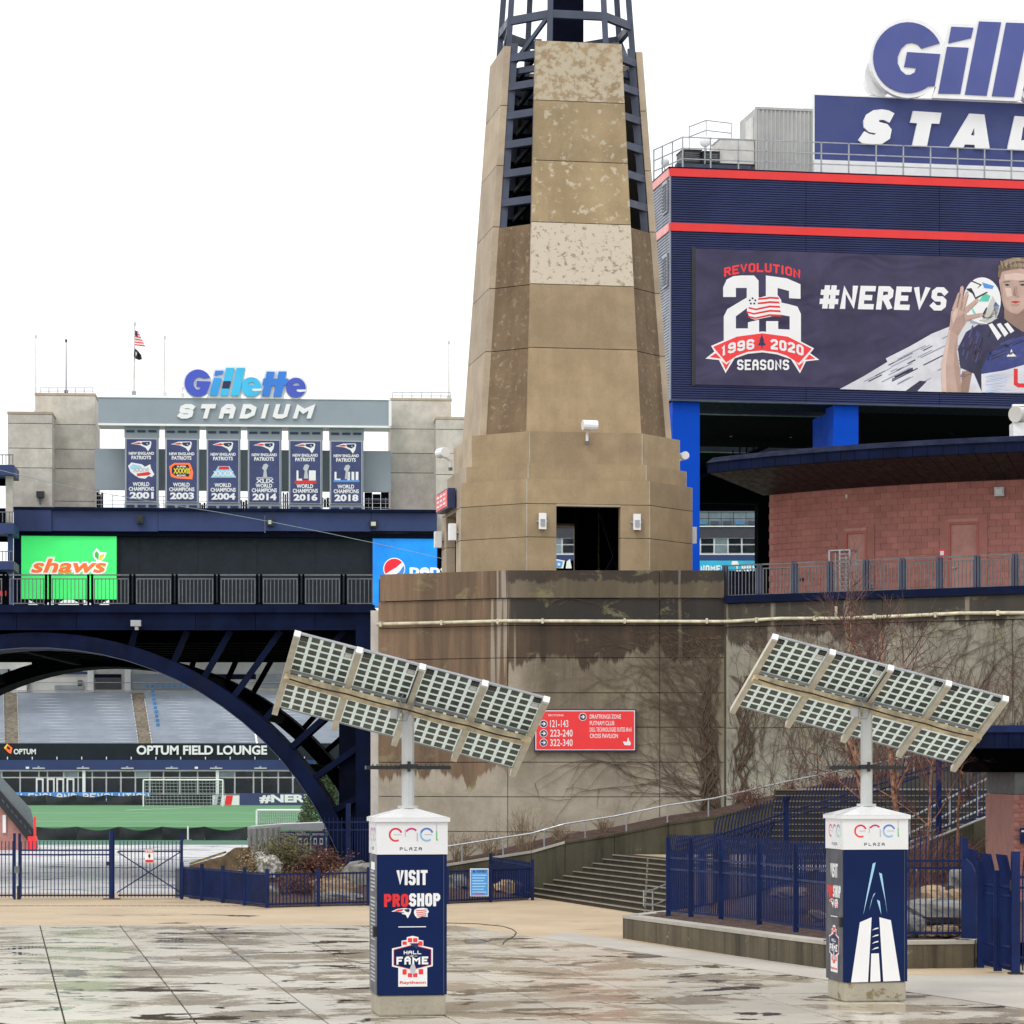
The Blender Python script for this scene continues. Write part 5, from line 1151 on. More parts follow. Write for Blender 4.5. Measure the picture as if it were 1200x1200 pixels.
# ================================================================== NORTH END: SCOREBOARD STRUCTURE, LEFT
FE = Fr(-42.8, 300, 4.5)
def joint_tower(label, px0, py0, px1, py1, d0, d1, joints, top_stain=True, name='stair_tower'):
    t = thing(name, label, 'tower', FE.w((FE.u(px0, d0)+FE.u(px1, d0))/2, d0, FE.hit(px0, py1, d0)[1]))
    ys = [py0]+joints+[py1]
    for a, b in zip(ys[:-1], ys[1:]): 
        x0, x1 = FE.u(px0, d0), FE.u(px1, d0); z1, z0 = FE.hit(px0, a, d0)[1], FE.hit(px0, b, d0)[1]
        mb = MB(); mb.box(x0, x1, d0, d1, z0+0.03, z1-0.03, FE.M); mb.build('concrete_panel', m_farc, t)
    mb = MB(); mb.box(x0+0.1, x1-0.1, d0+0.15, d1-0.1, FE.hit(px0, py1, d0)[1], FE.hit(px0, py0, d0)[1]-0.1, FE.M); mb.build('core', m_joint, t)
    if top_stain: mb = MB(); mb.box(x0-0.05, x1+0.05, d0-0.05, d1+0.05, FE.hit(px0, py0, d0)[1], FE.hit(px0, py0, d0)[1]+0.25, FE.M); mb.build('cap', m_greyc, t)
    return t
joint_tower('lower pale concrete tower at the far left of the scoreboard', 9, 485, 61, 594, 0, 8, [496, 525, 548], True)
joint_tower('taller pale concrete tower with roof railing left of the scoreboard', 41, 463, 111.5, 594, 4, 12, [497, 526, 549, 587], True)
joint_tower('taller pale concrete tower just right of the scoreboard sign', 458, 469, 529, 598, 4, 12, [502.5, 531, 554], True)
joint_tower('lower pale concrete tower partly behind the lighthouse tower', 511, 491, 548, 640, 0, 8, [503, 531, 556], True)
def roofrail(px0, px1, py0, py1, d, label):
    t = thing('tower_roof_railing', label, 'railing', FE.wh((px0+px1)/2, py1, d))
    mb = MB()
    for q in (py0, (py0+py1)/2): mb.bar(FE.wh(px0, q, d), FE.wh(px1, q, d), 0.07)
    mb.build('rail', m_galv, t); n = 7
    for k in range(n): p = px0+(px1-px0)*k/(n-1); mb = MB(); mb.bar(FE.wh(p, py1, d), FE.wh(p, py0, d), 0.07); mb.build('post', m_galv, t)
roofrail(47, 109, 454.5, 462, 5, 'thin railing on the roof of the left tall tower')
roofrail(460, 528, 460, 468, 5, 'thin railing on the roof of the right tall tower')
# sign board with backing panels, banners and letters
se = thing('stadium_sign', 'grey sign board with blue gradient name letters over white lettering', 'sign', FE.wh(287, 497, 0))
pbox(FE, 115, 465.5, 458, 495.5, -0.5, 3, 'sign_board', m_signg, se); pbox(FE, 115, 495.7, 458, 498.2, -0.6, 3.0, 'lower_trim', m_white, se)
pbox(FE, 113.6, 464.6, 458, 465.5, -0.6, 3, 'upper_trim', m_white, se); pbox(FE, 455.5, 466, 458.8, 496, -0.7, -0.51, 'end_trim', m_white, se, ref=115)
for k in range(3): pbox(FE, 111+k*115.7, 525.5, 111+(k+1)*115.7, 574, 2.2, 2.6, 'rear_panel', m_signg, se, ref=111)
q2 = lambda pts: zz(205, 425, 7.0588, pts)
grad = [(0.05, 0.09, 0.55), (0.03, 0.22, 0.70), (0.03, 0.35, 0.80), (0.04, 0.50, 0.83), (0.04, 0.50, 0.83), (0.03, 0.35, 0.78), (0.03, 0.2, 0.68), (0.05, 0.09, 0.5)]
gm = [mat('letter_blue_%s' % n_, c, 0.4, 0, 0.08, 0.2) for n_, c in zip(('indigo', 'royal', 'azure', 'sky', 'cyan', 'cobalt', 'deep', 'violet'), grad)]
def el(pts, m, name, d=-0.92, q=q2, dep=0.2): return poly_px(FE, [q(l) for l in pts] if isinstance(pts[0][0], (tuple, list)) else q(pts), d, name, m, se, dep)
for pts, d in ((ell(187, 170, 120, 122, 28), -0.7), ([(320, 50), (408, 50), (415, 28), (592, 28), (548, 290), (262, 290), (300, 180)], -0.66), (ell(632, 205, 96, 92, 24), -0.7), ([(745, 60), (935, 60), (925, 120), (950, 125), (900, 295), (705, 292), (715, 130), (735, 120)], -0.66), (ell(1003, 207, 94, 96, 24), -0.7)):
    el(pts, m_white, 'letter_surround', d)
Gs = ell(190, 168, 110, 112, 26, 24, 306)+[(262, 255), (280, 205), (296, 155), (182, 150), (176, 195), (214, 198), (205, 220), (180, 222), (155, 195), (152, 160), (175, 125), (205, 115), (232, 130)]
el(Gs, gm[0], 'letter_g'); el([(335, 65), (402, 65), (392, 92), (325, 106)], gm[1], 'letter_i_dot'); el([(322, 124), (386, 127), (350, 272), (285, 271)], gm[2], 'letter_i')
el([(424, 42), (492, 42), (465, 152), (402, 152)], gm[3], 'letter_l'); el([(400, 155), (464, 155), (450, 212), (388, 212)], m_textn, 'dark_letter_band'); el([(386, 215), (449, 215), (438, 272), (374, 272)], gm[3], 'letter_l')
el([(512, 42), (580, 42), (530, 272), (460, 272)], gm[4], 'letter_l')
el([ell(632, 200, 80, 80, 28), [(605, 182), (612, 166), (638, 158), (658, 168), (660, 184)]], gm[4], 'letter_e'); el([(640, 215), (725, 215), (715, 232), (660, 236), (640, 230)], m_white, 'letter_gap', -0.95, dep=0.02)
el([(760, 72), (826, 75), (814, 132), (846, 132), (858, 72), (922, 72), (912, 132), (940, 136), (930, 186), (900, 186), (880, 280), (812, 280), (832, 190), (800, 190), (782, 278), (718, 275), (738, 186), (722, 180), (735, 130), (748, 130)], gm[6], 'letters_tt')
el([ell(1000, 206, 82, 82, 28), [(972, 190), (980, 172), (1006, 162), (1028, 172), (1030, 190)]], gm[7], 'letter_e'); el([(1008, 222), (1095, 222), (1080, 238), (1030, 243), (1008, 236)], m_white, 'letter_gap', -0.95, dep=0.02)
text_px(FE, 'STADIUM', (207.5, 473.5, 369, 490.5), -0.75, 'lettering', m_textw, se, 0.42, 0.28, 0.42, None, 0.2)
# six championship banners
BXS = [(148, '2001', 'emblem'), (195.3, '2003', 'oval'), (243.8, '2004', 'shield'), (292, '2014', 'XLIX'), (340, '2016', 'LI'), (388, '2018', 'LIII')]
words = {'2001': 'star-spangled map emblem', '2003': 'orange ringed emblem', '2004': 'pale blue arch emblem', '2014': 'silver trophy over XLIX', '2016': 'silver trophy between L and I', '2018': 'silver trophy and blue base LIII'}
for i, (bx0, yr, em) in enumerate(BXS):
    c = bx0+18; dy = (bx0-148)*0.012
    t = thing('championship_banner', 'navy champions banner dated %s with %s' % (yr, words[yr]), 'banner', FE.wh(c, 592+dy, -0.5), 'championship banners under the sign board')
    pbox(FE, bx0-2.3, 499+dy, bx0+38.5, 512+dy, 0.2, 1.2, 'upper_mount', m_signg, t); pbox(FE, bx0-2.3, 589+dy, bx0+38.5, 598+dy, 0.2, 1.2, 'lower_mount', m_signg, t)
    pbox(FE, bx0-1.8, 512+dy, bx0+38, 589+dy, 0.2, 0.6, 'backing_frame', m_signg, t)
    for yy in (505, 592.5):
        for k in range(3): pbox(FE, bx0+k*13, yy+dy-1, bx0+k*13+9.5, yy+dy+1.4, 0.08, 0.198, 'clamp', m_textn, t)
    pbox(FE, bx0-0.8, 513.5+dy, bx0+36.3, 587.8+dy, 0.05, 0.195, 'border', m_textg, t)
    pbox(FE, bx0+0.1, 514.5+dy, bx0+35.4, 586.8+dy, -0.0, 0.045, 'fabric', m_lbanner, t)
    o = -0.012
    def tp(s, x0, y0, x1, y1, m=m_textw, wt=0.3, q=o): return ftext_px(FE, s, (bx0+x0, y0+dy, bx0+x1, y1+dy), q, 'lettering', m, t, 0.045 if wt > 0.33 else 0.03)
    def pp(pts, name, m, q=o): return poly_px(FE, [(bx0+a, b+dy) for a, b in pts], q, name, m, t)
    pp([(5, 520), (14, 517), (28, 516.8), (29.5, 518), (28.5, 524), (25.5, 528.8), (22.5, 524.5), (16, 521.5)], 'team_mark', m_textw); pp([(7, 519.6), (15, 518.2), (19, 519.8), (14, 520.5)], 'team_mark_red', m_textr, -0.03); pp([(18, 518), (27.5, 517.6), (27.6, 520.3), (24, 522.6), (19, 521)], 'team_mark_navy', m_textn, -0.03); pp([(23.5, 519.6), (25.2, 519.6), (24.6, 521.2)], 'star', m_textw, -0.045)
    tp('NEW ENGLAND', 3, 529.5, 32.5, 533); tp('PATRIOTS', 6, 534, 29, 538.3)
    tp('WORLD', 7.5, 565, 27, 569.7); tp('CHAMPIONS', 3, 570.5, 32.5, 575.2); tp(yr, 4, 576.5, 32, 584.5, m_textw, 0.36)
    if em == 'emblem':
        pp([(2, 546), (6, 542), (18, 544), (22, 547), (28, 544), (29, 549), (33, 556), (30, 559), (26, 558), (22, 561), (15, 560), (10, 557), (5, 553)], 'emblem', m_textw); pp([(4, 547), (8, 544), (18, 546), (18, 549), (6, 550)], 'emblem_blue', m_cyan, -0.03); pp([(12, 555), (26, 553), (29, 555), (26, 557), (13, 558)], 'emblem_red', m_textr, -0.03); tp('XXXVI', 8, 548, 26, 553, m_textg, 0.3, -0.045)
    elif em == 'oval':
        pp([(3, 546), (9, 542), (27, 542), (29, 546), (31, 553), (30, 561), (12, 560), (5, 558), (4, 552)], 'emblem', m_orange); pp([(6, 547), (10, 544), (25, 544), (28, 550), (26, 558), (12, 558), (6, 554)], 'emblem_navy', m_textk, -0.03); tp('XXXVIII', 8, 548, 27, 554.5, m_leafy, 0.28, -0.045); tp('SUPER', 12, 545, 23, 547.2, m_textw, 0.3, -0.045); tp('BOWL', 12, 555.5, 23, 557.8, m_textw, 0.3, -0.045)
    elif em == 'shield':
        pp([(3, 558.5), (9, 550), (12, 545), (25, 545), (28, 550), (33, 558.5)], 'emblem', m_cyan); pp([(12, 549), (13, 545.5), (24, 545.5), (25, 549)], 'emblem_red', m_textr, -0.03); tp('XXXIX', 6, 551, 30, 557, m_textw, 0.3, -0.045)
    else:
        pp([(15, 547), (17, 542.5), (20, 541.5), (22.5, 543.5), (21, 547.5), (20, 549.5), (21.3, 558.5), (16, 558.5), (17.2, 549.5)], 'trophy', m_textg)
        if em == 'XLIX': tp('XLIX', 8, 559.5, 29, 564.3); pp([(9, 557.5), (27, 557.5), (28, 559), (8, 559)], 'plinth', m_textg)
        elif em == 'LI': tp('L', 7.5, 549, 14, 561); tp('I', 22, 549, 30, 561); pp([(6, 560.5), (30, 560.5), (31, 564.5), (5, 564.5)], 'plinth', m_textr)
        else: tp('L', 4, 550, 11, 560); tp('III', 19, 550, 32, 560); pp([(3, 559.5), (33, 559.5), (33, 562), (3, 562)], 'plinth', m_lblue)
# clutter between the banners
for k, (a, b, c, d) in enumerate(((113, 577, 121, 594), (233, 589, 241, 597), (281, 586, 290, 598), (331, 577, 338, 598), (376, 583, 386, 594), (427, 577, 456, 596))):
    t = thing('equipment_rack', ['dark equipment rack beside the left tall tower', 'low dark cabinet between the orange-ringed and pale-arch banners', 'dark cabinet between the pale-arch banner and first trophy banner', 'tall dark rack between the first and second trophy banners', 'dark cabinet between the second and last trophy banners', 'wide dark rack right of the last trophy banner'][k], 'rack', FE.wh((a+c)/2, d, 3))
    for j in range(3):
        w_ = (c-a)/3; pbox(FE, a+j*w_+0.2, b+(j % 2)*2, a+(j+1)*w_-0.4, d, 2.9, 3.6, 'cabinet', m_navyd, t)
    pbox(FE, a, (b+d)/2, c, (b+d)/2+0.7, 2.7, 2.88, 'shelf', m_galvd, t)
t = thing('walkway_railing', 'thin pale railing behind the championship banners', 'railing', FE.wh(287, 594, 1.8))
mb = MB()
for yy in (581, 586, 591): mb.bar(FE.wh(111, yy, 1.9), FE.wh(457, yy+4, 1.9), 0.05)
mb.build('rail', m_galv, t)
for k in range(18): p = 112+k*20; mb = MB(); mb.bar(FE.wh(p, 596, 1.9), FE.wh(p, 580+k*0.2, 1.9), 0.06); mb.build('post', m_galv, t)
# fascia and screens
sc = thing('scoreboard', 'wide blue-fasciaed scoreboard wall with dark screen area', 'scoreboard', FE.wh(270, 760, -1))
for a, b in ((16, 60), (60.4, 185), (185.4, 310), (310.4, 435), (435.4, 512)):
    pbox(FE, a, 597+(a-16)*0.006, b, 622, -1.5 if a > 20 else -1.9, 3, 'fascia_panel', m_sky_blue, sc)
pbox(FE, 16, 593.8, 512, 597, -2.0, 3, 'fascia_cap', m_navy, sc); pbox(FE, 16, 622.3, 512, 627.5, -1.2, 3, 'lower_band', m_navyd, sc, ref=16)
pbox(FE, 16, 627.7, 25, 760, -0.9, 3, 'edge_column', m_navy, sc); pbox(FE, 500, 640, 530, 760, 0.6, 3, 'edge_column', m_navyd, sc)
for k in range(6):
    a = 25+k*69; pbox(FE, a+0.1, 627.7, a+68.9, 706, -0.3, 2.6, 'screen_panel', m_screen, sc)
pbox(FE, 25, 706.2, 437, 757, -0.5, 2.6, 'lower_wall', m_navyd, sc)
text_px(FE, 'MGM', (33, 702.6, 128, 729), -0.82, 'lettering', m_wled, sc, 0.44)
t = thing('led_panel', 'bright green advertising screen with orange grocery lettering', 'screen', FE.wh(81, 702, -0.8))
pbox(FE, 24, 626.5, 137.5, 702.5, -0.8, -0.34, 'casing', m_blk, t); pbox(FE, 25, 627.5, 136.5, 701.8, -0.9, -0.81, 'display', m_green_led, t)
ftext_px(FE, "shaws", (34, 652.5, 127, 673), -0.95, 'lettering_edge', m_wled, t, 0.085, 0.25, 0, 1.0); ftext_px(FE, "shaws", (36.3, 654.5, 124.7, 671.3), -1.0, 'lettering', m_orange, t, 0.03, 0.25, 0, 1.02)
q5 = lambda pts: zz(20, 620, 9.2308, pts)
poly_px(FE, q5([(822, 300), (822, 255), (862, 205), (900, 250), (970, 252), (950, 310), (905, 350), (860, 350)]), -0.95, 'leaf_edge', m_wled, t); poly_px(FE, q5([(840, 295), (840, 262), (860, 238), (885, 268), (878, 335)]), -1.0, 'leaf', m_leafg, t); poly_px(FE, q5([(885, 335), (892, 285), (945, 268), (930, 310), (905, 335)]), -1.0, 'leaf', m_leafy, t)
t = thing('led_panel', 'bright blue advertising screen with red and white ball logo', 'screen', FE.wh(475, 706, -0.8))
pbox(FE, 436, 630, 513, 712, -0.8, -0.34, 'casing', m_blk, t); pbox(FE, 436.8, 631, 512, 711, -0.9, -0.81, 'display', m_blue_led, t)
poly_px(FE, ell(462, 666.5, 12.8, 12.8, 30), -0.95, 'logo_ball', m_wled, t); poly_px(FE, ell(462, 666.5, 11.8, 11.8, 24, 40, 210)+[(458, 668.5), (464, 665)], -1.0, 'logo_red', m_red_led, t)
poly_px(FE, ell(462, 666.5, 11.8, 11.8, 18, 225, 380)+[(468, 670), (461, 675)], -1.0, 'logo_blue', m_lblue, t)
ftext_px(FE, 'pepsi', (480, 661.5, 530, 678.5), -0.95, 'lettering', m_wled, t, 0.03)
for px, py in ((164, 608.5), (317, 611.5), (437.5, 613.5)):
    t = thing('fascia_camera', ['small dark camera box on the blue fascia above the green screen', 'small dark camera on the blue fascia at its middle', 'small white-faced camera on the blue fascia right end'][(px > 200)+(px > 400)], 'camera', FE.wh(px, py, -1.7), 'small cameras on the blue fascia')
    pbox(FE, px-4, py-4.5, px+4, py+4.5, -2.3, -1.51, 'housing', m_blk, t); pbox(FE, px-2.6, py-2, px+(1 if px < 400 else 2.8), py+2.5, -2.45, -2.31, 'face', m_blk if px < 200 else m_whited, t)
t = thing('tower_speaker', 'black box speaker on the lower left concrete tower', 'speaker', FE.wh(47, 582, -0.5))
pbox(FE, 42.5, 575.5, 51.5, 582.5, -0.8, -0.05, 'cabinet', m_blk, t); pbox(FE, 46, 582.7, 48, 591, -0.3, -0.05, 'mount', m_galvd, t)
# masts and flags
def mast(px, py0, py1, d, label, r=0.09, m=m_whited):
    t = thing('mast', label, 'mast', FE.wh(px, py1, d), 'thin masts on the scoreboard roofs')
    mb = MB(); mb.tube([FE.wh(px, py1, d), FE.wh(px, py0, d)], r, 6, r*0.6); mb.build('pole', m, t); mb = MB(); c = FE.wh(px, py0, d); mb.tube([c, c+Vector((0, 0, 0.3))], 0.13, 6); mb.build('finial', m, t); mb = MB(); c = FE.wh(px, py1, d); mb.tube([c, c+Vector((0, 0, 0.35))], 0.2, 8); mb.build('base', m, t)
mast(42, 396, 485, 5, 'thin pale mast at the left edge of the left tall tower'); mast(77.5, 401, 461, 6, 'thin blue-grey mast on the left tall tower roof', 0.07, m_slate)
mast(193, 397, 464, 1, 'thin pale mast right of the flagpole'); mast(526, 403, 468, 6, 'thin pale mast on the right tall tower roof'); mast(214, 457, 465, 1, 'very short thin mast beside the big letters', 0.06)
t = thing('flagpole', 'white flagpole above the left end of the sign board', 'flagpole', FE.wh(157.5, 463, 1))
mb = MB(); mb.tube([FE.wh(157, 463, 1), FE.wh(158, 381, 1)], 0.11, 6, 0.07); mb.build('pole', m_whited, t); mb = MB(); c = FE.wh(158, 381, 1); mb.tube([c, c+Vector((0, 0, 0.3))], 0.14, 8); mb.build('finial', m_whited, t); mb = MB(); c = FE.wh(157, 463, 1); mb.tube([c, c+Vector((0, 0, 0.4))], 0.25, 8); mb.build('base', m_galv, t)
t = thing('national_flag', 'striped red and white national flag drooping from flagpole', 'flag', FE.wh(163, 405, 1), 'flags on the flagpole')
rows = 11
for k in range(rows):
    y0 = 387+k*1.6; sh = k*0.55; x1 = 158.5+4+k*0.75
    mb = MB(); q = [(158.2, y0), (160+sh*0.4, y0+0.6), (x1, y0+1.6)]
    up = [FE.wh(a, b, 0.9-0.2*(j % 2)) for j, (a, b) in enumerate(q)]; dn = [FE.wh(a, b+1.65, 0.9-0.2*(j % 2)) for j, (a, b) in enumerate(q)]
    mb.add(up+dn, [(0, 3, 4, 1), (1, 4, 5, 2)]); mb.build('stripe', m_signred if k % 2 == 0 else m_textw, t)
mb = MB(); mb.add([FE.wh(a, b, 0.6) for a, b in ((158.2, 387.5), (161, 389), (161.5, 395), (158.2, 393))], [(0, 3, 2, 1)]); mb.build('canton', m_textn, t)
t = thing('black_flag', 'black flag drooping below the national flag', 'flag', FE.wh(161, 422, 1), 'flags on the flagpole')
mb = MB(); up = [FE.wh(a, b, 0.9-0.25*(j % 2)) for j, (a, b) in enumerate(((157.8, 408), (160, 409.5), (162.5, 412), (165.5, 416)))]; dn = [FE.wh(a, b, 0.9-0.25*(j % 2)) for j, (a, b) in enumerate(((156.5, 417), (159, 420.5), (163, 422), (166.5, 421)))]
mb.add(up+dn, [(0, 4, 5, 1), (1, 5, 6, 2), (2, 6, 7, 3)]); mb.build('cloth', m_blk, t); poly_px(FE, [(159, 412), (160.5, 414), (159, 418)], 0.4, 'emblem', m_textw, t)
# platforms at the frame's left edge
t = thing('stand_gantry', 'blue and white steel gantry floors at the left edge', 'gantry', FE.wh(2, 705, -8))
for a, b in ((544, 556), (612.5, 625), (657, 667)): pbox(FE, -60, a, 16, b, -10, -4, 'floor_beam', m_sky_blue, t)
pbox(FE, 6.5, 556.2, 15, 612.3, -9, -8.4, 'column', m_farc, t); pbox(FE, 9, 625.2, 15, 656.8, -9, -8.4, 'column', m_sky_blue, t); pbox(FE, 9, 667.2, 15, 740, -9, -8.4, 'column', m_sky_blue, t)
for a, b in ((533, 544), (600, 612), (646, 657)):
    mb = MB()
    for k in range(6): mb.bar(FE.wh(-5+k*4, b, -9.5), FE.wh(-5+k*4, a, -9.5), 0.07)
    mb.bar(FE.wh(-10, a, -9.5), FE.wh(15.5, a, -9.5), 0.09); mb.build('guard_rail', m_galvd, t, kind='stuff')
pbox(FE, -60, 556.2, 6, 568, -6, -5, 'soffit', m_blackshade, t); pbox(FE, -60, 595, 6, 612, -6, -5, 'rear_band', m_navyd, t); pbox(FE, -60, 625.2, 8, 634, -6, -5, 'soffit', m_blackshade, t); pbox(FE, -60, 667.2, 8, 760, -6, -5, 'rear_wall', m_navyd, t)
pbox(FE, -60, 692, 8, 698, -7.5, -7, 'red_lettering_panel', m_signred, t)
# slender cable across the view
t = thing('overhead_cable', 'long thin white camera cable sagging across the scoreboard', 'cable', P(240, 600, 250))
mb = MB(); mb.tube([P(a, b, 262) for a, b in ((-60, 540), (0, 551), (60, 566), (110, 576), (185, 589), (260, 601), (320, 612), (385, 625), (455, 640), (520, 655))], 0.024, 4); mb.build('cable', m_galv, t)

# ================================================================== FIELD END, seen through the arch
FF = Fr(0, 280, 0)
ZF = 0.6
fld = sheet('playing_field', [(-27.6, 167), (40, 167), (60, 281), (-60, 281)], ZF, m_turf, 0.55)
sheet('turf_border', [(-60, 150), (30, 150), (30, 162), (-60, 162)], 0.006, m_turfd)
def fline(x0, y0, x1, y1, w_=0.12):
    d = Vector((x1-x0, y1-y0)).normalized(); n = Vector((-d.y, d.x))*w_/2
    return [(x0+n.x, y0+n.y), (x0-n.x, y0-n.y), (x1-n.x, y1-n.y), (x1+n.x, y1+n.y)]
lines = MB()
for s in ((-60, 186, 40, 186), (-60, 262, 40, 262), (-32, 240, -28, 262), (0, 240, 4, 262), (-60, 225, 40, 225)):
    q = fline(*s, 0.35); mb = MB(); mb.add([(x, y, ZF+0.01) for x, y in q], [(0, 1, 2, 3)]); mb.build('field_line', m_textw, fld)
lo = thing('field_lounge', 'long low field lounge building with glass front and dark sign band', 'building', FF.wh(180, 945, 0))
pbox(FF, -80, 871, 400, 890, -0.4, 8, 'sign_band', m_screen, lo); pbox(FF, -80, 890.3, 400, 902.5, -0.7, 8, 'canopy', m_sky_blue, lo)
pbox(FF, -80, 902.8, 400, 948, 1.2, 8, 'interior', m_blackshade, lo)
ftext_px(FF, 'OPTUM FIELD LOUNGE', (160, 873.5, 313, 884.5), -0.5, 'lettering', m_textw, lo, 0.035, 0, 0, 1.0)
ftext_px(FF, 'OPTUM', (16, 877.5, 42, 884), -0.5, 'lettering', m_textw, lo, 0.03)
poly_px(FF, [(4.5, 876.5), (8.5, 871.5), (14.5, 876.5), (13, 883.5), (10, 882)], -0.5, 'logo_orange', m_orange, lo); poly_px(FF, [(7.5, 876), (9, 874), (12, 876.8), (11, 879)], -0.6, 'logo_dark', m_screen, lo); poly_px(FF, [(4.5, 876.5), (8.5, 871.5), (9.2, 873.2), (6.5, 877.6)], -0.6, 'logo_yellow', m_leafy, lo)
for k in range(14): pbox(FF, 8.2+k*29, 886.8, 9.2+k*29, 890, -0.6, -0.42, 'band_bracket', m_textw, lo)
for px in (32, 230): pbox(FF, px-1.8, 898.5, px+2, 901, -0.9, -0.72, 'canopy_lamp', m_textw, lo)
for k in range(8): pbox(FF, 38+k*52, 899.5, 52.5+k*52, 901, -0.9, -0.72, 'canopy_heater', m_textg, lo); pbox(FF, 44+k*52, 898, 46+k*52, 899.3, -0.9, -0.72, 'heater_bracket', m_textg, lo)
k = 0; x = -60.0
widths = [19, 21, 22, 21.5, 22, 10, 19, 17, 16.5, 16.5, 17, 17, 17, 16]*3
while x < 400:
    wd = widths[k % len(widths)]; pane = m_glass
    o = pbox(FF, x+0.1, 903.2, x+wd-0.1, 931, -0.25, 1.1, 'window', m_white, lo)
    pbox(FF, x+0.9, 904.3, x+wd-0.9, 910.3, -0.32, -0.255, 'pane', m_glassl if k % 5 == 2 else m_glass, o); pbox(FF, x+0.9, 911.8, x+wd-0.9, 930, -0.32, -0.255, 'pane', m_glass, o)
    x += wd; k += 1
for px in (42, 55, 66, 78): pbox(FF, px, 912, px+9, 931, -0.45, -0.33, 'glass_door', m_white, lo); pbox(FF, px+2, 914, px+7, 930.5, -0.5, -0.455, 'door_pane', m_glass, lo)
for px in (96.5, 253): pbox(FF, px, 903, px+3.5, 931, -0.6, -0.26, 'pillar', m_white, lo)
# covered seating rows above
def stand_cover(px0, px1, ptop0, ptop1, m, label, name='covered_seating', cat='seating', rowc=17):
    Y0, Y1 = 287, 307; z0 = zat(871.5, Y0); z1 = zat(811, Y1)
    t = thing(name, label, cat, P((px0+px1)/2, 870, Y0))
    for k in range(rowc):
        f0, f1 = k/rowc, (k+1)/rowc; ya, yb_ = Y0+(Y1-Y0)*f0, Y0+(Y1-Y0)*f1; za, zb2 = z0+(z1-z0)*f0, z0+(z1-z0)*f1
        a0 = px0+(ptop0-px0)*f0; a1 = px1+(ptop1-px1)*f0
        X0, X1 = (a0-600)/FPX*ya, (a1-600)/FPX*ya; mb = MB(); n = 14; vs = []
        for j in range(n+1):
            X = X0+(X1-X0)*j/n; wv = 0.012*math.sin(j*0.9+k*0.1)+random.uniform(-0.004, 0.004)
            vs += [(X, ya, za-0.1), (X, ya+0.06, za+(zb2-za)*0.62+wv), (X, yb_, zb2-0.1+wv)]
        mb.add(vs, [(3*j, 3*j+3, 3*j+4, 3*j+1) for j in range(n)]+[(3*j+1, 3*j+4, 3*j+5, 3*j+2) for j in range(n)]); mb.build('row', m, t)
    return t
stand_cover(22, 162, 20, 153, m_cover, 'grey-blue tarp-covered seating block between the two aisles'); stand_cover(178, 300, 168, 290, m_cover, 'grey-blue tarp-covered seating block right of the second aisle')
stand_cover(302, 430, 292, 420, m_cover, 'grey-blue covered seating block glimpsed behind the arch struts'); stand_cover(-80, 5, -85, 4, m_cover, 'pale covered seating block at the left edge')
stand_cover(5.2, 21.8, 4.2, 19.8, m_aisle, 'brown concrete aisle steps at the left of the seating', 'aisle_steps', 'steps', 26); stand_cover(162.3, 177.7, 153.3, 167.7, m_aisle, 'brown concrete aisle steps with centre handrail between seating blocks', 'aisle_steps', 'steps', 26)
t = thing('loose_seats', 'edge of bare blue seats showing beside the second cover', 'seats', P(172, 840, 300)); su = unit_mesh('seat', lambda b: (b.box(-0.17, 0.17, 0, 0.3, 0, 0.06), b.box(-0.17, 0.17, 0.24, 0.3, 0.06, 0.34)), m_seat)
for k in range(9): f = 0.25+k/12; inst('seat', su, (( 168.5+8.5*(1-f)-600)/FPX*(287+20*f)+0.9, 286.6+20*f, zat(871.5, 287)+(zat(811, 307)-zat(871.5, 287))*f+0.35), t)
for k in range(12): inst('seat', su, ((172+k*6.5-600)/FPX*306, 306, zat(813, 307)+0.6), t)
sw2 = thing('stand_rear_wall', 'white wall with openings at the top of the covered seating', 'building', P(200, 811, 310))
FU = Fr(0, 310, 0)
pbox(FU, -100, 770, 440, 812, 1.0, 3, 'wall', m_wallw, sw2)
for a, b, c, d, m in ((-10, 784, 9, 809, m_glassl), (60, 787, 104, 790, m_sky_blue), (111, 790, 142, 794, m_navy), (112, 794.3, 142, 808, m_glass), (64, 803, 98, 808, m_glassl), (91, 797, 96, 804, m_galvd), (0, 803, 8, 806, m_glass), (9.5, 784, 11, 811, m_navy), (232, 790, 300, 796, m_navy), (300, 790, 330, 806, m_glassl)):
    pbox(FU, a, b, c, d, 0.8, 0.98, 'opening', m, sw2)
for px in (19, 102.5, 146): pbox(FU, px, 784, px+(7 if px > 30 else 12), 811, 0.3, 0.95, 'pilaster', m_white, sw2)
for yy in (799.5, 809): pbox(FU, 0, yy, 440, yy+0.8, 0.1, 0.2, 'handrail', m_galv, sw2)
pbox(FU, 152, 790, 232, 808, 0.5, 0.7, 'plastic_sheeting', m_cover, sw2)
for k in range(12): pbox(FU, 168+k*11, 812, 178+k*11, 819.5, -2.6, -2.5, 'glass_guard', m_glassl, sw2)
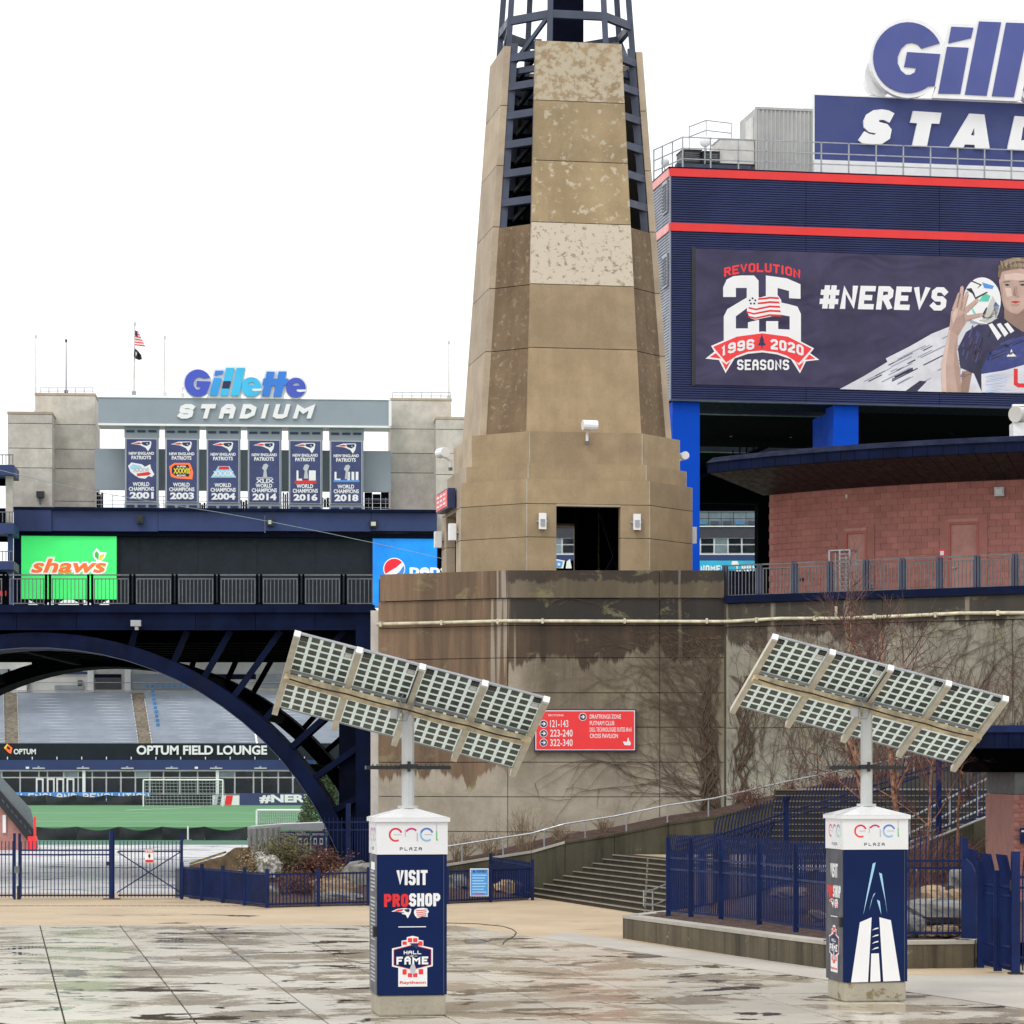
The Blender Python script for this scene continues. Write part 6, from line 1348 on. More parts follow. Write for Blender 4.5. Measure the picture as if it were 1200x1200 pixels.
# pitch-side barriers and boards
def tarp(px0, px1, py0, py1, Y, label, m=m_tarp):
    t = thing('barrier_tarp', label, 'tarp', P((px0+px1)/2, py1, Y)); n = max(3, int((px1-px0)/42))
    for s in range(n):
        a, b = px0+(px1-px0)*s/n, px0+(px1-px0)*(s+1)/n; mb = MB(); vs = []; q = 9
        for j in range(q+1):
            f = j/q; x = a+(b-a)*f; sag = 0.22*math.sin(math.pi*f)*(1 if (s % 3) else 0.5)
            for v in range(4): vs.append(P(x, py0, Y)*1.0+Vector((0, 0.05*math.sin(f*4+v*1.3+s), -sag*(1-v/3)-(zat(py0, Y)-zat(py1, Y))*v/3)))
        mb.add(vs, [(4*j+v, 4*j+4+v, 4*j+5+v, 4*j+1+v) for j in range(q) for v in range(3)]); mb.build('tarp_length', m, t, True)
tarp(40, 290, 968.5, 986, 160, 'black tarp barrier sagging along the near side of the field'); tarp(20, 124, 931.5, 943.5, 277.5, 'black tarp barrier along the far side of the field, left of its pole'); tarp(125, 249, 931.5, 943.5, 277.5, 'black tarp barrier along the far side of the field, right of its pole')
for px, lab in ((220.3, 'white barrier pole in the near black tarp'),): 
    t = thing('barrier_pole', lab, 'pole', P(px, 986, 159.6)); mb = MB(); mb.tube([P(px, 987, 159.6), P(px, 968, 159.6)], 0.05, 6); mb.build('pole', m_white, t); mb = MB(); mb.box(P(px, 987, 159.6).x-0.2, P(px, 987, 159.6).x+0.2, 159.4, 159.8, 0.0, 0.05); mb.build('foot', m_galv, t)
FC = Fr(0, 277, 0)
t = thing('perimeter_board', 'white lettered perimeter board half hidden behind the far tarp', 'board', FC.wh(90, 940, 2)); pbox(FC, -40, 928.5, 176, 940, 1.9, 2.1, 'board', m_lblue, t); text_px(FC, 'NEW ENGLAND REVOLUTION', (0, 929.5, 175, 938), 1.86, 'lettering', m_textw, t, 0.3)
t = thing('perimeter_board', 'navy board with white hashtag lettering beside striped panel', 'board', FC.wh(315, 944, 0)); pbox(FC, 281, 929.5, 402, 943.5, 0, 0.2, 'board', m_lbanner, t); ftext_px(FC, '#NEREVS', (304, 931, 388, 941.3), -0.05, 'lettering', m_textw, t, 0.05)
pbox(FC, 249, 932, 280.5, 943.5, 0, 0.2, 'striped_end', m_textw, t)
for a, m in ((250, m_textg), (254, m_slate), (263, m_signred), (267, m_signred)): poly_px(FC, [(a+2, 932.3), (a+6, 932.3), (a+4, 943.3), (a, 943.3)], -0.02, 'stripe', m, t)
def goal(px0, px1, ptop, pbot, Y, dep, label):
    t = thing('football_goal', label, 'goal', P((px0+px1)/2, pbot, Y), 'white football goals'); a, b = P(px0, ptop, Y), P(px1, ptop, Y); zb = zat(pbot, Y)
    for p in (a, b): mb = MB(); mb.tube([p, (p.x, p.y, zb)], 0.07, 8); mb.build('post', m_white, t)
    mb = MB(); mb.tube([a, b], 0.07, 8); mb.build('crossbar', m_white, t); mb = MB(); n = 22; h = a.z-zb
    for k in range(n+1): x = a.x+(b.x-a.x)*k/n; mb.tube([(x, a.y, a.z), (x, a.y+dep*0.5, a.z), (x, a.y+dep, zb)], 0.022, 3, None, False)
    for k in range(9): z = zb+h*k/8; y = a.y+dep-(dep*0.5)*k/8; mb.tube([(a.x, y, z), (b.x, y, z)], 0.022, 3, None, False)
    mb.build('net', m_textg, t, kind='stuff')
goal(168, 261, 914, 945, 268, 2.0, 'white football goal with net before the lounge windows'); goal(301, 358, 949.5, 974, 174, 1.5, 'low white training goal seen beside the arch foot')
# brick stair block on the left with red end post
FLb = Fr(0, 140, 0)
t = thing('stair_block', 'rose brick stair block with black sloping stringer and glass guard', 'staircase', FLb.wh(15, 1000, 0))
poly_px(FLb, [(-40, 880), (0, 943), (33, 986), (33, 1000), (-40, 1000)], 0.1, 'brick_side', m_brickb, t, 3)
poly_px(FLb, [(-40, 880), (0, 927), (39, 972), (39, 983), (33, 986), (0, 945), (-40, 900)], -0.3, 'stringer', m_blk, t, 0.38)
for k in range(7): poly_px(FLb, [(2+k*5.2, 935+k*6.0), (5.6+k*5.2, 939.2+k*6.0), (5.6+k*5.2, 942.5+k*6.0), (2+k*5.2, 938.3+k*6.0)], -0.36, 'tread_gap', m_slate, t, 0.03)
poly_px(FLb, [(-40, 850), (0, 909), (36, 948), (39, 960), (39, 971), (0, 926), (-40, 878)], -0.2, 'glass_guard', mat('smoked_guard_mesh', (0.12, 0.15, 0.16), 0.3, 0, 0.2, 0.5), t, 0.05)
pbox(FLb, 3, 955, 7, 976, -0.0, 0.08, 'wall_notice', m_textw, t)
t = thing('red_end_post', 'red painted steel end post and base beside the brick stair', 'post', FLb.wh(37, 998, -0.6)); pbox(FLb, 39.5, 957, 42, 980, -0.8, -0.7, 'post', m_signred, t); pbox(FLb, 32.5, 980.3, 41.5, 998, -1.0, -0.5, 'base', m_signred, t)
# small navy information boards on the concourse under the arch
FN = Fr(0, 120, 0)
t = thing('information_boards', 'row of navy boards with small white print under the arch foot', 'sign', FN.wh(363, 1005, 0))
for k in range(4):
    a = 328.5+k*18; pbox(FN, a, 974.5, a+17.4, 1003, 0, 0.08, 'board', m_lbanner, t)
    text_px(FN, 'SECTION'[:5+k % 3], (a+1.5, 976.5, a+16, 979), -0.02, 'lettering', m_textw, t, 0.35)
    if k in (0, 3): poly_px(FN, ell(a+8.5, 985, 4.2, 4, 12), -0.02, 'crest', m_textw, t); poly_px(FN, ell(a+8.5, 985, 2.6, 2.2, 10), -0.03, 'crest_center', m_textn, t)
    else:
        for q in range(2): poly_px(FN, rect(a+3+q*7, 982, a+7+q*7, 990), -0.02, 'print_block', m_textw, t)
        for q in range(2): poly_px(FN, rect(a+4+q*7, 984, a+6+q*7, 988), -0.03, 'print_block_centre', m_textn, t)
t = thing('white_drape', 'white pleated drape covering left of the navy information boards', 'drape', FN.wh(310, 995, 0.5))
for k in range(12): a = 290.5+k*3.2; poly_px(FN, [(a, 972-k*0.2), (a+2.8, 971-k*0.2), (a+2.8, 998), (a, 998)], 0.5+0.1*(k % 2), 'pleat', m_whited, t, 0.1)
t = thing('white_canopy', 'low white canopy top over the boards under the arch', 'canopy', FN.wh(345, 974, 1)); poly_px(FN, [(290, 969), (325, 966), (380, 964), (398, 968), (398, 974), (290, 972)], 0.9, 'canopy_sheet', m_white, t, 2.5)
for p in (294, 340, 392): mb = MB(); mb.tube([FN.wh(p, 972, 1.5), FN.w(FN.u(p, 1.5), 1.5, 0)], 0.04, 6); mb.build('pole', m_galv, t)

# ================================================================== PLANTERS, STAIRS, RAMP
def picket_fence(name, label, cat, pts, h, sp, rails, post_at, m=m_fence, bent=0.0, psz=0.05, pk=0.011, root=None, posth=None, group=None):
    """pts: world corner points; every picket, post and rail length is its own part"""
    t = root or thing(name, label, cat, pts[0], group)
    def pkfn(b):
        b.box(-pk, pk, -pk, pk, 0.06, h)
        if bent: 
            q = [(0, h-0.002), (-0.04*bent, h+0.13), (-0.085*bent, h+0.25), (-0.13*bent, h+0.36)]
            for (y0, z0), (y1, z1) in zip(q[:-1], q[1:]): b.hexa([(-pk, y0-pk, z0), (pk, y0-pk, z0), (pk, y0+pk, z0), (-pk, y0+pk, z0), (-pk, y1-pk, z1), (pk, y1-pk, z1), (pk, y1+pk, z1), (-pk, y1+pk, z1)])
    me = unit_mesh('picket', pkfn, m); ph = posth or h+0.05
    pm = unit_mesh('post', lambda b: b.box(-psz, psz, -psz, psz, -0.05, ph), m)
    for a, b in zip(pts[:-1], pts[1:]):
        a, b = Vector(a), Vector(b); d = b-a; L = Vector((d.x, d.y, 0)).length; ang = math.atan2(d.y, d.x); n = max(1, int(L/sp))
        for i in range(n): inst('picket', me, a+d*((i+0.5)/n), t, ang)
        for rz in rails: mb = MB(); mb.bar(a+Vector((0, 0, rz)), b+Vector((0, 0, rz)), 0.035, 0.045); mb.build('rail', m, t)
    for p in post_at: inst('post', pm, p, t)
    return t
G0 = lambda px, py, z=0.0: P(px, py, gY(py, z))
def soil(name, poly_rows, m=m_mulch, bumpz=0.05):
    """terrain patch from rows of points"""
    mb = MB(); nr, nc = len(poly_rows), len(poly_rows[0]); vs = []; F = 6
    R2, C2 = (nr-1)*F+1, (nc-1)*F+1
    for i in range(R2):
        for j in range(C2):
            r, c = min(i//F, nr-2), min(j//F, nc-2); u, v = i/F-r, j/F-c
            p = (Vector(poly_rows[r][c])*(1-u)*(1-v)+Vector(poly_rows[r+1][c])*u*(1-v)+Vector(poly_rows[r][c+1])*(1-u)*v+Vector(poly_rows[r+1][c+1])*u*v)
            vs.append(p+Vector((0, 0, random.uniform(-bumpz, bumpz) if 0 < i < R2-1 else 0)))
    mb.add(vs, [(i*C2+j, i*C2+j+1, (i+1)*C2+j+1, (i+1)*C2+j) for i in range(R2-1) for j in range(C2-1)])
    return tag(mb.build(name, m), kind='structure')
def rampY(px): return 88.5 if px <= 850 else 88.5-(px-850)/350*5.2
RT = [(440, 1030), (520, 1013), (623, 997), (662, 986), (720, 977), (783, 964), (837, 956), (920, 937), (1000, 921), (1100, 901), (1230, 876)]
RTw = [P(a, b, rampY(a)) for a, b in RT]
rw = thing('ramp_wall', 'sloping mossy concrete ramp wall rising right behind the steps', 'wall', RTw[4]*1.0)
for a, b in zip(RTw[:-1], RTw[1:]):
    d = (b-a); d.z = 0; n = Vector((-d.y, d.x, 0)).normalized()*0.3; g = d.normalized()*0.008
    mb = MB(); A, B = a+g, b-g; lo = lambda p: Vector((p.x, p.y, 0)); dz = Vector((0, 0, 0.07))
    mb.hexa([lo(A), lo(B), lo(B)+n, lo(A)+n, A-dz, B-dz, B-dz+n, A-dz+n]); mb.build('wall_panel', m_rampc, rw)
    e = n.normalized()*0.03; mb = MB(); mb.hexa([A-e-dz, B-e-dz, B+n+e-dz, A+n+e-dz, A-e, B-e, B+n+e, A+n+e]); mb.build('coping', m_copec if a.x < 1 else m_rampc, rw)
hr = thing('ramp_handrail', 'long galvanised handrail climbing along the sloping ramp wall', 'handrail', RTw[4]+Vector((0, 0, 0.05)))
off = Vector((0, 0.12, 0.53)); mb = MB(); mb.tube([p+off for p in RTw[:8]]+[p+off for p in RTw[8:]], 0.028, 6); mb.build('rail', m_galv, hr)
for k in range(16):
    px = 445+k*48.2
    for (a, b), (c, d) in zip(RT[:-1], RT[1:]):
        if a <= px < c: p = P(px, b+(d-b)*(px-a)/(c-a), rampY(px)); mb = MB(); mb.tube([p+Vector((0, 0.12, 0)), p+off], 0.025, 6); mb.build('post', m_galv, hr)
back = [FLW.w(1.0, -0.1, 0), FLW.w(3.5, -0.1, 0), FW.w(0.5, -0.1, 0), FW.w(1.8, -0.1, 0), FW.w(3.4, -0.1, 0), FW.w(5.0, -0.1, 0), FW.w(6.5, -0.1, 0)]+[FRW.w(x, -0.1, 0) for x in (1.9, 3.9, 6.6, 10.2)]
soil('ramp_bank', [[p+Vector((0, 0.25, -0.12)) for p in RTw], [Vector((b.x, b.y, p.z+0.15)) for p, b in zip(RTw, back)]])
# main steps
nrm = Vector((0.965, 0.261, 0)); run = Vector((0.261, -0.965, 0)); A0_ = Vector((0.59, 87.3, 0)); RIS, TRD, NST = 0.1256, 0.29, 10
stp = thing('plaza_steps', 'broad dark wet concrete steps with pale nosings rising to the right', 'steps', A0_+run*5)
def online(k, Y): p = A0_+nrm*(k*TRD); s_ = (p.y-Y)/0.965; return p+run*s_
for k in range(NST):
    z0, z1 = 0.0, (k+1)*RIS; a, b = online(k, 88.15), online(k, 72.5); e = nrm*(TRD if k < NST-1 else 0.6)
    mb = MB(); mb.hexa([a, b, b+e, a+e, a+Vector((0, 0, z1-0.03)), b+Vector((0, 0, z1-0.03)), b+e+Vector((0, 0, z1-0.03)), a+e+Vector((0, 0, z1-0.03))]); mb.build('step', m_stepc, stp)
    f = -nrm*0.02; zz1 = Vector((0, 0, z1)); zz0 = Vector((0, 0, z1-0.029)); mb = MB(); q = nrm*0.03
    mb.hexa([a+f+zz0, b+f+zz0, b+q+zz0, a+q+zz0, a+f+zz1, b+f+zz1, b+q+zz1, a+q+zz1]); mb.build('nosing', m_nose, stp)
    f2 = nrm*0.031; q = e*1.0; zt2 = Vector((0, 0, z1-0.004)); mb = MB(); mb.hexa([a+f2+zz0, b+f2+zz0, b+q+zz0, a+q+zz0, a+f2+zt2, b+f2+zt2, b+q+zt2, a+q+zt2]); mb.build('tread', m_stept, stp)
    c = online(k, 76.5+k*0.92); mb = MB(); mb.hexa([c-nrm*0.035+Vector((0, 0, z1-RIS+0.004)), c-nrm*0.035+run*0.07+Vector((0, 0, z1-RIS+0.004)), c+run*0.07+Vector((0, 0, z1-RIS+0.004)), c+Vector((0, 0, z1-RIS+0.004)), c-nrm*0.035+Vector((0, 0, z1-.031)), c-nrm*0.035+run*0.07+Vector((0, 0, z1-.031)), c+run*0.07+Vector((0, 0, z1-.031)), c+Vector((0, 0, z1-.031))]); mb.build('joint_seal', m_nose, stp)
pa, pb = online(NST-1, 88.15)+nrm*0.6, online(NST-1, 72.5)+nrm*0.6
tag(sheet('upper_landing', [(pa.x, pa.y), (pb.x, pb.y), (pb.x+9, pb.y+5), (14.5, 82.5), (12, 84.0), (7, 88.2)], NST*RIS-0.005, m_aggr, 0.3))
t = thing('step_handrail', 'short galvanised handrail loop at the foot of the broad steps', 'handrail', P(760, 1062, 74))
mb = MB(); q = [P(754.5, 1062, 74), P(754.5, 1044, 74), P(764.5, 1043, 74.4), P(800, 1028, 76.5)]; mb.tube(q, 0.022, 6); mb.tube([P(754.5, 1060, 74), P(764.5, 1061.5, 74.4), P(800, 1046, 76.5)], 0.02, 6); mb.build('rail', m_galv, t)
mb = MB(); mb.tube([P(765, 1070, 74.4), P(765, 1042, 74.4)], 0.025, 6); mb.build('post', m_galv, t)
# upper steps at right
us = thing('upper_steps', 'upper flight of dark concrete steps behind the blue fence', 'steps', Vector((9.5, 78.5, 1.2)))
for k in range(13):
    Y = 78.4+k*0.34; z = 1.22+(k+1)*0.157; xl, xr = 6.9+k*0.05, 14.3
    mb = MB(); mb.box(xl, xr, Y, Y+0.6, z-0.4, z-0.03); mb.build('step', m_stepc, us); mb = MB(); mb.box(xl, xr, Y+0.05, Y+0.6, z-0.029, z-0.002); mb.build('tread', m_stepc, us); mb = MB(); mb.box(xl, xr, Y-0.02, Y+0.049, z-0.029, z); mb.build('nosing', m_noseu, us)
sheet('top_landing', [(8.4, 83.12), (14.3, 83.12), (14.3, 84.5), (8.4, 85.6)], 3.265, m_copec, 0.12)
uh = thing('stair_handrails', 'sloping pale steel handrails on the upper steps at right', 'handrail', P(1120, 985, 76.5))
for y0, y1, ya in ((960, 897, 0), (978, 915, 0), (987, 932, 1.2), (994, 945, 0)):
    mb = MB(); mb.tube([P(1050, y0+7, 75.6+ya), P(1187, y1, 77.6+ya)], 0.03 if y1 < 940 else 0.045, 6); mb.build('rail', m_galv, uh)
for px in (1066, 1090, 1113, 1145, 1163, 1187):
    f = (px-1050)/137; mb = MB(); mb.tube([P(px, 1001-f*56, 75.6+2*f), P(px, 967-f*70, 75.6+2*f)], 0.028, 6); mb.build('post', m_galv, uh)
t = thing('stair_side_wall', 'dark damp side wall sloping below the upper step handrails', 'wall', P(1120, 1030, 75.4)); FSW = Fr(0, 75.3, 2)
for a, b in ((1040, 1090), (1090.5, 1140), (1140.5, 1192)):
    s_ = lambda x: 1006-(x-1040)*0.405
    poly_px(FSW, [(a, s_(a)), (b, s_(b)), (b, 1045), (a, 1045)], 0, 'wall_panel', m_rampc, t, 0.3)
# planter wall
W = [Vector((3.75, 68.0, 0)), Vector((2.5, 65.5, 0)), Vector((3.36, 62.9, 0)), Vector((4.22, 60.35, 0)), Vector((5.1, 57.75, 0)), Vector((5.96, 55.4, 0)), Vector((7.4, 55.35, 0)), Vector((8.85, 55.6, 0)), Vector((9.2, 56.6, 0))]
pw = thing('planter_wall', 'low streaked concrete planter wall with pale coping beneath the blue fence', 'wall', W[2]*1.0)
for i, (a, b) in enumerate(zip(W[:-1], W[1:])):
    d = (b-a).normalized(); n = Vector((-d.y, d.x, 0))*0.36; g = d*0.006; A, B = a+g, b-g; u1 = Vector((0, 0, 0.46)); u2 = Vector((0, 0, 0.53)); e = n.normalized()*0.015
    mb = MB(); mb.hexa([A, B, B+n, A+n, A+u1, B+u1, B+n+u1, A+n+u1]); mb.build('wall_section', m_plantc, pw)
    mb = MB(); mb.hexa([A-e+u1, B-e+u1, B+n+u1, A+n+u1, A-e+u2, B-e+u2, B+n+u2, A+n+u2]); mb.build('coping', m_copec, pw)
soil('planter_soil', [[(3.0, 65.8, 0.47), (4.6, 61, 0.47), (6.3, 56.0, 0.47), (9.3, 56.2, 0.47), (14, 57, 0.3)],
                      [(3.9, 67.9, 0.5), (5.6, 65, 0.62), (7.8, 62.5, 0.62), (10.5, 62, 0.65), (15, 62, 0.6)],
                      [(4.4, 72.4, 0.6), (6.5, 71, 0.9), (8.5, 70, 0.95), (11.5, 70, 1.0), (16, 70, 1.1)],
                      [(4.9, 78.3, 1.1), (7.0, 78.3, 1.2), (9.5, 78.3, 1.25), (12.5, 76, 1.3), (16.5, 76, 1.5)]], bumpz=0.06)
# blue fences
z5 = 0.53
TF = [(3.55, 65.9, z5), (4.58, 64.4-0.8, z5), (5.26, 61.7, z5), (5.81, 59.4, z5), (6.3, 57.6, z5), (6.55, 56.3, z5)]
picket_fence('blue_fence', 'tall blue picket fence with outward-bent tips on the planter wall', 'fence', TF, 1.45, 0.1, (0.08, 1.28, 1.02), [Vector(p) for p in ((3.55, 65.9, z5), (4.0, 64.9, z5), (4.58, 63.6, z5), (5.26, 61.7, z5), (5.81, 59.4, z5), (6.3, 57.6, z5))], bent=0.4, psz=0.055, posth=1.75)
picket_fence('blue_fence', 'tall blue picket fence facing the plaza right of the second kiosk', 'fence', [(6.55, 56.3, z5), (8.75, 56.35, z5)], 1.62, 0.107, (0.1, 1.5, 1.36), [Vector((6.6, 56.3, z5)), Vector((8.8, 56.4, z5))], bent=0.6, psz=0.06, posth=1.95)
t = thing('fence_fin_post', 'tall curved blue fin post where the planter fence meets the gate', 'post', (8.85, 56.3, z5)); ffp = Fr(8.72, 56.25, -35)
loops_mesh(ffp, [[(0, 0.4), (0.3, 0.4), (0.32, 1.7), (0.22, 1.95), (0.08, 2.08), (0, 2.05)]], 0, 'fin', m_fence, t, 0.06); mb = MB(); mb.box(0.0, 0.12, 0.08, 0.2, 0.4, 1.9, ffp.M); mb.build('post', m_fence, t)
gp = [P(1133, 1126, gY(1126)), P(1149, 1134, gY(1134)), P(1168.5, 1138, gY(1138)), P(1190, 1141.5, gY(1141.5))]
picket_fence('blue_fence', 'narrow blue fence return between fin post and double gate', 'fence', gp[:2], 1.9, 0.1, (0.15, 1.55, 1.72), [gp[1]], bent=0.6, psz=0.06, posth=2.05)
picket_fence('gate_leaf', 'left leaf of the blue picket gate at the right edge', 'gate', [gp[1]+Vector((.06, 0, 0)), gp[2]-Vector((0.04, 0, 0))], 1.85, 0.072, (0.15, 0.5, 1.45, 1.62), [gp[2]-Vector((0.03, 0, 0))], bent=0.6, psz=0.035, group='leaves of the blue gate')
picket_fence('gate_leaf', 'right leaf of the blue picket gate next to the thick post', 'gate', [gp[2]+Vector((.05, 0, 0)), gp[3]-Vector((0.08, 0, 0))], 1.85, 0.072, (0.15, 0.5, 1.45, 1.62), [gp[2]+Vector((0.05, 0, 0))], bent=0.6, psz=0.035, group='leaves of the blue gate')
t = thing('gate_post', 'thick blue gate post at the right edge of the plaza', 'post', gp[3]); mb = MB(); g3 = gp[3]; mb.box(g3.x-0.075, g3.x+0.075, g3.y-0.075, g3.y+0.075, 0, 2.28); mb.build('post', m_fence, t); mb = MB(); mb.box(g3.x-0.13, g3.x+0.13, g3.y-0.13, g3.y+0.13, 0, 0.03); mb.build('base_plate', m_blk, t); mb = MB(); mb.box(g3.x-0.1, g3.x-0.076, g3.y-0.05, g3.y+0.05, 1.55, 1.75); mb.build('hinge', m_blk, t)
picket_fence('blue_fence', 'dark blue fence continuing past the right gate post', 'fence', [g3+Vector((0.1, 0.1, 0)), g3+Vector((2.5, 0.5, 0))], 1.85, 0.11, (0.3, 1.6, 1.8), [g3+Vector((2.5, 0.5, 0))], bent=0.8)
F4 = [(835, 1066, 70), (921, 1035, 72), (1010, 1006, 74), (1100, 975, 75.0), (1196, 943, 76.6)]; F4 = [P(*q) for q in F4]
picket_fence('blue_fence', 'long dark blue fence climbing beside the upper steps', 'fence', F4, 1.85, 0.125, (0.06, 1.6, 1.75), [F4[1], F4[3]], bent=0.7, psz=0.07, posth=2.15)
picket_fence('blue_fence', 'blue fence run behind the corner of the tall planter fence', 'fence', [(3.75, 67.2, 0.5), (4.9, 69.2, 0.55), (6.4, 71.5, 0.8)], 1.4, 0.1, (0.08, 1.2, 1.34), [Vector((3.75, 67.2, 0.5)), Vector((4.9, 69.2, 0.55))], bent=0.8, psz=0.06)
# fence and gate toward the field
g = [G0(-60, 1054), G0(17, 1054), G0(23, 1054), G0(131, 1054), G0(134.5, 1054), G0(213, 1054)]
picket_fence('blue_fence', 'blue picket fence run at the far left of the plaza', 'fence', g[0:2], 1.72, 0.106, (0.12, 1.32), [g[1]], psz=0.035, posth=1.95)
picket_fence('blue_fence', 'long blue picket fence between the latch posts and thick post', 'fence', [g[2], g[3]], 1.72, 0.106, (0.12, 1.32, 1.45), [g[2]], psz=0.035, posth=1.95)
t = picket_fence('field_gate', 'wide blue picket gate with cross bracing and red warning sign', 'gate', [g[4]+Vector((0.1, 0, 0)), g[5]], 1.72, 0.106, (0.12, 1.42), [g[5]], psz=0.035, posth=1.95)
for a, b in (((137, 998), (212, 1046)), ((137, 1046), (212, 998))): mb = MB(); mb.tube([P(a[0], a[1], 85.5), P(b[0], b[1], 85.5)], 0.018, 5); mb.build('cross_brace', m_fence, t)
t = thing('gate_post', 'thick blue gate post in the middle of the field fence', 'post', g[3]); mb = MB(); mb.tube([g[3], g[3]+Vector((0, 0, 2.02))], 0.085, 10); mb.build('post', m_fence, t); mb = MB(); mb.box(g[3].x-0.25, g[3].x+0.25, g[3].y-0.12, g[3].y+0.12, 0, 0.03); mb.build('base_plate', m_iron, t); mb = MB(); mb.box(g[3].x-0.14, g[3].x-0.08, g[3].y-0.1, g[3].y-0.04, 1.0, 1.12); mb.build('latch', m_blk, t)
t = thing('latch_post', 'dark latch and drop bolt between the two left gate posts', 'latch', g[1]); mb = MB(); mb.box(g[1].x, g[2].x, g[1].y-0.05, g[1].y, 0.78, 0.98); mb.build('latch_box', m_galvd, t); mb = MB(); c = (g[1]+g[2])/2; mb.tube([c+Vector((0.03, -0.03, -0.0)), c+Vector((0.03, -0.03, 0.4))], 0.03, 6); mb.build('drop_bolt', m_blk, t)
FQ = Fr(0, 85.4, 0)
t = thing('warning_sign', 'small red and white warning sign on the field gate', 'sign', FQ.wh(175, 1011, 0)); pbox(FQ, 169.8, 995, 180, 1011, 0, 0.01, 'plate', m_textw, t); pbox(FQ, 170.2, 995.4, 179.6, 999, -0.006, -0.002, 'red_header', m_textr, t, ref=170); pbox(FQ, 170.2, 1007.5, 179.6, 1010.6, -0.006, -0.002, 'red_footer', m_textr, t); poly_px(FQ, [(175, 1000), (176.5, 1003), (175, 1006.5), (173.5, 1003)], -0.006, 'symbol', m_textk, t); text_px(FQ, 'STOP', (171, 996, 179, 998.6), -0.01, 'lettering', m_textw, t, 0.35)
L4 = [G0(213, 1053), G0(313, 1064), G0(432, 1061), G0(524, 1059.5), G0(624, 1055)]
for i, lab in enumerate(('low dark blue fence panelled run leading back to the gate', 'low blue fence run before the rust shrubs left of kiosk', 'low blue fence run behind the first kiosk', 'low blue fence run carrying the rules poster')):
    a, b = L4[i], L4[i+1]; n = 4 if i == 0 else 2
    picket_fence('low_fence', lab, 'fence', [a, b], 0.96, 0.105 if i else 0.085, (0.1, 0.92), [a+(b-a)*(k/n) for k in range(n+(1 if i == 3 else 0))], psz=0.05, posth=1.08, pk=0.012, group=None)
picket_fence('low_fence', 'low blue fence return climbing beside the ramp wall', 'fence', [L4[4], P(575, 1046, 88.0)+Vector((0, 0, 0))], 1.1, 0.09, (0.1, 1.0), [L4[4], P(575, 1046, 88.0)], posth=1.2)
FPo = Fr(0, 83.0, 0)
t = thing('rules_poster', 'pale blue rules poster fixed to the low blue fence', 'poster', FPo.wh(561.5, 1050, 0))
pbox(FPo, 550.8, 1017.8, 572.5, 1050.3, -0.02, 0.02, 'frame', m_textw, t); pbox(FPo, 551.6, 1018.8, 571.8, 1049.4, -0.03, -0.021, 'sheet', m_lblue, t)
poly_px(FPo, [(553.5, 1022.5), (555.5, 1019.5), (557.5, 1022.5)], -0.034, 'logo', m_textn, t); text_px(FPo, 'PLAZA RULES', (558.5, 1019.5, 570, 1022.5), -0.034, 'lettering', m_textn, t, 0.3)
for k in range(7): pbox(FPo, 553.5, 1025+k*3.3, 570-(k % 3)*1.5, 1026.2+k*3.3, -0.034, -0.0305, 'print_line', m_cyan, t)
pbox(FPo, 556, 1046.8, 567, 1048, -0.034, -0.0305, 'print_line', m_textr, t)
t = thing('utility_post', 'short grey utility post beside the low fence corner', 'post', G0(209, 1052)); mb = MB(); c = G0(209, 1052); mb.box(c.x-0.09, c.x+0.09, c.y-0.06, c.y+0.06, 0, 0.86); mb.build('post', m_galvd, t); mb = MB(); mb.box(c.x-0.1, c.x+0.1, c.y-0.07, c.y+0.07, 0.861, 0.9); mb.build('cap', m_galv, t)
# second taller fence under the bridge foot
q = [P(372, 1020, 93.5), P(431, 1020, 93.5)]
picket_fence('blue_fence', 'tall blue fence before the bridge pier above the shrubs', 'fence', [P(378, 1022, 93), P(408, 1022, 93), P(440, 1022, 92.2)], 1.75, 0.12, (0.1, 1.35, 1.6), [P(408, 1022, 93)], psz=0.07, posth=2.2)
soil('shrub_bed', [[L4[0]+Vector((0.2, 0.15, 0.02)), L4[1]+Vector((0, 0.12, 0.02)), L4[2]+Vector((0, 0.12, 0.02)), L4[3]+Vector((0, 0.12, 0.02)), L4[4]+Vector((-0.1, 0.2, 0.02))],
                   [Vector((-9.9, 88.5, 0.05)), Vector((-7.5, 86.0, 0.45)), Vector((-4.6, 86.5, 0.55)), Vector((-1.9, 86.8, 0.5)), Vector((0.2, 87.5, 0.2))],
                   [Vector((-10.2, 93, 0.1)), Vector((-7.6, 93, 0.6)), Vector((-4.7, 93.5, 0.8)), Vector((-2.4, 88.7, 0.7)), Vector((0.3, 88.4, 0.3))]], bumpz=0.06)

# ------------------------------------------------------------------ rocks, shrubs, birches
def rock(px, py, Y, sx, sy, sz, m, label, name='boulder', rot=0, seed=1, group=None):
    rnd = random.Random(seed); c = P(px, py, Y); n, r = 12, 7; mb = MB(); vs = []
    for i in range(r+1):
        th = math.pi*i/r
        for j in range(n):
            ph = 2*math.pi*j/n+rot; k = 1+rnd.uniform(-0.16, 0.16)
            v = Vector((math.sin(th)*math.cos(ph), math.sin(th)*math.sin(ph), math.cos(th)))
            v = Vector([math.copysign(abs(a)**0.75, a) for a in v])*k
            vs.append(c+Vector((v.x*sx, v.y*sy, v.z*sz+sz*0.5)))
    mb.add(vs, [(i*n+j, (i+1)*n+j, (i+1)*n+(j+1) % n, i*n+(j+1) % n) for i in range(r) for j in range(n)])
    return tag(mb.build(name, m), label, 'rock', group)
m_lichen = mat_conc('lichen_rock', (0.2, 0.19, 0.16), (0.1, 0.1, 0.08), (0.6, 0.6, 0.56), 0.54, 0.4, 6, 0.05)
